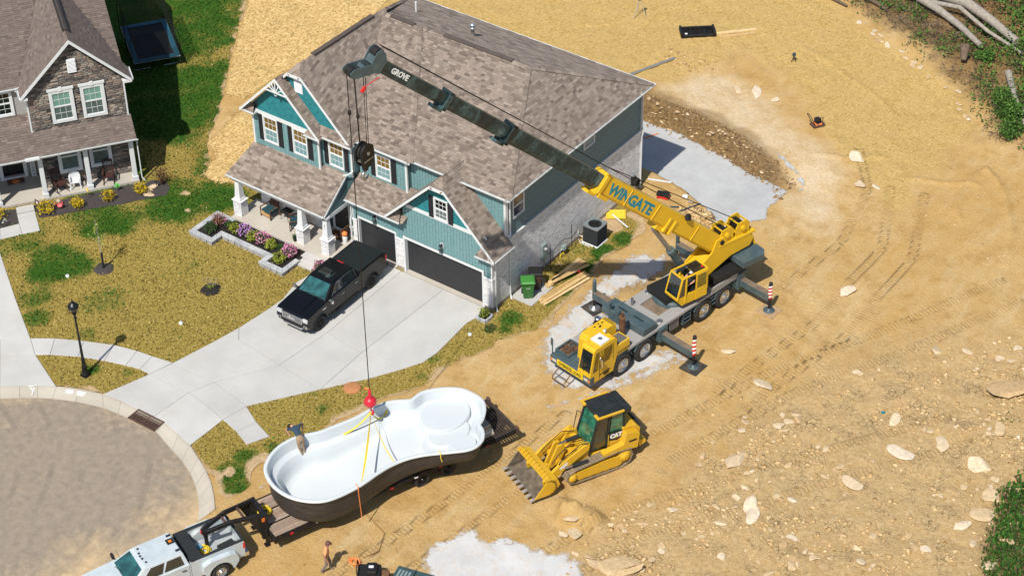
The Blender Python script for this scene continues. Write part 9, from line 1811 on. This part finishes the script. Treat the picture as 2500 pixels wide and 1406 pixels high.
def armchair(label, x, y, rz, z=.345):
    t = thing('armchair', label, 'chair', (x, y, z), rz); MB().box(-.34, .34, -.32, .32, .32, .46).build('seat_cushion', 'cushion_teal', t, bevel=.05, seg=3); b = MB(); b.box(-.34, .34, -.36, -.33, .16, .34); b.build('front_rail', 'wood_tan', t)
    b = MB(); b.cbox((0, .36, .72), (.62, .12, .6), RX(radians(-18))); b.build('backrest', 'wicker_brown', t, bevel=.04, seg=2)
    for s in (-1, 1):
        MB().box(s*.37-.03, s*.37+.03, -.36, .34, .56, .61).build('armrest', 'wicker_brown', t, bevel=.012, seg=1)
        for y_ in (-.34, .32): MB().box(s*.37-.025, s*.37+.025, y_-.025, y_+.025, 0, .57).build('leg', 'wicker_brown', t)
armchair('armchair with teal cushion on the left of the blue house porch', -14.15, -.55, radians(-6)); armchair('armchair with teal cushion turned beside the middle porch column', -12.35, -.55, radians(-48))
t = thing('side_table', 'black metal side table between the two porch armchairs', 'table', (-13.25, -.25, .345)); MB().box(-.28, .28, -.28, .28, .46, .49).build('table_top', 'ink_black', t); 
for a, b_ in ((-.25, -.25), (.25, -.25), (.25, .25), (-.25, .25)): MB().bar((a, b_, 0), (a*.6, b_*.6, .46), .02).build('leg', 'ink_black', t)
def pot(label, x, y, z, r, m, leaf): 
    t = thing('flower_pot', label, 'plant pot', (x, y, z)); b = MB(); b.lathe([(r*.7, 0), (r, r*1.6), (r*1.08, r*1.7), (r*.9, r*1.7), (r*.85, r*1.4), (.001, r*1.4)], 14); b.build('pot', m, t); scatter('foliage', leaf, t, ball_pts(70, (0, 0, r*2.1), r*1.1, 1.), .05)
pot('black potted plant beside the middle porch column', -11.62, -1.5, .345, .13, 'ink_black', 'leaf_dark'); pot('round white pot by the entrance wall', -9.25, .35, .9, .16, 'trim', 'leaf_dark')
t = thing('bench', 'brown wicker bench beside the front door', 'bench', (-9.75, .1, .345), radians(-90)); MB().box(-.35, .35, -.2, .2, .3, .38).build('seat', 'wicker_brown', t, bevel=.02); MB().box(-.35, .35, .16, .22, .38, .75).build('backrest', 'wicker_brown', t, bevel=.02)
for a in (-.32, .32):
    for b_ in (-.17, .17): MB().box(a-.025, a+.025, b_-.025, b_+.025, 0, .3).build('leg', 'wicker_brown', t)
t = thing('garden_gnome', 'orange pumpkin-topped white pot by the front door', 'porch decoration', (-9.42, -.1, .345)); b = MB(); b.lathe([(.12, 0), (.14, .36), (.13, .38), (.001, .38)], 14); b.build('pot', 'trim', t); b = MB(); b.sphere((0, 0, .52), .16, 12, 8, .9); b.build('pumpkin', 'bag_orange', t); t.name = 'pumpkin_pot'
o = MB().box(-.45, .45, -.3, .3, 0, .02).build('doormat', 'rust_brown', None, loc=(-10.15, .15, .345)); tag(o, 'brown doormat at the blue house entrance', 'doormat')
NM = N.matrix_basis
def onN(x, y, z=.156): v = NM @ Vector((x, y, z)); return (v.x, v.y, v.z)
def rocker(label, x, y, rz):
    t = thing('rocking_chair', label, 'rocking chair', onN(x, y), NA+rz); 
    for s in (-1, 1):
        b = MB(); b.tube([(s*.28, -.5+.1*i, .03+.012*(i-5)**2*.25) for i in range(11)], .022, 6); b.build('runner', 'rocker_brown', t); MB().bar((s*.27, -.24, .05), (s*.27, -.26, .62), .045).build('front_leg', 'rocker_brown', t); MB().bar((s*.25, .22, .05), (s*.25, .34, 1.15), .045).build('back_post', 'rocker_brown', t); MB().bar((s*.29, -.32, .62), (s*.27, .28, .62), .08, .03).build('armrest', 'rocker_brown', t)
    MB().box(-.27, .27, -.26, .24, .38, .42).build('seat', 'rocker_brown', t); MB().bar((-.26, .34, 1.12), (.26, .34, 1.12), .04, .12).build('top_rail', 'rocker_brown', t)
    for k in range(6): x_ = -.2+k*.08; MB().bar((x_, .24, .42), (x_, .335, 1.08), .03, .015).build('slat', 'rocker_brown', t)
rocker('dark brown rocking chair left of the white plastic chair', -4.2, .85, radians(20)); rocker('dark brown rocking chair near the right corner post', -1.55, .80, radians(-12))
t = thing('plastic_chair', 'white plastic garden chair between the two rockers', 'chair', onN(-3.35, .85), NA+radians(-5)); b = MB(); b.box(-.24, .24, -.24, .22, .38, .42); b.build('seat', 'trim', t, bevel=.02); b = MB(); n_ = 10
b.loft([[(.27*cos(a), .2+.1*sin(a)*0+.08*(z_-.42), z_) for a in (pi, 0)] for z_ in (.42, .8)], False, False, True); b.ext([(-.26, .42), (-.28, .7), (-.16, .86), (0, .9), (.16, .86), (.28, .7), (.26, .42)], .2, .23, 'y'); b.build('backrest', 'trim', t)
for s in (-1, 1):
    MB().box(s*.27-.04, s*.27+.04, -.24, .22, .6, .64).build('armrest', 'trim', t, bevel=.012, seg=1)
    for y_ in (-.23, .2): MB().bar((s*.24, y_, .4), (s*.29, y_*1.15, 0), .05).build('leg', 'trim', t)
    MB().bar((s*.27, -.22, .4), (s*.28, -.22, .62), .05).build('arm_post', 'trim', t)
t = thing('doormat', 'patterned red and orange doormat at the neighbor entrance', 'doormat', onN(-6.35, 2.45, .158), NA); MB().box(-.46, .46, -.3, .3, 0, .015).build('mat', 'rust_brown', t)
for k in range(12): MB().box(-.44+k*.075, -.40+k*.075, -.29, -.24, .015, .02).build('fringe', 'white_letter', t)
b = MB(); b.lathe([(.22, .015), (.2, .02), (.001, .02)], 14); b.build('mat_motif', 'bag_orange', t)
t = thing('welcome_sign', 'tall white WELCOME board leaning by the neighbor door', 'sign', onN(-5.32, 2.62, .158), NA); MB().box(-.13, .13, 0, .03, 0, 1.5).build('board', 'trim', t)
for i, ch in enumerate('WELCOME'): text_part('letter', ch, .19, 'ink_black', t, T(0, -.004, 1.36-i*.2) @ RX(pi/2), .002)
o = MB().box(-.1, .1, 0, .06, 0, .24).build('wall_box', 'trim', None, loc=onN(-5.55, 2.78, 1.25), rz=NA); tag(o, 'small white box on the neighbor entry wall', 'wall box')
for x, y, r, lab in ((-21.09, -2.59, .3, 'lower flat stepping stone beside the golden shrub'), (-21.36, -2.31, .26, 'middle flat stepping stone beside the golden shrub'), (-21.49, -1.95, .28, 'upper flat stepping stone by the solar light')): o = rock(x, y, r, lab, False, .25, 1.3, k=3); o.name = 'stepping_stone'; o['category'] = 'stone'
t = thing('garden_light', 'small black solar garden light beside the stepping stones', 'garden light', (-21.25, -1.85, .04)); MB().cyl((0,0,0), (0,0,.32), .015, n=6).build('stake', 'ink_black', t); b = MB(); b.lathe([(.05,.32), (.08,.36), (.08,.4), (.02,.43)], 12); b.build('head', 'ink_black', t)
t = thing('pinwheel', 'yellow pinwheel on a stake in the neighbor bed', 'pinwheel', (-23.5, -4.65, .04)); MB().cyl((0,0,0), (0,0,.5), .012, n=6).build('stake', 'ink_black', t); b = MB()
for k in range(5): a = k*1.256; b.add([(.0, -.02, .52), (.16*cos(a), -.03, .52+.16*sin(a)), (.14*cos(a+.7), -.06, .52+.14*sin(a+.7))], [(0, 1, 2)])
b.build('vane', 'sign_yellow', t)
t = thing('flower_ornament', 'bright green plastic flower ornament by the neighbor porch', 'ornament', (-22.72, -3.3, .04)); leaf_mat('lime', [(.05,.5,.04), (.1,.65,.08)]); MB().cyl((0,0,0), (0,0,.35), .012, n=6).build('stake', 'ink_black', t); scatter('petal', 'lime', t, ball_pts(26, (0, 0, .38), .1, 1.), .08)
t = thing('flamingo_ornament', 'pink and orange garden ornament with a black light in the neighbor bed', 'ornament', (-24.1, -6.2, .04)); plain('ornament_pink', (.70,.13,.14), .5); b = MB(); b.sphere((0, 0, .16), .17, 12, 8, .6); b.tube([(.12, 0, .2), (.22, 0, .4), (.16, 0, .48)], [.04, .03, .035], 6); b.build('body', 'ornament_pink', t); b = MB(); b.sphere((-.2, .1, .3), .13, 10, 7, .9); b.build('dish', 'block_white', t); b = MB(); b.sphere((-.25, -.1, .22), .1, 10, 7, 1); b.build('pot', 'clay_orange', t)
t = thing('garden_flag', 'small dark garden flag beside the neighbor path', 'garden flag', (-25.05, -7.05, .04)); MB().bar((0,0,0), (0,0,.7), .015).build('stake', 'ink_black', t); MB().box(-.0, .3, -.006, .006, .3, .68).build('cloth', 'cap_maroon', t); MB().box(.1, .2, -.009, .009, .4, .58).build('motif', 'white_letter', t)
